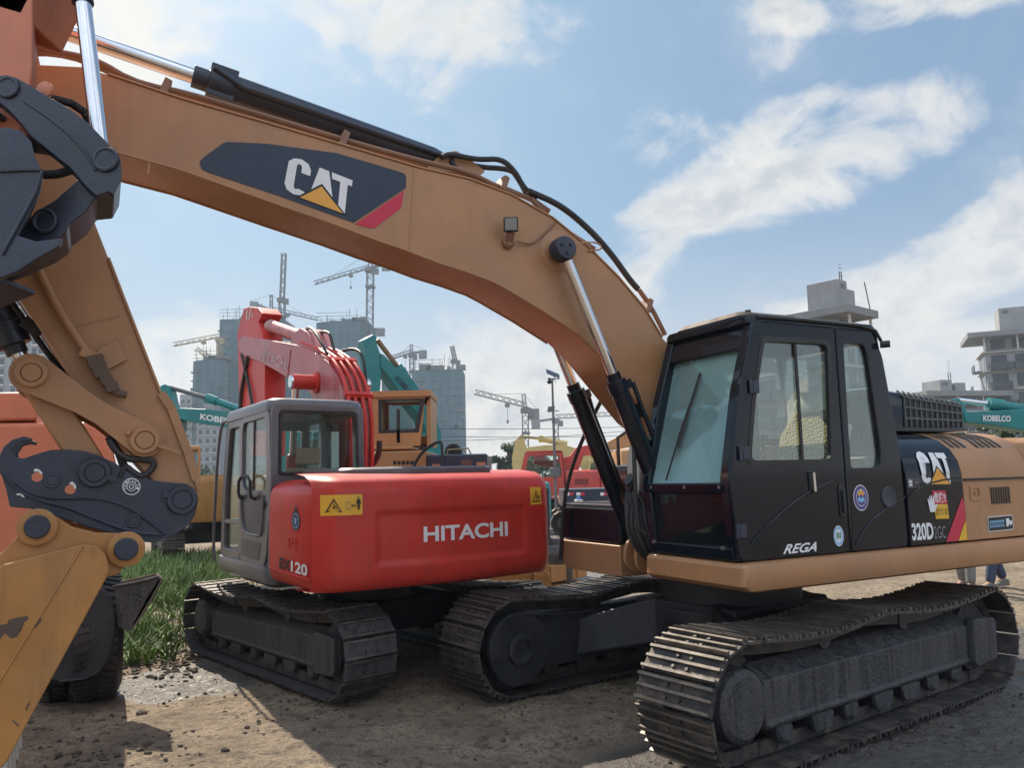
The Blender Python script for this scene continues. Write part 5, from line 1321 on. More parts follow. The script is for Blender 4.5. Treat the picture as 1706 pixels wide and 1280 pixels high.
# ------------------------------------------------------------------ the excavator at the left edge: only its arm end reaches into view
def build_near_arm():
    Y0 = 3.72
    root = thing('hydraulic_excavator', 'orange excavator arm end with dark bucket linkage and upright chrome rod, nearest of all', 'excavator', (0, Y0, 0))
    o = V((0, Y0, 0))
    def P(pts, dy=0.0):
        return [at(a, b, Y0 + dy) - o for a, b in pts]
    def slab(mb, pts, d0, d1):
        q = P(pts, d0); mb.prism([V((p.x, d0, p.z)) for p in q], (-.52 * (d1 - d0), d1 - d0, 0))
    m = MB(); slab(m, [(-120, -420), (20, -420), (50, -250), (55, -60), (54, 110), (44, 190), (20, 240), (-20, 245), (-80, 160), (-140, -60)], .02, .34)
    st = m.build('stick', SAL, root, bevel=.012, ang=25)
    b2 = MB(); q = P([(72, 146)], .0)[0]; b2.lathe((q.x, .02, q.z), (0, -1, 0), [(0, .04), (.01, .04), (.015, .025), (.016, .005)], 18); b2.build('grease_cover', SAL, st)
    lk = [(-30, 128), (0, 126), (10, 124), (26, 128), (44, 138), (87, 164), (120, 183), (148, 205), (170, 228), (190, 249), (200, 262), (203, 280), (202, 299), (190, 324), (181, 319), (161, 326), (145, 312), (128, 292), (117, 279), (54, 229), (34, 203), (14, 182), (0, 171), (-30, 168)]
    for d in (-.10, .36):
        m = MB(); slab(m, lk, d, d + .055)
        for (a, b), r in (((14, 146), .055), ((177, 266), .062)):
            q = P([(a, b)], d)[0]; m.lathe((q.x, d, q.z), (0, -1, 0), [(0, r), (.012, r), (.016, r * .8), (.010, r * .7), (.010, .005)], 26)
        m.tube([V((p.x, d - .002, p.z)) for p in P([(40, 168), (95, 205), (140, 248), (160, 285)], d)], .008, 6, 1)
        L_ = m.build('guide_link', DKS, root, bevel=.008, ang=25)
    hl = [(203, 284), (202, 300), (190, 323), (161, 326), (144, 352), (115, 374), (111, 386), (90, 402), (40, 425), (0, 440), (-40, 440), (-20, 395), (24, 390), (60, 352), (92, 333), (134, 296), (160, 262), (185, 256)]
    m = MB(); slab(m, hl, -.02, .34)
    q = P([(77, 369)], -.02)[0]; m.lathe((q.x, -.02, q.z), (0, -1, 0), [(0, .062), (.02, .062), (.025, .05), (.012, .045), (.012, .005)], 26)
    m.build('bucket_link', DKS, root, bevel=.010, ang=25)
    bk = [(-160, 250), (-60, 222), (0, 212), (13, 211), (37, 218), (52, 235), (60, 265), (72, 285), (66, 319), (48, 360), (30, 392), (60, 402), (105, 396), (100, 410), (60, 432), (30, 452), (0, 464), (-90, 500), (-260, 470), (-330, 380), (-280, 290)]
    m = MB()
    slab(m, bk, -.16, -.12); slab(m, bk, .44, .48)
    inn = P([(37, 218), (0, 212), (-60, 222), (-160, 250), (-280, 290), (-330, 380), (-260, 470), (-90, 500), (0, 464)], .15)
    for a, b in zip(inn, inn[1:]):
        m.beam((a.x, .16, a.z), (b.x, .16, b.z), .56, .03, (0, 0, 1) if abs((b - a).normalized().z) < .9 else (1, 0, 0))
    bo = m.build('bucket', DKS, root, bevel=.006, ang=25)
    m = MB(); m.tube([V((p.x, -.165, p.z)) for p in P([(0, 286), (40, 284), (70, 284)], -.16)], .006, 6); m.tube([V((p.x, -.165, p.z)) for p in P([(4, 425), (40, 360), (62, 318), (72, 285)], -.16)], .008, 6); m.build('bucket_rib', DKS, bo)
    a, b = at(134, -30, Y0 + .1) - o, at(167, 245, Y0 + .1) - o
    d = (b - a).normalized()
    m = MB(); m.lathe(a - d * .9, d, [(0, .085), (.82, .085), (.83, .07), (.90, .07), (.905, .052), (1.02, .052)], 26); m.obox(a - d * .02 + V((.06, 0, 0)), (.03, 0, 0), (0, .04, 0), (0, 0, .03)); cy = m.build('bucket_cylinder', DKS, root, bevel=.004)
    m = MB(); m.cyl(a, b, .040, n=28); m.build('piston_rod', CHR, cy)
    for line, t in (([(88, 164), (120, 172), (140, 186), (150, 203)], 18), ([(72, 291), (95, 290), (119, 283)], 12)):
        m = MB(); m.spring(P(line, -.01 if t == 12 else .30), .017, .0055, t); m.build('spring_hose_guard', RUB, root)
    # the boom that carries it, outside the picture
    m = MB(); m.prism([V((-1.9, .02, 3.6)), V((-1.4, .02, 5.0)), V((-3.4, .02, 5.4)), V((-6.5, .02, 3.6)), V((-8.0, .02, 1.2)), V((-8.6, .02, 1.3)), V((-7.0, .02, 4.2)), V((-3.6, .02, 6.0))][:0] or [V((-2.4, .02, 4.2)), V((-2.1, .02, 4.9)), V((-4.6, .02, 5.6)), V((-7.4, .02, 4.0)), V((-8.4, .02, 1.6)), V((-7.7, .02, 1.4)), V((-6.9, .02, 3.4)), V((-4.5, .02, 4.9))], (0, .36, 0)); m.build('boom', SAL, root, bevel=.015, ang=25)
    m = MB(); m.box(-9.8, -7.2, -.9, 1.3, 1.0, 2.2); m.build('machine_body', SAL, root, bevel=.08)
    m = MB(); m.box(-9.9, -6.6, -1.2, -.6, 0, .85); m.box(-9.9, -6.6, 1.0, 1.6, 0, .85); m.box(-8.8, -7.8, -.6, 1.0, .3, 1.0); m.build('undercarriage', TRK, root, bevel=.2)


build_near_arm()


# ------------------------------------------------------------------ generic machine standing farther back
def far_excavator(label, D_, px, body, boomm, stick, boom, cyl=None, heading=180, dark=BLK, txt=None, group=None, foot=None, hw=.22, cabm=None, cab_on=True, rodm=CHR, lower=True, width=2.6, hood_z=2.1, cabwin=DKW):
    o = at(px, 797, D_); F = Frame(o.x, D_, heading)
    root = thing('hydraulic_excavator', label, 'excavator', F.o, F.h, group)
    if lower:
        m = MB(); m.lathe((0, 0, .5), (0, 0, 1), [(0, .6), (.1, .6), (.42, .5)], 24); m.box(-.8, .8, -.9, .9, .35, .7); u = m.build('undercarriage', DKS, root)
        for s in (1, -1):
            crawler(u, s * 1.05, .52, 1.5, -1.5, .36, .36, outer=s, detail=False, roller_n=5)
    m = MB(); oo = rp([V((1.5, width / 2, 0)), V((-2.0, width / 2, 0)), V((-2.0, -width / 2, 0)), V((1.5, -width / 2, 0))], .2, 4)
    m.loft([[V((p.x, p.y, z)) for p in oo] for z in (.95, 1.2)]); m.build('platform', body, root, bevel=.02)
    m = MB(); o1 = rp([V((-.35, width / 2 - .02, 0)), V((-1.75, width / 2 - .02, 0)), V((-1.75, -width / 2 + .02, 0)), V((-.35, -width / 2 + .02, 0))], .06, 3)
    m.loft([[V((p.x, p.y * k, z)) for p in o1] for z, k in ((1.2, 1), (hood_z - .25, 1), (hood_z - .06, .96), (hood_z, .86))]); hd = m.build('engine_hood', body, root)
    m = MB()
    for i in range(7):
        m.box(-.75 - i * .08, -.79 - i * .08, width / 2 - .02, width / 2 - .012, 1.5, 1.75)
    m.build('side_vent', BDEC, hd)
    m = MB(); o2 = rp([V((-1.76, width / 2, 0)), V((-2.15, width / 2 - .1, 0)), V((-2.35, .4, 0)), V((-2.35, -.4, 0)), V((-2.15, -width / 2 + .1, 0)), V((-1.76, -width / 2, 0))], .15, 4)
    m.loft([[V((-1.9 + (p.x + 1.9) * k, p.y * k, z)) for p in o2] for z, k in ((.95, .92), (1.02, 1), (hood_z - .2, 1), (hood_z - .08, .97), (hood_z - .04, .9))]); m.build('counterweight', body, root)
    if cab_on:
        cm = cabm or body
        m = MB(); y0, y1 = width / 2 - 1.0, width / 2
        pr = [(1.45, 1.2), (1.5, 1.9), (1.25, 2.85), (-.25, 2.88), (-.35, 2.0), (-.3, 1.2)]
        wi = [(1.25, 1.85), (1.30, 1.95), (1.12, 2.72), (-.12, 2.74), (-.20, 2.0), (-.18, 1.85)]
        for y in (y1, y0 + .04):
            m.ring(rp(XZ(pr, y), .05), rp(XZ(wi, y), .05), (0, -.04, 0))
        m.hexa([V((1.25, y0, 2.82)), V((-.25, y0, 2.82)), V((-.25, y1, 2.82)), V((1.25, y1, 2.82)), V((1.2, y0, 2.92)), V((-.22, y0, 2.92)), V((-.22, y1, 2.92)), V((1.2, y1, 2.92))])
        m.box(-.33, -.28, y0, y1, 1.2, 2.0); m.box(1.42, 1.46, y0, y1, 1.2, 1.6)
        for y in (y0, y1 - .05):
            m.beam((1.48, y + .02, 1.9), (1.24, y + .02, 2.85), .05, .06); m.beam((-.3, y + .02, 1.9), (-.25, y + .02, 2.85), .05, .06)
        c = m.build('cab', cm, root, bevel=.01)
        m = MB(); m.pxz(wi, y1 - .03, y1 - .025); m.pxz(wi, y0 + .02, y0 + .025); m.hexa([V((1.46, y0, 1.65)), V((1.46, y1, 1.65)), V((1.465, y1, 1.65)), V((1.465, y0, 1.65)), V((1.23, y0, 2.8)), V((1.23, y1, 2.8)), V((1.235, y1, 2.8)), V((1.235, y0, 2.8))])
        m.build('cab_window', GLS, c)
        m = MB(); m.box(-.1, .45, y0 + .25, y1 - .25, 1.3, 1.75); m.box(-.2, -.05, y0 + .25, y1 - .25, 1.7, 2.4); m.build('operator_seat', GRYW, c, bevel=.04)
    if boom:
        ol = [F.y(a, b, hw) for a, b in boom]
        if foot:
            ol += [V((x, hw, z)) for x, z in foot]
        m = MB(); m.pxz([(p.x, p.z) for p in ol], -hw, hw); bo = m.build('boom', boomm, root, bevel=.02, ang=25)
        if txt:
            t, BL_, BR_, TL_, tm, bold = txt
            text('boom_lettering', t, bil(F.y(*BL_, hw + .01), F.y(*BR_, hw + .01), F.y(*TL_, hw + .01)), tm, bo, bold=bold)
    if stick:
        sw = hw * .8
        m = MB(); m.pxz([(p.x, p.z) for p in [F.y(a, b, sw) for a, b in stick]], -sw, sw); m.build('stick', boomm, root, bevel=.02, ang=25)
    if cyl:
        a, b, c, r0, r1 = cyl
        A, B, C_ = F.y(*a, 0), F.y(*b, 0), F.y(*c, 0)
        m = MB(); m.cyl(B, C_, r1, n=16); m.cyl(B, B + (C_ - B).normalized() * .25, r1 * 1.25, n=16); cy = m.build('stick_cylinder', boomm, root)
        m = MB(); m.cyl(A, B, r0, n=14); m.build('piston_rod', rodm, cy)
    return root, F


KG = 'teal excavators parked at the back of the yard'
far_excavator('teal excavator whose white lettered boom shows between the stick and the grey cab', 18, 600, TEAL, TEAL,
              [(267, 643), (274, 640), (282, 643), (287, 668), (294, 690), (300, 690), (302, 706), (297, 740), (296, 800), (288, 800), (284, 760), (276, 700), (262, 660)],
              [(290, 684), (300, 680), (345, 682), (390, 688), (440, 700), (500, 720), (560, 745), (560, 775), (500, 752), (440, 730), (390, 714), (340, 707), (305, 700), (292, 697)],
              ((280, 645), (344, 663), (420, 690), .05, .085), txt=('KOBELCO', (333, 699), (405, 711), (334, 689), WHT, .03), group=KG, foot=None, rodm=CRANE)
r2, F2 = far_excavator('teal excavator with steep raised boom behind the tan cab', 16, 716, TEAL, TEAL,
              [(606, 566), (622, 557), (627, 560), (628, 572), (638, 600), (636, 622), (633, 660), (631, 720), (612, 720), (616, 660), (611, 607)],
              [(634, 588), (641, 592), (661, 613), (672, 612), (682, 624), (704, 655), (716, 680), (729, 702), (736, 722), (736, 745), (737, 790), (708, 790), (706, 745), (711, 722), (704, 700), (690, 683), (669, 658), (648, 628), (636, 614)],
              ((628, 566), (661, 610), (676, 628), .05, .08), txt=('KOBELCO', (657, 631), (686, 662), (664, 626), NAVY, .02), group=KG, rodm=PIPE, heading=215, cab_on=False, hood_z=1.8, hw=.19)
far_excavator('teal excavator with level white lettered boom below the balconied flats', 13.5, 2060, TEAL, TEAL,
              [(1579, 684), (1583, 666), (1598, 663), (1606, 672), (1611, 684), (1608, 700), (1604, 760), (1584, 760)],
              [(1604, 684), (1617, 686), (1706, 682), (1800, 684), (1950, 710), (2080, 780), (2060, 830), (2020, 800), (1930, 750), (1800, 725), (1706, 717), (1655, 709), (1610, 704)],
              ((1598, 667), (1646, 673), (1760, 690), .045, .085), txt=('KOBELCO', (1638, 702), (1684, 703), (1638, 692), WHT, .03), group=KG)
far_excavator('pale yellow excavator with folded arm in front of the trees', 55, 1010, PALEY, PALEY,
              [(868, 724), (859, 734), (853, 762), (855, 797), (856, 815), (876, 815), (875, 797), (874, 766), (877, 750), (874, 731)],
              [(874, 748), (881, 745), (910, 742), (940, 741), (952, 745), (975, 752), (1000, 775), (1000, 790), (980, 790), (948, 763), (900, 758), (877, 757)],
              ((873, 728), (898, 731), (945, 740), .10, .20), hw=.3, rodm=PALEY)
rr, Fr = far_excavator('small red excavator with red cab beyond the flatbed', 34, 925, REDO, REDO,
              None, [(888, 772), (893, 755), (903, 758), (915, 768), (950, 760), (960, 746), (978, 742), (990, 748), (988, 758), (972, 760), (962, 790), (962, 805), (940, 805), (930, 780), (900, 778)], None, heading=180, dark=REDO, hw=.2)
text('chassis_number', '140', lambda u, v: V((.35 - u * .5, 1.315, 1.0 + v * .1)), WHT, rr, bold=.02)
ro, Fo = far_excavator('orange tan excavator house standing behind the black cylinders', 26, 1010, ORG, ORG, None,
              [(985, 750), (1010, 738), (1040, 722), (1060, 728), (1090, 745), (1090, 760), (1050, 745), (1010, 752)], None, heading=180, hw=.2, cab_on=False, hood_z=2.65, width=2.8)
text('house_lettering', 'UKIC', lambda u, v: V((-.55 - u * .55, 1.385, 2.20 + v * .17)), PURP, ro, bold=.03)
far_excavator('yellow excavator half hidden behind the grey cab', 22, 350, YEL2, YEL2, None, None, None, heading=118, dark=BLK)


def build_tan_machine():                      # tan cab, grille and navy tail seen above the red counterweight
    D_ = 12.0
    root = thing('hydraulic_excavator', 'old excavator with tan cab, louvred tan hood and navy tail', 'excavator', (0, D_, 0)); o = V((0, D_, 0))
    def W(px, py):
        p = at(px, py, D_) - o; return p.x, p.z
    def rect(mb, x0, y0, x1, y1, d0, d1):
        a = W(x0, y1); b = W(x1, y0); mb.box(a[0], b[0], d0, d1, a[1], b[1])
    m = MB(); a = W(617, 745); b = W(716, 658)
    out = [V((a[0], 0, a[1])), V((W(700, 745)[0], 0, a[1])), V((W(708, 680)[0], 0, W(0, 680)[1])), V((b[0], 0, W(0, 678)[1])), V((b[0], 0, b[1])), V((a[0], 0, b[1]))]
    inn = [V((W(627, 0)[0], 0, W(0, 738)[1])), V((W(690, 0)[0], 0, W(0, 738)[1])), V((W(697, 0)[0], 0, W(0, 700)[1])), V((W(699, 0)[0], 0, W(0, 690)[1])), V((W(699, 0)[0], 0, W(0, 681)[1])), V((W(627, 0)[0], 0, W(0, 681)[1]))]
    m.ring(out, inn, (0, .06, 0)); m.ring([p + V((0, 1.0, 0)) for p in out], [p + V((0, 1.0, 0)) for p in inn], (0, .06, 0))
    m.box(a[0] - .02, b[0] + .02, -.03, 1.1, b[1] - .02, b[1] + .07)
    for x in (a[0], W(702, 0)[0]):
        m.box(x, x + .06, .06, 1.0, a[1], b[1])
    cab = m.build('cab', ORG, root, bevel=.015)
    m = MB(); m.ring(inn, [V((p.x * .0 + (p.x - inn[0].x) * .84 + inn[0].x + .04, 0, (p.z - inn[0].z) * .86 + inn[0].z + .05)) for p in inn], (0, .03, 0)); rect(m, 661, 682, 666, 738, .0, .03); m.build('window_seal', RUB, cab)
    m = MB(); m.prism([p + V((0, .02, 0)) for p in inn], (0, .006, 0)); m.build('cab_window', GLS, cab); m = MB(); m.prism([p + V((0, 1.02, 0)) for p in inn], (0, .006, 0)); m.build('cab_window', GLS, cab)
    m = MB(); rect(m, 610, 752, 714, 800, -.35, 1.6); rect(m, 610, 744, 690, 752, -.2, 1.3); hood = m.build('engine_hood', ORG, root, bevel=.02)
    m = MB()
    for j in range(3):
        for i in range(5):
            rect(m, 661 + i * 7, 769 + j * 9, 666 + i * 7, 775 + j * 9, -.355, -.351)
    m.build('hood_louvre', BDEC, hood)
    m = MB(); rect(m, 714.5, 757, 813, 810, -.35, 1.9); ct = m.build('counterweight', NAVY, root, bevel=.03)
    for x0, y0, x1, y1 in ((724, 774, 737, 783), (796, 771, 810, 784)):
        m = MB(); rect(m, x0, y0, x1, y1, -.358, -.352); m.build('reflector', SAL, ct)
    m = MB(); zz = lambda x, y, d=0: V((W(x, y)[0], d, W(x, y)[1]))
    m.tube([zz(640, 766), zz(640, 750), zz(697, 748), zz(699, 762)], .014, 8); m.build('handrail', CRANEY, root)
    m = MB(); m.tube([zz(745, 762), zz(746, 750), zz(780, 747), zz(786, 760)], .014, 8); m.build('handrail', CRANEY, root)
    m = MB(); m.cyl(zz(676, 748, .3), zz(706, 748, .3), .09, n=16); m.build('muffler', RUST, root)
    m = MB(); m.lathe(zz(752, 752, .35), (0, -1, 0), [(-.2, .13), (0, .13), (.03, .12), (.03, .07), (.0, .06)], 22); m.build('air_cleaner', RUB, root)
    m = MB(); m.tube([zz(692, 790, -.5), zz(702, 765, -.5), (zz(718, 748, -.5)), zz(738, 737, -.5), zz(742, 745, -.5), zz(742, 790, -.5)], .022, 8, 1); m.build('tail_hose', RUB, root)
    m = MB(); m.box(-2.6, .5, -.3, 1.7, .95, 1.7); m.build('platform', NAVY, root, bevel=.03)
    m = MB(); m.box(-2.9, .8, -.5, .1, 0.02, .85); m.box(-2.9, .8, 1.4, 2.0, .02, .85); m.box(-2, 0, .1, 1.4, .3, .96); m.build('undercarriage', TRK, root, bevel=.12)


build_tan_machine()


def build_salmon_machine():                  # behind the stick and coupler
    D_ = 7.3
    root = thing('hydraulic_excavator', 'salmon orange wheeled excavator close behind the dark quick coupler and yellow bucket', 'excavator', (0, D_, 0)); o = V((0, D_, 0))
    def Z(pts, dd=0.0):
        return [V((p.x, dd, p.z)) for p in [at(a, b, D_ + dd) - o for a, b in pts]]
    back = V((-1.12, 2.1, 0))
    m = MB(); m.prism(Z([(-420, 715), (-20, 704), (148, 703), (164, 710), (178, 728), (190, 755), (200, 800), (206, 850), (200, 900), (180, 925), (-420, 945)]), back); cw = m.build('counterweight', SAL, root, bevel=.05, ang=25, seg=3)
    m = MB(); m.prism(Z([(-420, 660), (50, 653), (60, 656), (62, 700.5), (-420, 711)]), back * .8); m.build('engine_hood', SAL, root, bevel=.03, ang=25)
    q = Z([(18, 651)])[0]; m = MB(); m.cyl(q + V((0, .5, -.02)), q + V((0, .5, .12)), .09, n=20); m.build('engine_breather', WHTG, root)
    hose('breather_hose', [q + V((-.12, .5, 0)), q + V((-.1, .5, .22)), q + V((0, .5, .30)), q + V((.08, .5, .22)), q + V((.1, .5, .02))], .03, WHTG, root, 10, 1)
    m = MB(); a = Z([(60, 760)])[0]; m.box(a.x - .5, a.x + .35, -.006, 0, a.z - .02, a.z); m.build('panel_seam', SAL, cw)
    m = MB(); m.box(-7.2, -4.6, .3, 1.9, .50, 1.25); m.build('undercarriage', UND, root, bevel=.10)
    m = MB(); m.box(-7.6, -6.4, .2, 1.3, 1.2, 3.0); m.build('cab', SAL, root, bevel=.06)
    axl = V((.905, .425, 0)); inw = V((-.425, .905, 0))      # axle, square to the line of sight: the tread faces the viewer
    for x0, x1 in ((56, 108), (113, 197)):
        A, B = Z([(x0, 1150), (x1, 1150)], -.35); w = (B - A).length * .96; R_ = .53; c0 = V((A.x, A.y, R_)) + inw * .40
        m = MB(); m.lathe(c0, axl, [(0, .26), (.0, R_ - .12), (.03, R_ - .04), (.08, R_ - .005), (w * .5, R_), (w - .08, R_ - .005), (w - .03, R_ - .04), (w, R_ - .12), (w, .26)], 56)
        ty = m.build('wheel', RUB, root)
        t = MB()
        for k in range(44):
            a = 2 * PI * k / 44; c = inw * math.cos(a) + V((0, 0, math.sin(a))); a2 = a + .08; c2 = inw * math.cos(a2) + V((0, 0, math.sin(a2)))
            for sgn in (-1, 1):
                t.beam(c0 + axl * (w * .5 + sgn * w * .05) + c * (R_ + .006), c0 + axl * (w * .5 + sgn * w * .40) + c2 * (R_ - .002), .035, .022, c)
        t.build('tyre_tread', RUB, ty)
    m = MB(); m.prism(rp(Z([(10, 955), (150, 968), (184, 990), (192, 1040), (182, 1098), (158, 1132), (100, 1138), (10, 1120), (-40, 1040)], -.40), .05), (-.02, .05, 0)); gd = m.build('mudguard', UND, root, bevel=.02, seg=3)
    hose('mudguard_rim', Z([(100, 1136), (156, 1130), (182, 1096), (191, 1040), (184, 992)], -.405), .012, UND, gd, 8, 1)
    A = Z([(188, 980), (262, 963), (268, 968), (228, 1038), (214, 1052), (196, 1046)], -.36)
    m = MB(); m.prism([p + V((-.16, .34, 0)) for p in A], (0, .03, 0)); st = m.build('stabilizer_blade', RUST, root, bevel=.004)
    m = MB(); m.prism(A, (0, .03, 0)); m.build('stabilizer_cheek', MUD, st, bevel=.004)
    hose('worn_rim', Z([(188, 978), (230, 970), (264, 961), (270, 967), (250, 1004), (226, 1042)], -.37), .011, WORN, st, 6, 0)
    m = MB(); E_ = Z([(264, 962), (271, 968), (228, 1044), (220, 1042)], -.36); m.prism(E_, (-.16, .34, 0)); m.build('cutting_edge', RUST, st, bevel=.004)
    hose('cheek_rib', Z([(212, 984), (240, 1004), (262, 968)], -.375), .008, MUD, st, 6, 0)


build_salmon_machine()


def build_yellow_frame():
    D_ = 11.2
    root = thing('steel_frame', 'yellow welded steel frame lying on the dirt between the two machines', 'steel frame', (0, D_, 0)); o = V((0, D_, 0))
    def p(px, py, dd=0):
        q = at(px, py, D_ + dd) - o; return V((q.x, dd, q.z))
    a = p(820, 969); h = .14
    m = MB(); m.beam(p(815, 968, -.2), p(912, 958, .1), .26, .30); m.build('long_beam', YEL2, root, bevel=.012)
    m = MB(); m.beam(p(908, 958, 0), p(968, 948, .9), .2, .22); m.build('long_beam', YEL2, root, bevel=.012)
    m = MB(); m.ring(rp([p(902, 958, -.25) + V((-.10, 0, 0)), p(902, 958, -.25) + V((.12, 0, -.02)), p(902, 958, -.25) + V((.12, .22, -.0)), p(902, 958, -.25) + V((-.10, .22, .02))], .01, 1), rp([p(902, 958, -.25) + V((-.07, .03, 0)), p(902, 958, -.25) + V((.09, .03, -.02)), p(902, 958, -.25) + V((.09, .19, -.0)), p(902, 958, -.25) + V((-.07, .19, .02))], .01, 1), (0, 0, -.32)); m.build('box_post', YEL2, root)
    m = MB(); m.beam(p(956, 962, .6), p(957, 932, .6), .12, .12); m.build('upright_post', YEL2, root, bevel=.01)
    m = MB(); m.beam(p(816, 985, -.2), p(960, 972, .8), .5, .10); m.box(p(830, 990).x, p(960, 985).x, .0, .25, .0, .22); m.build('base_beam', YEL2, root, bevel=.01)


build_yellow_frame()


# ------------------------------------------------------------------ flatbed, camera mast, wires
def build_flatbed():
    D_ = 24.0
    root = thing('flatbed_truck', 'dark flatbed truck with red and white reflector strips along its side', 'truck', (0, D_, 0)); o = V((0, D_, 0))
    a = at(938, 816, D_) - o; b = at(1075, 843, D_) - o
    m = MB(); m.box(a.x, b.x + 2.6, 0, 2.3, b.z, a.z); bed = m.build('truck_bed', NAVY, root, bevel=.02)
    for i, (x0, x1) in enumerate(((942, 955), (960, 974), (1000, 1012))):
        p = at(x0, 821, D_) - o; q = at((x0 + x1) / 2, 826, D_) - o; r_ = at(x1, 826, D_) - o
        m = MB(); m.box(p.x, q.x, -.012, -.004, q.z, p.z); m.build('reflector_strip', WHT, bed)
        m = MB(); m.box(q.x, r_.x, -.012, -.004, q.z, p.z); m.build('reflector_strip', REDD, bed)
    for x in (2.2, 3.4, 5.4):
        m = MB(); m.lathe((x, .1, .48), (0, 1, 0), [(0, .3), (.02, .46), (.06, .5), (.24, .5), (.28, .46), (.3, .2)], 24); m.build('wheel', RUB, root)
    m = MB(); m.box(a.x, a.x + .1, .3, 2.0, .45, b.z); m.box(a.x, b.x + 2.5, .7, 1.5, b.z - .25, b.z); m.build('chassis', BLK, root)
    m = MB(); m.box(b.x + 2.7, b.x + 4.6, .1, 2.2, .7, 2.7); cb = m.build('truck_cab', NAVY, root, bevel=.1)
    post = thing('barrel', 'pale blue white drum standing at the end of the flatbed', 'drum', (0, 0, 0)); g_ = gnd(931, 872); post.location = (g_.x, 22.0, 0)
    m = MB(); m.lathe((0, 0, 0), (0, 0, 1), [(0, .10), (.02, .12), (.5, .12), (.52, .13), (.54, .12), (1.2, .12), (1.22, .10), (1.22, .01)], 20); m.build('drum_shell', WHTG, post)
    m = MB(); m.lathe((0, 0, 1.221), (0, 0, 1), [(0, .06), (.06, .06), (.07, .01)], 14); m.build('drum_cap', BLUE, post)
    sl = MB(); p = gnd(905, 872); sl.box(-1.0, 2.2, 26.0, 27.5, 0, .18); s_ = sl.build('kerb', CONC); tag(s_, 'grey concrete kerb strip beyond the sandy yard', 'kerb', kind='structure')


build_flatbed()


def build_mast():
    D_ = 31.0; b = at(925, 797, D_); root = thing('camera_mast', 'thin camera mast with solar panel and floodlight', 'mast', (b.x, D_, 0)); o = V((b.x, D_, 0))
    p = lambda x, y: at(x, y, D_) - o
    t = p(927, 632)
    m = MB(); m.lathe((0, 0, 0), (0, 0, 1), [(0, .10), (.1, .10), (.12, .06), (2.6, .055), (t.z, .04)], 12); m.build('pole', CRANE, root)
    m = MB(); m.obox(p(921, 623), (.25, 0, -.11), (0, .18, .10), (.006, 0, .012)); m.beam(p(921, 624), p(924, 631), .03); m.build('solar_panel', NAVY, root)
    m = MB(); m.beam(p(915, 631), p(932, 632), .035); m.beam(p(922, 631), p(926, 638), .02); m.build('cross_arm', CRANE, root)
    m = MB(); m.lathe(p(915, 630), (0, 0, -1), [(0, .05), (.09, .06), (.12, .09), (.2, .08), (.24, .03)], 14); m.build('camera', BLK, root)
    m = MB(); m.obox(p(918, 682), (.13, .02, .01), (-.01, .05, 0), (.02, 0, .11)); m.beam(p(921, 684), p(931, 685), .04); m.build('floodlight', GREY, root, bevel=.01)
    m = MB(); q = p(925, 780); m.box(-.2, .2, -.12, .12, q.z - .35, q.z); m.build('control_box', GREY, root, bevel=.02)


build_mast()


def wire(px0, py0, px1, py1, D_, sag, label):
    a, b = at(px0, py0, D_), at(px1, py1, D_ + 5)
    pts = [a.lerp(b, t / 14) - V((0, 0, sag * math.sin(PI * t / 14))) for t in range(15)]
    m = MB(); m.tube([p - a for p in pts], .016, 5); w = m.build('overhead_wire', RUB); w.location = a
    tag(w, label, 'wire', 'overhead wires across the sky behind the boom')


wl_ = 'overhead wire crossing the pale sky low behind the black cylinders'
for q in ((560, 712, 1300, 700, 45, .3), (560, 724, 1300, 716, 45, .3), (560, 738, 1300, 690, 48, .5)):
    wire(*q, wl_)

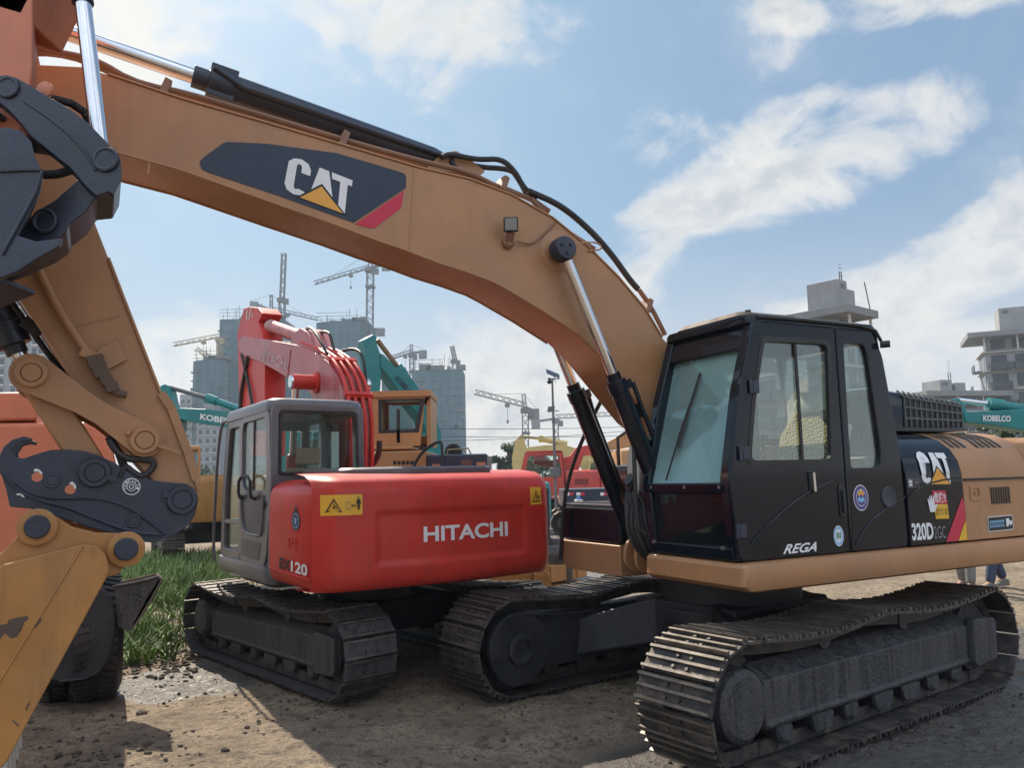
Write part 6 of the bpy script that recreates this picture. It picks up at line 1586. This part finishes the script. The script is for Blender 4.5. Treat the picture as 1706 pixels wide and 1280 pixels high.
# ------------------------------------------------------------------ people behind the machine
def person(label, x, y, heading, trousers, shirt, stride=.25, shoe=BOOT):
    root = thing('person', label, 'person', (x, y, 0), R(heading), 'people walking behind the yellow machine')
    def skin(name, verts, edges, m, par):
        me = bpy.data.meshes.new(name); me.from_pydata([v[0] for v in verts], edges, []); o = bpy.data.objects.new(name, me); col.objects.link(o); o.parent = par
        o.modifiers.new('skin', 'SKIN'); s = o.modifiers.new('sub', 'SUBSURF'); s.levels = 1; s.render_levels = 2
        for i, v in enumerate(verts):
            d = me.skin_vertices[0].data[i]; d.radius = v[1] if isinstance(v[1], tuple) else (v[1], v[1]); d.use_root = i == 0
        me.materials.append(m); return o
    s = stride
    v = [((0, 0, .95), (.16, .12)), ((0, 0, 1.12), (.16, .11)), ((0, 0, 1.30), (.19, .12)), ((0, 0, 1.43), (.13, .09)), ((0, 0, 1.50), .058), ((.02, 0, 1.58), .075), ((.02, 0, 1.68), .088), ((.01, 0, 1.76), .06),
         ((0, .19, 1.40), .06), ((-.04, .25, 1.14), .045), ((.08, .24, .92), .036), ((.12, .23, .84), .030), ((0, -.19, 1.40), .06), ((.04, -.25, 1.14), .045), ((.16, -.24, .93), .036), ((.20, -.23, .85), .030),
         ((.01, .10, .88), .10), ((s * .55, .10, .49), .065), ((s * .9, .10, .09), .045), ((s * .9 + .14, .11, .045), (.045, .03)), ((0, -.10, .88), .10), ((-s * .25, -.10, .49), .065), ((-s * .9, -.10, .12), .045), ((-s * .9 + .14, -.11, .05), (.045, .03))]
    e = [(0, 1), (1, 2), (2, 3), (3, 4), (4, 5), (5, 6), (6, 7), (3, 8), (8, 9), (9, 10), (10, 11), (3, 12), (12, 13), (13, 14), (14, 15), (0, 16), (16, 17), (17, 18), (18, 19), (0, 20), (20, 21), (21, 22), (22, 23)]
    body = skin('body', v, e, SKIN, root)
    t = [((0, 0, .98), (.175, .135))] + [(v[i][0], (v[i][1] if not isinstance(v[i][1], tuple) else v[i][1][0]) * 1.28) for i in (16, 17)] + [((s * .89, .10, .085), .070)] + [(v[i][0], v[i][1] * 1.28) for i in (20, 21)] + [((-s * .89, -.10, .11), .070)]
    skin('trousers', t, [(0, 1), (1, 2), (2, 3), (0, 4), (4, 5), (5, 6)], trousers, body)
    h = [((0, 0, .93), (.18, .14)), ((0, 0, 1.12), (.178, .13)), ((0, 0, 1.30), (.205, .138)), ((0, 0, 1.44), (.12, .09)), ((0, .20, 1.40), .075), ((-.02, .24, 1.22), .065), ((0, -.20, 1.40), .075), ((.02, -.24, 1.22), .065)]
    skin('shirt', h, [(0, 1), (1, 2), (2, 3), (3, 4), (4, 5), (3, 6), (6, 7)], shirt, body)
    skin('hair', [((0, 0, 1.70), .092), ((-.02, 0, 1.755), .085)], [(0, 1)], HAIR, body)
    for sd, yy, zz in ((s * .9, .10, .05), (-s * .9, -.10, .05)):
        m = MB(); m.loft([rp([V((sd - .08, yy - .05, .012)), V((sd + .22, yy - .055, .012)), V((sd + .22, yy + .055, .012)), V((sd - .08, yy + .05, .012))], .05), rp([V((sd - .08, yy - .05, .05)), V((sd + .22, yy - .05, .045)), V((sd + .22, yy + .05, .045)), V((sd - .08, yy + .05, .05))], .05), rp([V((sd - .07, yy - .045, .11)), V((sd + .06, yy - .045, .11)), V((sd + .06, yy + .045, .11)), V((sd - .07, yy + .045, .11))], .04)]); m.build('shoe', shoe, body)
    for k in (11, 15):                         # fingers and thumb
        p = V(v[k][0])
        for i in range(4):
            m = MB(); y = p.y + (i - 1.5) * .019; L = (.07, .082, .078, .062)[i]
            m.tube([(p.x + .01, y, p.z), (p.x + .02, y, p.z - L * .55), (p.x + .035, y, p.z - L)], [.0095, .009, .007], 6); m.build('finger', SKIN, body)
        m = MB(); m.tube([(p.x + .03, p.y, p.z + .03), (p.x + .055, p.y, p.z), (p.x + .06, p.y, p.z - .03)], [.011, .010, .008], 6); m.build('thumb', SKIN, body)
    return root


pa = gnd(1612, 984); person('person in grey trousers and dusty boots standing behind the near crawler', pa.x, pa.y, 215, GTRO, SHRT, .10)
pb = gnd(1664, 984); person('person in blue jeans walking behind the near crawler', pb.x + .1, pb.y + .2, 200, JEAN, SHRD, .30)


# ------------------------------------------------------------------ grass, stones
def tuft_field():
    rnd = random.Random(11); m = bmesh.new()
    def blade(x, y, z, h, a, lean, w):
        dx, dy = math.cos(a) * lean, math.sin(a) * lean; px, py = -math.sin(a) * w, math.cos(a) * w
        v = [m.verts.new(q) for q in ((x - px, y - py, z), (x + px, y + py, z), (x + dx * .4 + px * .7, y + dy * .4 + py * .7, z + h * .6), (x + dx * .4 - px * .7, y + dy * .4 - py * .7, z + h * .6), (x + dx, y + dy, z + h))]
        m.faces.new(v[:4]); m.faces.new((v[3], v[2], v[4]))
    for _ in range(15000):
        t = rnd.random() ** 1.3; y = 9.5 + t * 12
        cx_ = -4.6 - (y - 9.5) * .36; x = cx_ + rnd.gauss(0, .32 + t * .9)
        if noise.noise(V((x * 1.3, y * 1.3, 4))) < -.12 and t < .5:
            continue
        h = rnd.uniform(.06, .34) * min(1, .35 + t * 6) * (1.25 if rnd.random() < .1 else 1); blade(x, y, hgt(x, y), h, rnd.uniform(0, 6.28), h * rnd.uniform(.2, .8), rnd.uniform(.004, .009) * (1 + t))
    for _ in range(260):                         # leafy weeds thinning out over the dirt
        t = rnd.random() ** 1.2; y = 8.7 + t * 9; x = -4.2 - (y - 8.7) * .40 + rnd.gauss(0, .28 + t * .8)
        if y < 9.2 and x > -3.4:
            continue
        z = hgt(x, y); n_ = rnd.randint(5, 11)
        for k in range(n_):
            blade(x + rnd.gauss(0, .03), y + rnd.gauss(0, .03), z, rnd.uniform(.06, .24), 6.28 * k / n_ + rnd.random(), rnd.uniform(.06, .20), rnd.uniform(.010, .026))
    for _ in range(1500):
        x = rnd.uniform(-9, 12); y = rnd.uniform(16, 30)
        if noise.noise(V((x * .4, y * .4, 9))) > .15:
            h = rnd.uniform(.05, .25); blade(x, y, -.02, h, rnd.uniform(0, 6.28), h * .5, .012)
    me = bpy.data.meshes.new('grass'); m.to_mesh(me); m.free(); me.materials.append(GRS)
    o = bpy.data.objects.new('grass', me); col.objects.link(o); tag(o, 'green grass growing behind the left bucket beside the crawler', 'grass', kind='stuff')
    # clods and stones
    rnd = random.Random(5); m = bmesh.new()
    tb = bmesh.new(); bmesh.ops.create_icosphere(tb, subdivisions=1, radius=1); tv = [v.co.copy() for v in tb.verts]; tf = [[v.index for v in f.verts] for f in tb.faces]; tb.free()
    def stone(x, y, s):
        z = hgt(x, y) + s * .2; a, b, c = rnd.uniform(.6, 1.2), rnd.uniform(.6, 1.2), rnd.uniform(.4, .75)
        vs = [m.verts.new((x + q.x * s * a * k, y + q.y * s * b * k, z + q.z * s * c * k)) for q in tv for k in (rnd.uniform(.75, 1.2),)]
        for f in tf:
            m.faces.new([vs[i] for i in f])
    for _ in range(5200):
        y = 4.3 + rnd.random() ** 1.6 * 9; x = rnd.uniform(-.62, .62) * y
        k = noise.noise(V((x * .9, y * .9, 2)))
        if k > -.1:
            stone(x, y, rnd.choice((.006, .007, .008, .01, .012, .016, .022)) * (1.5 if k > .3 else 1))
    for _ in range(330):                        # loose clods at the left
        a = gnd(rnd.uniform(205, 330), rnd.uniform(1050, 1130)); stone(a.x, a.y, rnd.choice((.012, .018, .025, .035)))
    for (ox_, oy_, hd_, x0_, x1_, ys_) in ((2.129, 7.374, -143.8, -1.4, 2.3, (.86, 1.54, -.86, -1.54)), (-1.68, 8.86, 132.5, -1.6, 1.6, (.72, 1.28))):
        T_ = Frame(ox_, oy_, hd_)                # crumbs of dirt along the crawlers
        for _ in range(420):
            q = T_.o + T_.ax * rnd.uniform(x0_, x1_) + T_.ay * (rnd.choice(ys_) + rnd.gauss(0, .09)); stone(q.x, q.y, rnd.choice((.006, .008, .012, .018)))
    for px, py, s in ((235, 1185, .055), (315, 1255, .02), (375, 1250, .03), (430, 1205, .02), (468, 1207, .016)):
        a = gnd(px, py); stone(a.x, a.y, s)
    me = bpy.data.meshes.new('gravel'); m.to_mesh(me); m.free(); me.materials.append(MUDC)
    o = bpy.data.objects.new('gravel', me); col.objects.link(o); tag(o, 'small stones and dirt clods strewn over the yard', 'gravel', kind='stuff')


tuft_field()


# ------------------------------------------------------------------ trees
def tree(label, x, y, h, w, seed, lm=LEAF, group=None, n=2600):
    rnd = random.Random(seed); root = thing('tree', label, 'tree', (x, y, 0), 0, group)
    m = MB(); m.tube([(0, 0, -.1), (.05, 0, h * .25), (-.03, .05, h * .5), (0, 0, h * .8)], [.035 * h, .026 * h, .018 * h, .006 * h], 8)
    tips = []
    for i in range(9):
        a = rnd.uniform(0, 6.28); z0 = h * rnd.uniform(.25, .6); L = w * rnd.uniform(.5, .95); t = V((math.cos(a) * L, math.sin(a) * L, z0 + h * rnd.uniform(.1, .35)))
        m.tube([(0, 0, z0), t * .5 + V((0, 0, z0 * .55)), t], [.012 * h, .008 * h, .003 * h], 5); tips.append(t)
    m.build('trunk', BARK, root)
    cl = [(V((rnd.gauss(0, w * .42), rnd.gauss(0, w * .42), h * rnd.uniform(.35, .95))), w * rnd.uniform(.22, .42)) for _ in range(16)] + [(t, w * .3) for t in tips]
    bm = bmesh.new(); s = .035 * h
    for i in range(n):
        c, r = rnd.choice(cl); d = V((rnd.gauss(0, 1), rnd.gauss(0, 1), rnd.gauss(0, .8))).normalized() * r * rnd.random() ** .45
        p = c + d
        if p.z < h * .12:
            continue
        u = V((rnd.gauss(0, 1), rnd.gauss(0, 1), rnd.gauss(0, .6))).normalized(); q = u.orthogonal().normalized(); k = s * rnd.uniform(.6, 1.4)
        bm.faces.new([bm.verts.new(p + u * k), bm.verts.new(p + q * k * .55), bm.verts.new(p - u * k), bm.verts.new(p - q * k * .55)])
    me = bpy.data.meshes.new('crown'); bm.to_mesh(me); bm.free(); me.materials.append(lm); o = bpy.data.objects.new('crown', me); col.objects.link(o); o.parent = root


def ptree(px, ptop, D_, wpx, seed, label, lm=LEAF, group=None, n=2600):
    t = at(px, ptop, D_); tree(label, t.x, D_, t.z, wpx * D_ / FPX / 2, seed, lm, group, n)


TG = 'trees along the far side of the yard'
ptree(845, 737, 70, 46, 1, 'dark round tree beside the upright pale yellow stick', group=TG)
ptree(893, 752, 75, 50, 2, 'dark tree behind the pale yellow arm', group=TG)
ptree(990, 748, 80, 60, 3, 'dark tree behind the black cylinders', group=TG)
ptree(790, 776, 80, 44, 4, 'low bushy tree at the horizon beside the navy tail', group=TG, n=1500)
ptree(760, 782, 85, 40, 5, 'lowest bush at the horizon above the red counterweight', group=TG, n=1200)
for i, (px, pt, w) in enumerate(((1630, 702, 40), (1668, 700, 44), (1700, 704, 40), (1745, 690, 70))):
    ptree(px, pt, 34, w, 20 + i, ['light green bush under the lettered teal boom', 'broad green bush under the teal boom end', 'green bush nearest the frame end under the teal boom', 'taller green tree past the last bush under the teal boom'][i], LEAF2, TG, 1800)
for i, (px, pt) in enumerate(((330, 775), (450, 770), (590, 772))):
    ptree(px, pt, 95, 70, 40 + i, ['dark tree at the foot of the round fronted tower', 'dark tree seen through the grey cab', 'dark tree behind the red boom foot'][i], LEAF, TG, 1500)


# ------------------------------------------------------------------ buildings
def netmat(name, c, c2):
    m = bpy.data.materials.new(name); m.use_nodes = True; nt = m.node_tree; b = nt.nodes['Principled BSDF']
    tc = N(nt, 'ShaderNodeTexCoord'); sep = N(nt, 'ShaderNodeSeparateXYZ'); nt.links.new(tc.outputs['Object'], sep.inputs[0])
    fl = MATH(nt, 'FRACT', MATH(nt, 'DIVIDE', sep.outputs[2], 3.0))
    line = SMOOTH(nt, MATH(nt, 'ABSOLUTE', MATH(nt, 'SUBTRACT', fl, .5)), .36, .46)
    mp = N(nt, 'ShaderNodeMapping'); mp.inputs['Scale'].default_value = (.5, .5, .06); nt.links.new(tc.outputs['Object'], mp.inputs[0])
    nz = N(nt, 'ShaderNodeTexNoise'); nz.inputs['Scale'].default_value = 1.0; nz.inputs['Detail'].default_value = 6; nt.links.new(mp.outputs[0], nz.inputs['Vector'])
    n2 = N(nt, 'ShaderNodeTexNoise'); n2.inputs['Scale'].default_value = .35; n2.inputs['Detail'].default_value = 6; nt.links.new(tc.outputs['Object'], n2.inputs['Vector'])
    k = MIX(nt, SMOOTH(nt, nz.outputs[0], .35, .65), c4(c), c4(c2)); k = MIX(nt, MATH(nt, 'MULTIPLY', line, .55), k, c4((.06, .085, .095))); k = MIX(nt, SMOOTH(nt, n2.outputs[0], .55, .7, 0, .6), k, c4(tuple(x * .6 for x in c)))
    nt.links.new(k, b.inputs['Base Color']); b.inputs['Roughness'].default_value = .9
    return m


NET = netmat('blue_green_scaffold_net', (.042, .10, .13), (.075, .15, .185))


def tower(label, x0, x1, ptop, D_, seed, depth=18, round_top=0, rebar=True, pale=False, yaw=0.0):
    a = at(x0, ptop, D_); b = at(x1, ptop, D_); H = (a.z + b.z) / 2; w = b.x - a.x; cx_ = (a.x + b.x) / 2
    root = thing('tower_block', label, 'tower', (cx_, D_ + depth / 2, 0), yaw, None); rnd = random.Random(seed)
    m = MB()
    if round_top:
        n = 20; prof = [V((-w / 2, -depth / 2, 0))] + [V((-w / 2 + w * i / n, -depth / 2 - round_top * math.sin(PI * i / n), 0)) for i in range(1, n)] + [V((w / 2, -depth / 2, 0)), V((w / 2, depth / 2, 0)), V((-w / 2, depth / 2, 0))]
        m.loft([prof, [p + V((0, 0, H)) for p in prof]])
    else:
        m.box(-w / 2, w / 2, -depth / 2, depth / 2, 0, H)
    body = m.build('facade', CONW if pale else NET, root)
    m = MB()
    if pale:
        for f in range(int(H / 3)):
            for i in range(int(w / 2.4)):
                x = -w / 2 + .7 + i * 2.4; m.box(x, x + 1.3, -depth / 2 - .06, -depth / 2 + .1, f * 3 + 1, f * 3 + 2.4)
        tag(m.build('windows', DKW, body), kind='stuff')
        m = MB()
        for f in range(int(H / 3)):
            m.box(-w / 2 - .2, w / 2 + .2, -depth / 2 - .25, -depth / 2 + .05, f * 3 + .02, f * 3 + .25)
        m.box(-w * .3, w * .2, -3, 3, H, H + 3.5); m.build('floor_band', CONC, body)
    else:
        for f in range(int(H / 3)):
            z = f * 3 + .1
            for i in range(5):
                if rnd.random() < .6:
                    x = -w / 2 + rnd.random() * w * .9; L = rnd.uniform(.5, w * .12)
                    m.box(x, min(w / 2, x + L), -depth / 2 - round_top * .8 - .35, -depth / 2 + .4, z, z + rnd.uniform(.25, 1.3))
            for s in (-1, 1):
                m.box(s * w / 2 - .7, s * w / 2 + .7, -depth / 2 - .3, -depth / 2 + rnd.uniform(1, 4), z, z + rnd.uniform(.2, .5))
        m.build('scaffold_ledge', CRANE, body)
        if rebar:
            m = MB()
            for i in range(int(w / 1.1)):
                x = -w / 2 + i * 1.1 + rnd.uniform(-.3, .3); h = rnd.uniform(1.5, 6.5); y = rnd.uniform(-depth / 2, 0); m.beam((x, y, H - .5), (x + rnd.uniform(-.2, .2), y, H + h), .16)
            for k in range(3):
                z = H + 1.2 + k * 1.3; m.beam((-w / 2, -depth / 2, z), (w / 2 * rnd.uniform(.2, 1), -depth / 2, z), .14)
            for i in range(7):
                x = -w / 2 + rnd.random() * w * .9; m.box(x, x + rnd.uniform(1, 3.5), -depth / 2, -depth / 2 + 3, H - .2, H + rnd.uniform(.6, 2.4))
            m.build('rebar_crown', CRANE, body)
    return root


tower('tall square netted tower under construction, highest of the skyline', 366, 470, 531, 300, 1)
tower('stepped netted tower half hidden by the red boom', 471, 531, 575, 305, 9, rebar=False)
tower('round fronted netted tower beside and lower than the tallest one', 322, 380, 602, 285, 2, round_top=4)
tower('wide netted tower with bristling bars on top beyond the red boom hoses', 527, 614, 537, 300, 3, round_top=3)
tower('broad netted tower rising behind the tan cab and steep teal boom', 686, 770, 616, 300, 4)
tower('low netted tower seen under the steep teal boom', 636, 685, 632, 310, 5, rebar=False)
tower('pale finished tower low behind the lettered teal boom', 300, 336, 657, 340, 6, pale=True)
tower('pale tower with window rows below the round one', 328, 368, 690, 270, 7, pale=True, depth=8)


def lattice(mb, p, q, w, n, t=.16, tri=False):
    p, q = V(p), V(q); d = (q - p).normalized(); u = V((0, 0, 1)) if abs(d.z) < .8 else V((0, 1, 0)); s = d.cross(u).normalized(); u = s.cross(d).normalized()
    cs = [(s * a + u * b) * w / 2 for a, b in ((-1, -1), (1, -1), (1, 1), (-1, 1))] if not tri else [s * -w / 2, s * w / 2, u * w * .9]
    for c in cs:
        mb.beam(p + c, q + c, t)
    k = len(cs)
    for i in range(n):
        a = p.lerp(q, i / n); b = p.lerp(q, (i + 1) / n)
        for j in range(k):
            c0, c1 = cs[j], cs[(j + 1) % k]
            if i % 2:
                c0, c1 = c1, c0
            mb.beam(a + c0, b + c1, t * .7)


def tower_crane(label, D_, base, top, jib=None, cjib=None, apex=None, luff=None, w=1.9, m_=CRANE, ground=True):
    b = at(*base, D_); t = at(*top, D_); root = thing('tower_crane', label, 'crane', (b.x, D_, 0), 0, 'tower cranes over the building sites'); o = V((b.x, D_, 0))
    p = lambda q: at(q[0], q[1], D_) - o
    T = p(top); B = V((0, 0, 0)) if ground else p(base)
    mb = MB(); lattice(mb, B, T, w, max(6, int((T.z - B.z) / 2.2)), .30); mb.build('mast', m_, root)
    mb = MB(); mb.box(T.x - w * .8, T.x + w * .8, -w * .8, w * .8, T.z - .8, T.z + .6); mb.box(T.x + w * .5, T.x + w * 1.4, -2.4, -.8, T.z - 2, T.z); mb.box(T.x - w * .7, T.x + w * .7, -w * .7, w * .7, T.z - 7, T.z - 6.2); mb.build('slewing_unit', m_, root)
    if apex:
        A = p(apex); mb = MB(); lattice(mb, T, A, w * .6, 4, .22); mb.build('tower_head', m_, root)
    if jib:
        J = p(jib); S = T + V((0, 0, .9)); mb = MB(); lattice(mb, S, J, 1.5, max(8, int((J - S).length / 2.2)), .22, True); jo = mb.build('jib', m_, root)
        mid = S.lerp(J, .35); mb = MB(); mb.box(mid.x - .7, mid.x + .7, -.8, .8, mid.z - 1.3, mid.z - .3); mb.beam(mid - V((0, 0, 1)), mid - V((0, 0, 5)), .12); mb.box(mid.x - .3, mid.x + .3, -.3, .3, mid.z - 6, mid.z - 5); mb.build('trolley_hook', m_, jo)
    if cjib:
        Cj = p(cjib); S = T + V((0, 0, .9)); mb = MB(); mb.beam(S + V((0, -.7, 0)), Cj + V((0, -.7, 0)), .4, .7); mb.beam(S + V((0, .7, 0)), Cj + V((0, .7, 0)), .4, .7); mb.build('counter_jib', m_, root)
        d = (S - Cj).normalized(); mb = MB(); c = Cj + d * 1.6; mb.box(c.x - 1.5, c.x + 1.5, -1.2, 1.2, c.z - 2.6, c.z + .5); mb.build('counterweight', CONC, root)
    if apex and (jib or cjib):
        mb = MB(); A = p(apex)
        if jib:
            mb.beam(A, (T + V((0, 0, .9))).lerp(p(jib), .75) + V((0, 0, .8)), .10)
        if cjib:
            mb.beam(A, p(cjib) + V((0, 0, .4)), .10)
        mb.build('tie_cable', m_, root)
    if luff:
        L0, L1 = p(luff[0]), p(luff[1]); mb = MB(); lattice(mb, L0, L1, 1.5, 10, .3); mb.build('luffing_jib', m_, root)


tower_crane('tallest grey crane with its luffing jib folded upright above the red boom', 300, (469, 600), (470, 500), luff=((470, 498), (473, 422)), w=2.0)
tower_crane('grey crane with long lattice jib just under the big boom belly', 300, (612, 600), (617, 450), jib=(524, 474), cjib=(650, 438), apex=(618, 420), w=2.4)
tower_crane('short crane head with thick counter jib just above the red boom end', 330, (451, 600), (452, 520), jib=(530, 534), cjib=(418, 503), apex=(452, 491), w=1.6)
tower_crane('crane with level jib attached beside the tallest tower', 290, (372, 640), (366, 566), jib=(289, 577), w=1.6, m_=CRANEY)
tower_crane('tiny crane jib slanting above the round tower', 295, (356, 640), (352, 604), jib=(325, 583), w=1.3, m_=CRANEY)
tower_crane('small crane with heavy counter jib above the steep teal boom', 310, (687, 680), (686, 592), jib=(655, 598), cjib=(711, 586), apex=(685, 574), w=1.6)
tower_crane('crane with jib folded upright behind the broad netted tower', 305, (758, 680), (757, 602), luff=((758, 600), (753, 577)), w=1.7)
tower_crane('crane with long jib dipping over the red counterweight', 230, (876, 790), (875, 684), jib=(790, 657), cjib=(898, 688), apex=(872, 656), w=1.7)
tower_crane('crane with level jib passing behind the camera mast', 280, (926, 790), (926, 702), jib=(1090, 690), cjib=(885, 704), w=1.7)
tower_crane('crane top whose counter jib pokes out beside the wide netted tower', 320, (600, 640), (604, 550), cjib=(641, 550), w=1.6)


def flats(label, D_, corner_px, ptop, lw, rw, floors, seed, ang=35, tank=None, fh=3.0, balcony=True, oh=.8):
    """an apartment block whose near corner stands at corner_px; lw / rw are the lengths of its left and right faces"""
    t = at(corner_px, ptop, D_); H = t.z; root = thing('apartment_block', label, 'building', (t.x, D_, 0), R(ang)); rnd = random.Random(seed)
    # local: corner at the origin, right face along +x (towards the right, away), left face along +y
    m = MB(); m.box(.5, rw, .5, lw, 0, H - fh); m.box(1.3, rw - 1, 1.3, lw - 1, H - fh, H - .55); body = m.build('wall', CONW, root)
    m = MB(); m.box(-oh, rw + .6, -oh, lw + .6, H - .8, H); m.build('roof_slab', CONC, body, bevel=.03)
    for i in range(max(2, int(rw / 3.0))):
        x = 1.5 + i * 3.0; g = MB(); g.box(x, x + 2.0, 1.24, 1.36, H - fh + .5, H - 1.0); g.build('window', DKW, body)
    for i in range(max(2, int(rw / 4.5))):
        m = MB(); x = .3 + i * 4.5; m.box(x, x + .22, -oh * .5, -oh * .5 + .22, H - fh, H - .8); m.build('roof_post', WHTG, body)
    m = MB()
    for f in range(1, floors):
        z = H - f * fh
        m.box(.1, rw + .1, -.0, .55, z - .16, z); m.box(.0, .55, .56, lw + .1, z - .16, z)
    m.build('floor_band', WHTG, body)
    wins = 0
    for f in range(1, floors):
        z = H - f * fh - fh
        if z < 0:
            break
        n = max(2, int(rw / 3.4))
        for i in range(n):
            x = 1.0 + i * (rw - 1) / n
            if balcony and rnd.random() < .85:
                L = (rw - 1) / n * rnd.uniform(.8, 1.0); dpt = rnd.uniform(.7, 1.5); m = MB()
                m.box(x, x + L, -dpt, -dpt + .1, z + .05, z + 1.1); m.box(x, x + .1, -dpt + .1, .5, z + .05, z + 1.1); m.box(x, x + L, -dpt + .1, .49, z - .10, z + .05); m.build('balcony', RAILD, body)
            g = MB(); g.box(x + .3, x + (rw - 1) / n * .75, .44, .56, z + .35, z + 2.4); g.build('window', DKW, body)
        k = max(2, int(lw / 3.4))
        for i in range(k):
            y = 1.0 + i * (lw - 1) / k
            if balcony and rnd.random() < .55:
                L = (lw - 1) / k * .9; m = MB(); m.box(-1.1, -1.0, y, y + L, z + .05, z + 1.1); m.box(-1.0, .49, y, y + L, z - .10, z + .05); m.build('balcony', RAILD, body)
            g = MB(); g.box(.44, .56, y + .3, y + (lw - 1) / k * .7, z + .35, z + 2.4); g.build('window', DKW, body)
    if tank:
        x0, x1, y0, y1, h = tank
        m = MB(); m.box(x0, x0 + (x1 - x0) * .42, y0, y1, H, H + h); m.box(x0 + (x1 - x0) * .62, x1, y0 + .5, y1, H, H + h * .8); m.box(x0 + (x1 - x0) * .42, x0 + (x1 - x0) * .62, y0 + 1, y1, H, H + h * .74); tk = m.build('tank_room', CONW, root, bevel=.04)
        m = MB()
        for s in (-.22, .22):
            m.beam((x0 + (x1 - x0) * .5 + s, y0 + .8, H), (x0 + (x1 - x0) * .5 + s, y0 + .8, H + h + 1.2), .09)
        for i in range(12):
            m.beam((x0 + (x1 - x0) * .5 - .22, y0 + .8, H + .4 + i * .42), (x0 + (x1 - x0) * .5 + .22, y0 + .8, H + .4 + i * .42), .06)
        m.beam((x1 + 1.2, 0, H), (x1 + .3, 0, H + 3.2), .09); m.box(x0 + .5, x0 + 1.4, y0 - .04, y0, H + h - .9, H + h - .4); m.build('roof_ladder', CRANE, tk)
    return root


flats('grey flats with a water tank room showing above the black cab roof', 80, 1405, 510, 12, 5.0, 6, 2, 40, tank=(.2, 4.6, .5, 4.0, 3.0), oh=.9)
flats('white balconied flats rising above the level teal boom', 126, 1632, 556, 9, 24, 8, 3, -24, tank=(3.0, 15, 1.2, 6, 4.0), oh=1.9)
flats('low grey flats between the cab and the balconied block', 120, 1545, 652, 10, 14, 5, 4, 12, tank=(4, 9, 2, 6, 2.0))
flats('long low grey block beyond the air filter grille', 130, 1500, 660, 8, 24, 4, 8, 8)


def apartment_tower():
    D_ = 240; a = at(-140, 430, D_); b = at(92, 430, D_); w = b.x - a.x; H = a.z; root = thing('apartment_tower', 'pale apartment tower with bay windows seen behind the yellow stick', 'building', (a.x, D_, 0))
    m = MB(); m.box(0, w, 0, 16, 0, H); m.box(w + .01, w + 5, 3, 14, 0, H * .78); body = m.build('wall', CONW, root)
    fl = MB(); fr = MB()
    for f in range(int(H / 3)):
        z = f * 3
        for i in range(int(w / 6)):
            x = 1.0 + i * 6
            q = proj_px(V((a.x + x + 2, D_, z + 1.6)))
            k_ = MB() if (5 < q[0] < 115 and 470 < q[1] < 700) else fl
            k_.box(x + .3, x + 3.9, -.22, .1, z + .8, z + 2.5)
            if k_ is not fl:
                k_.build('window', DKW, body)
            fr.box(x, x + 4.2, -.5, .05, z + .2, z + .75); fr.box(x + 1.95, x + 2.2, -.3, .05, z + .8, z + 2.5)
    tag(fl.build('windows', DKW, body), kind='stuff'); fr.build('sill_band', WHTG, body)


apartment_tower()


# ------------------------------------------------------------------ air
def build_haze():
    m = bpy.data.materials.new('pale_air'); m.use_nodes = True; nt = m.node_tree; nt.nodes.clear()
    o = N(nt, 'ShaderNodeOutputMaterial'); v = N(nt, 'ShaderNodeVolumePrincipled')
    v.inputs['Color'].default_value = (.72, .86, 1.0, 1); v.inputs['Density'].default_value = .0006; v.inputs['Anisotropy'].default_value = 0.0
    nt.links.new(v.outputs[0], o.inputs['Volume'])
    b = MB(); b.box(-260, 260, -40, 420, -1.2, 110); h = b.build('haze', m); tag(h, 'thin pale haze filling the air between yard and towers', 'haze', kind='stuff')


build_haze()
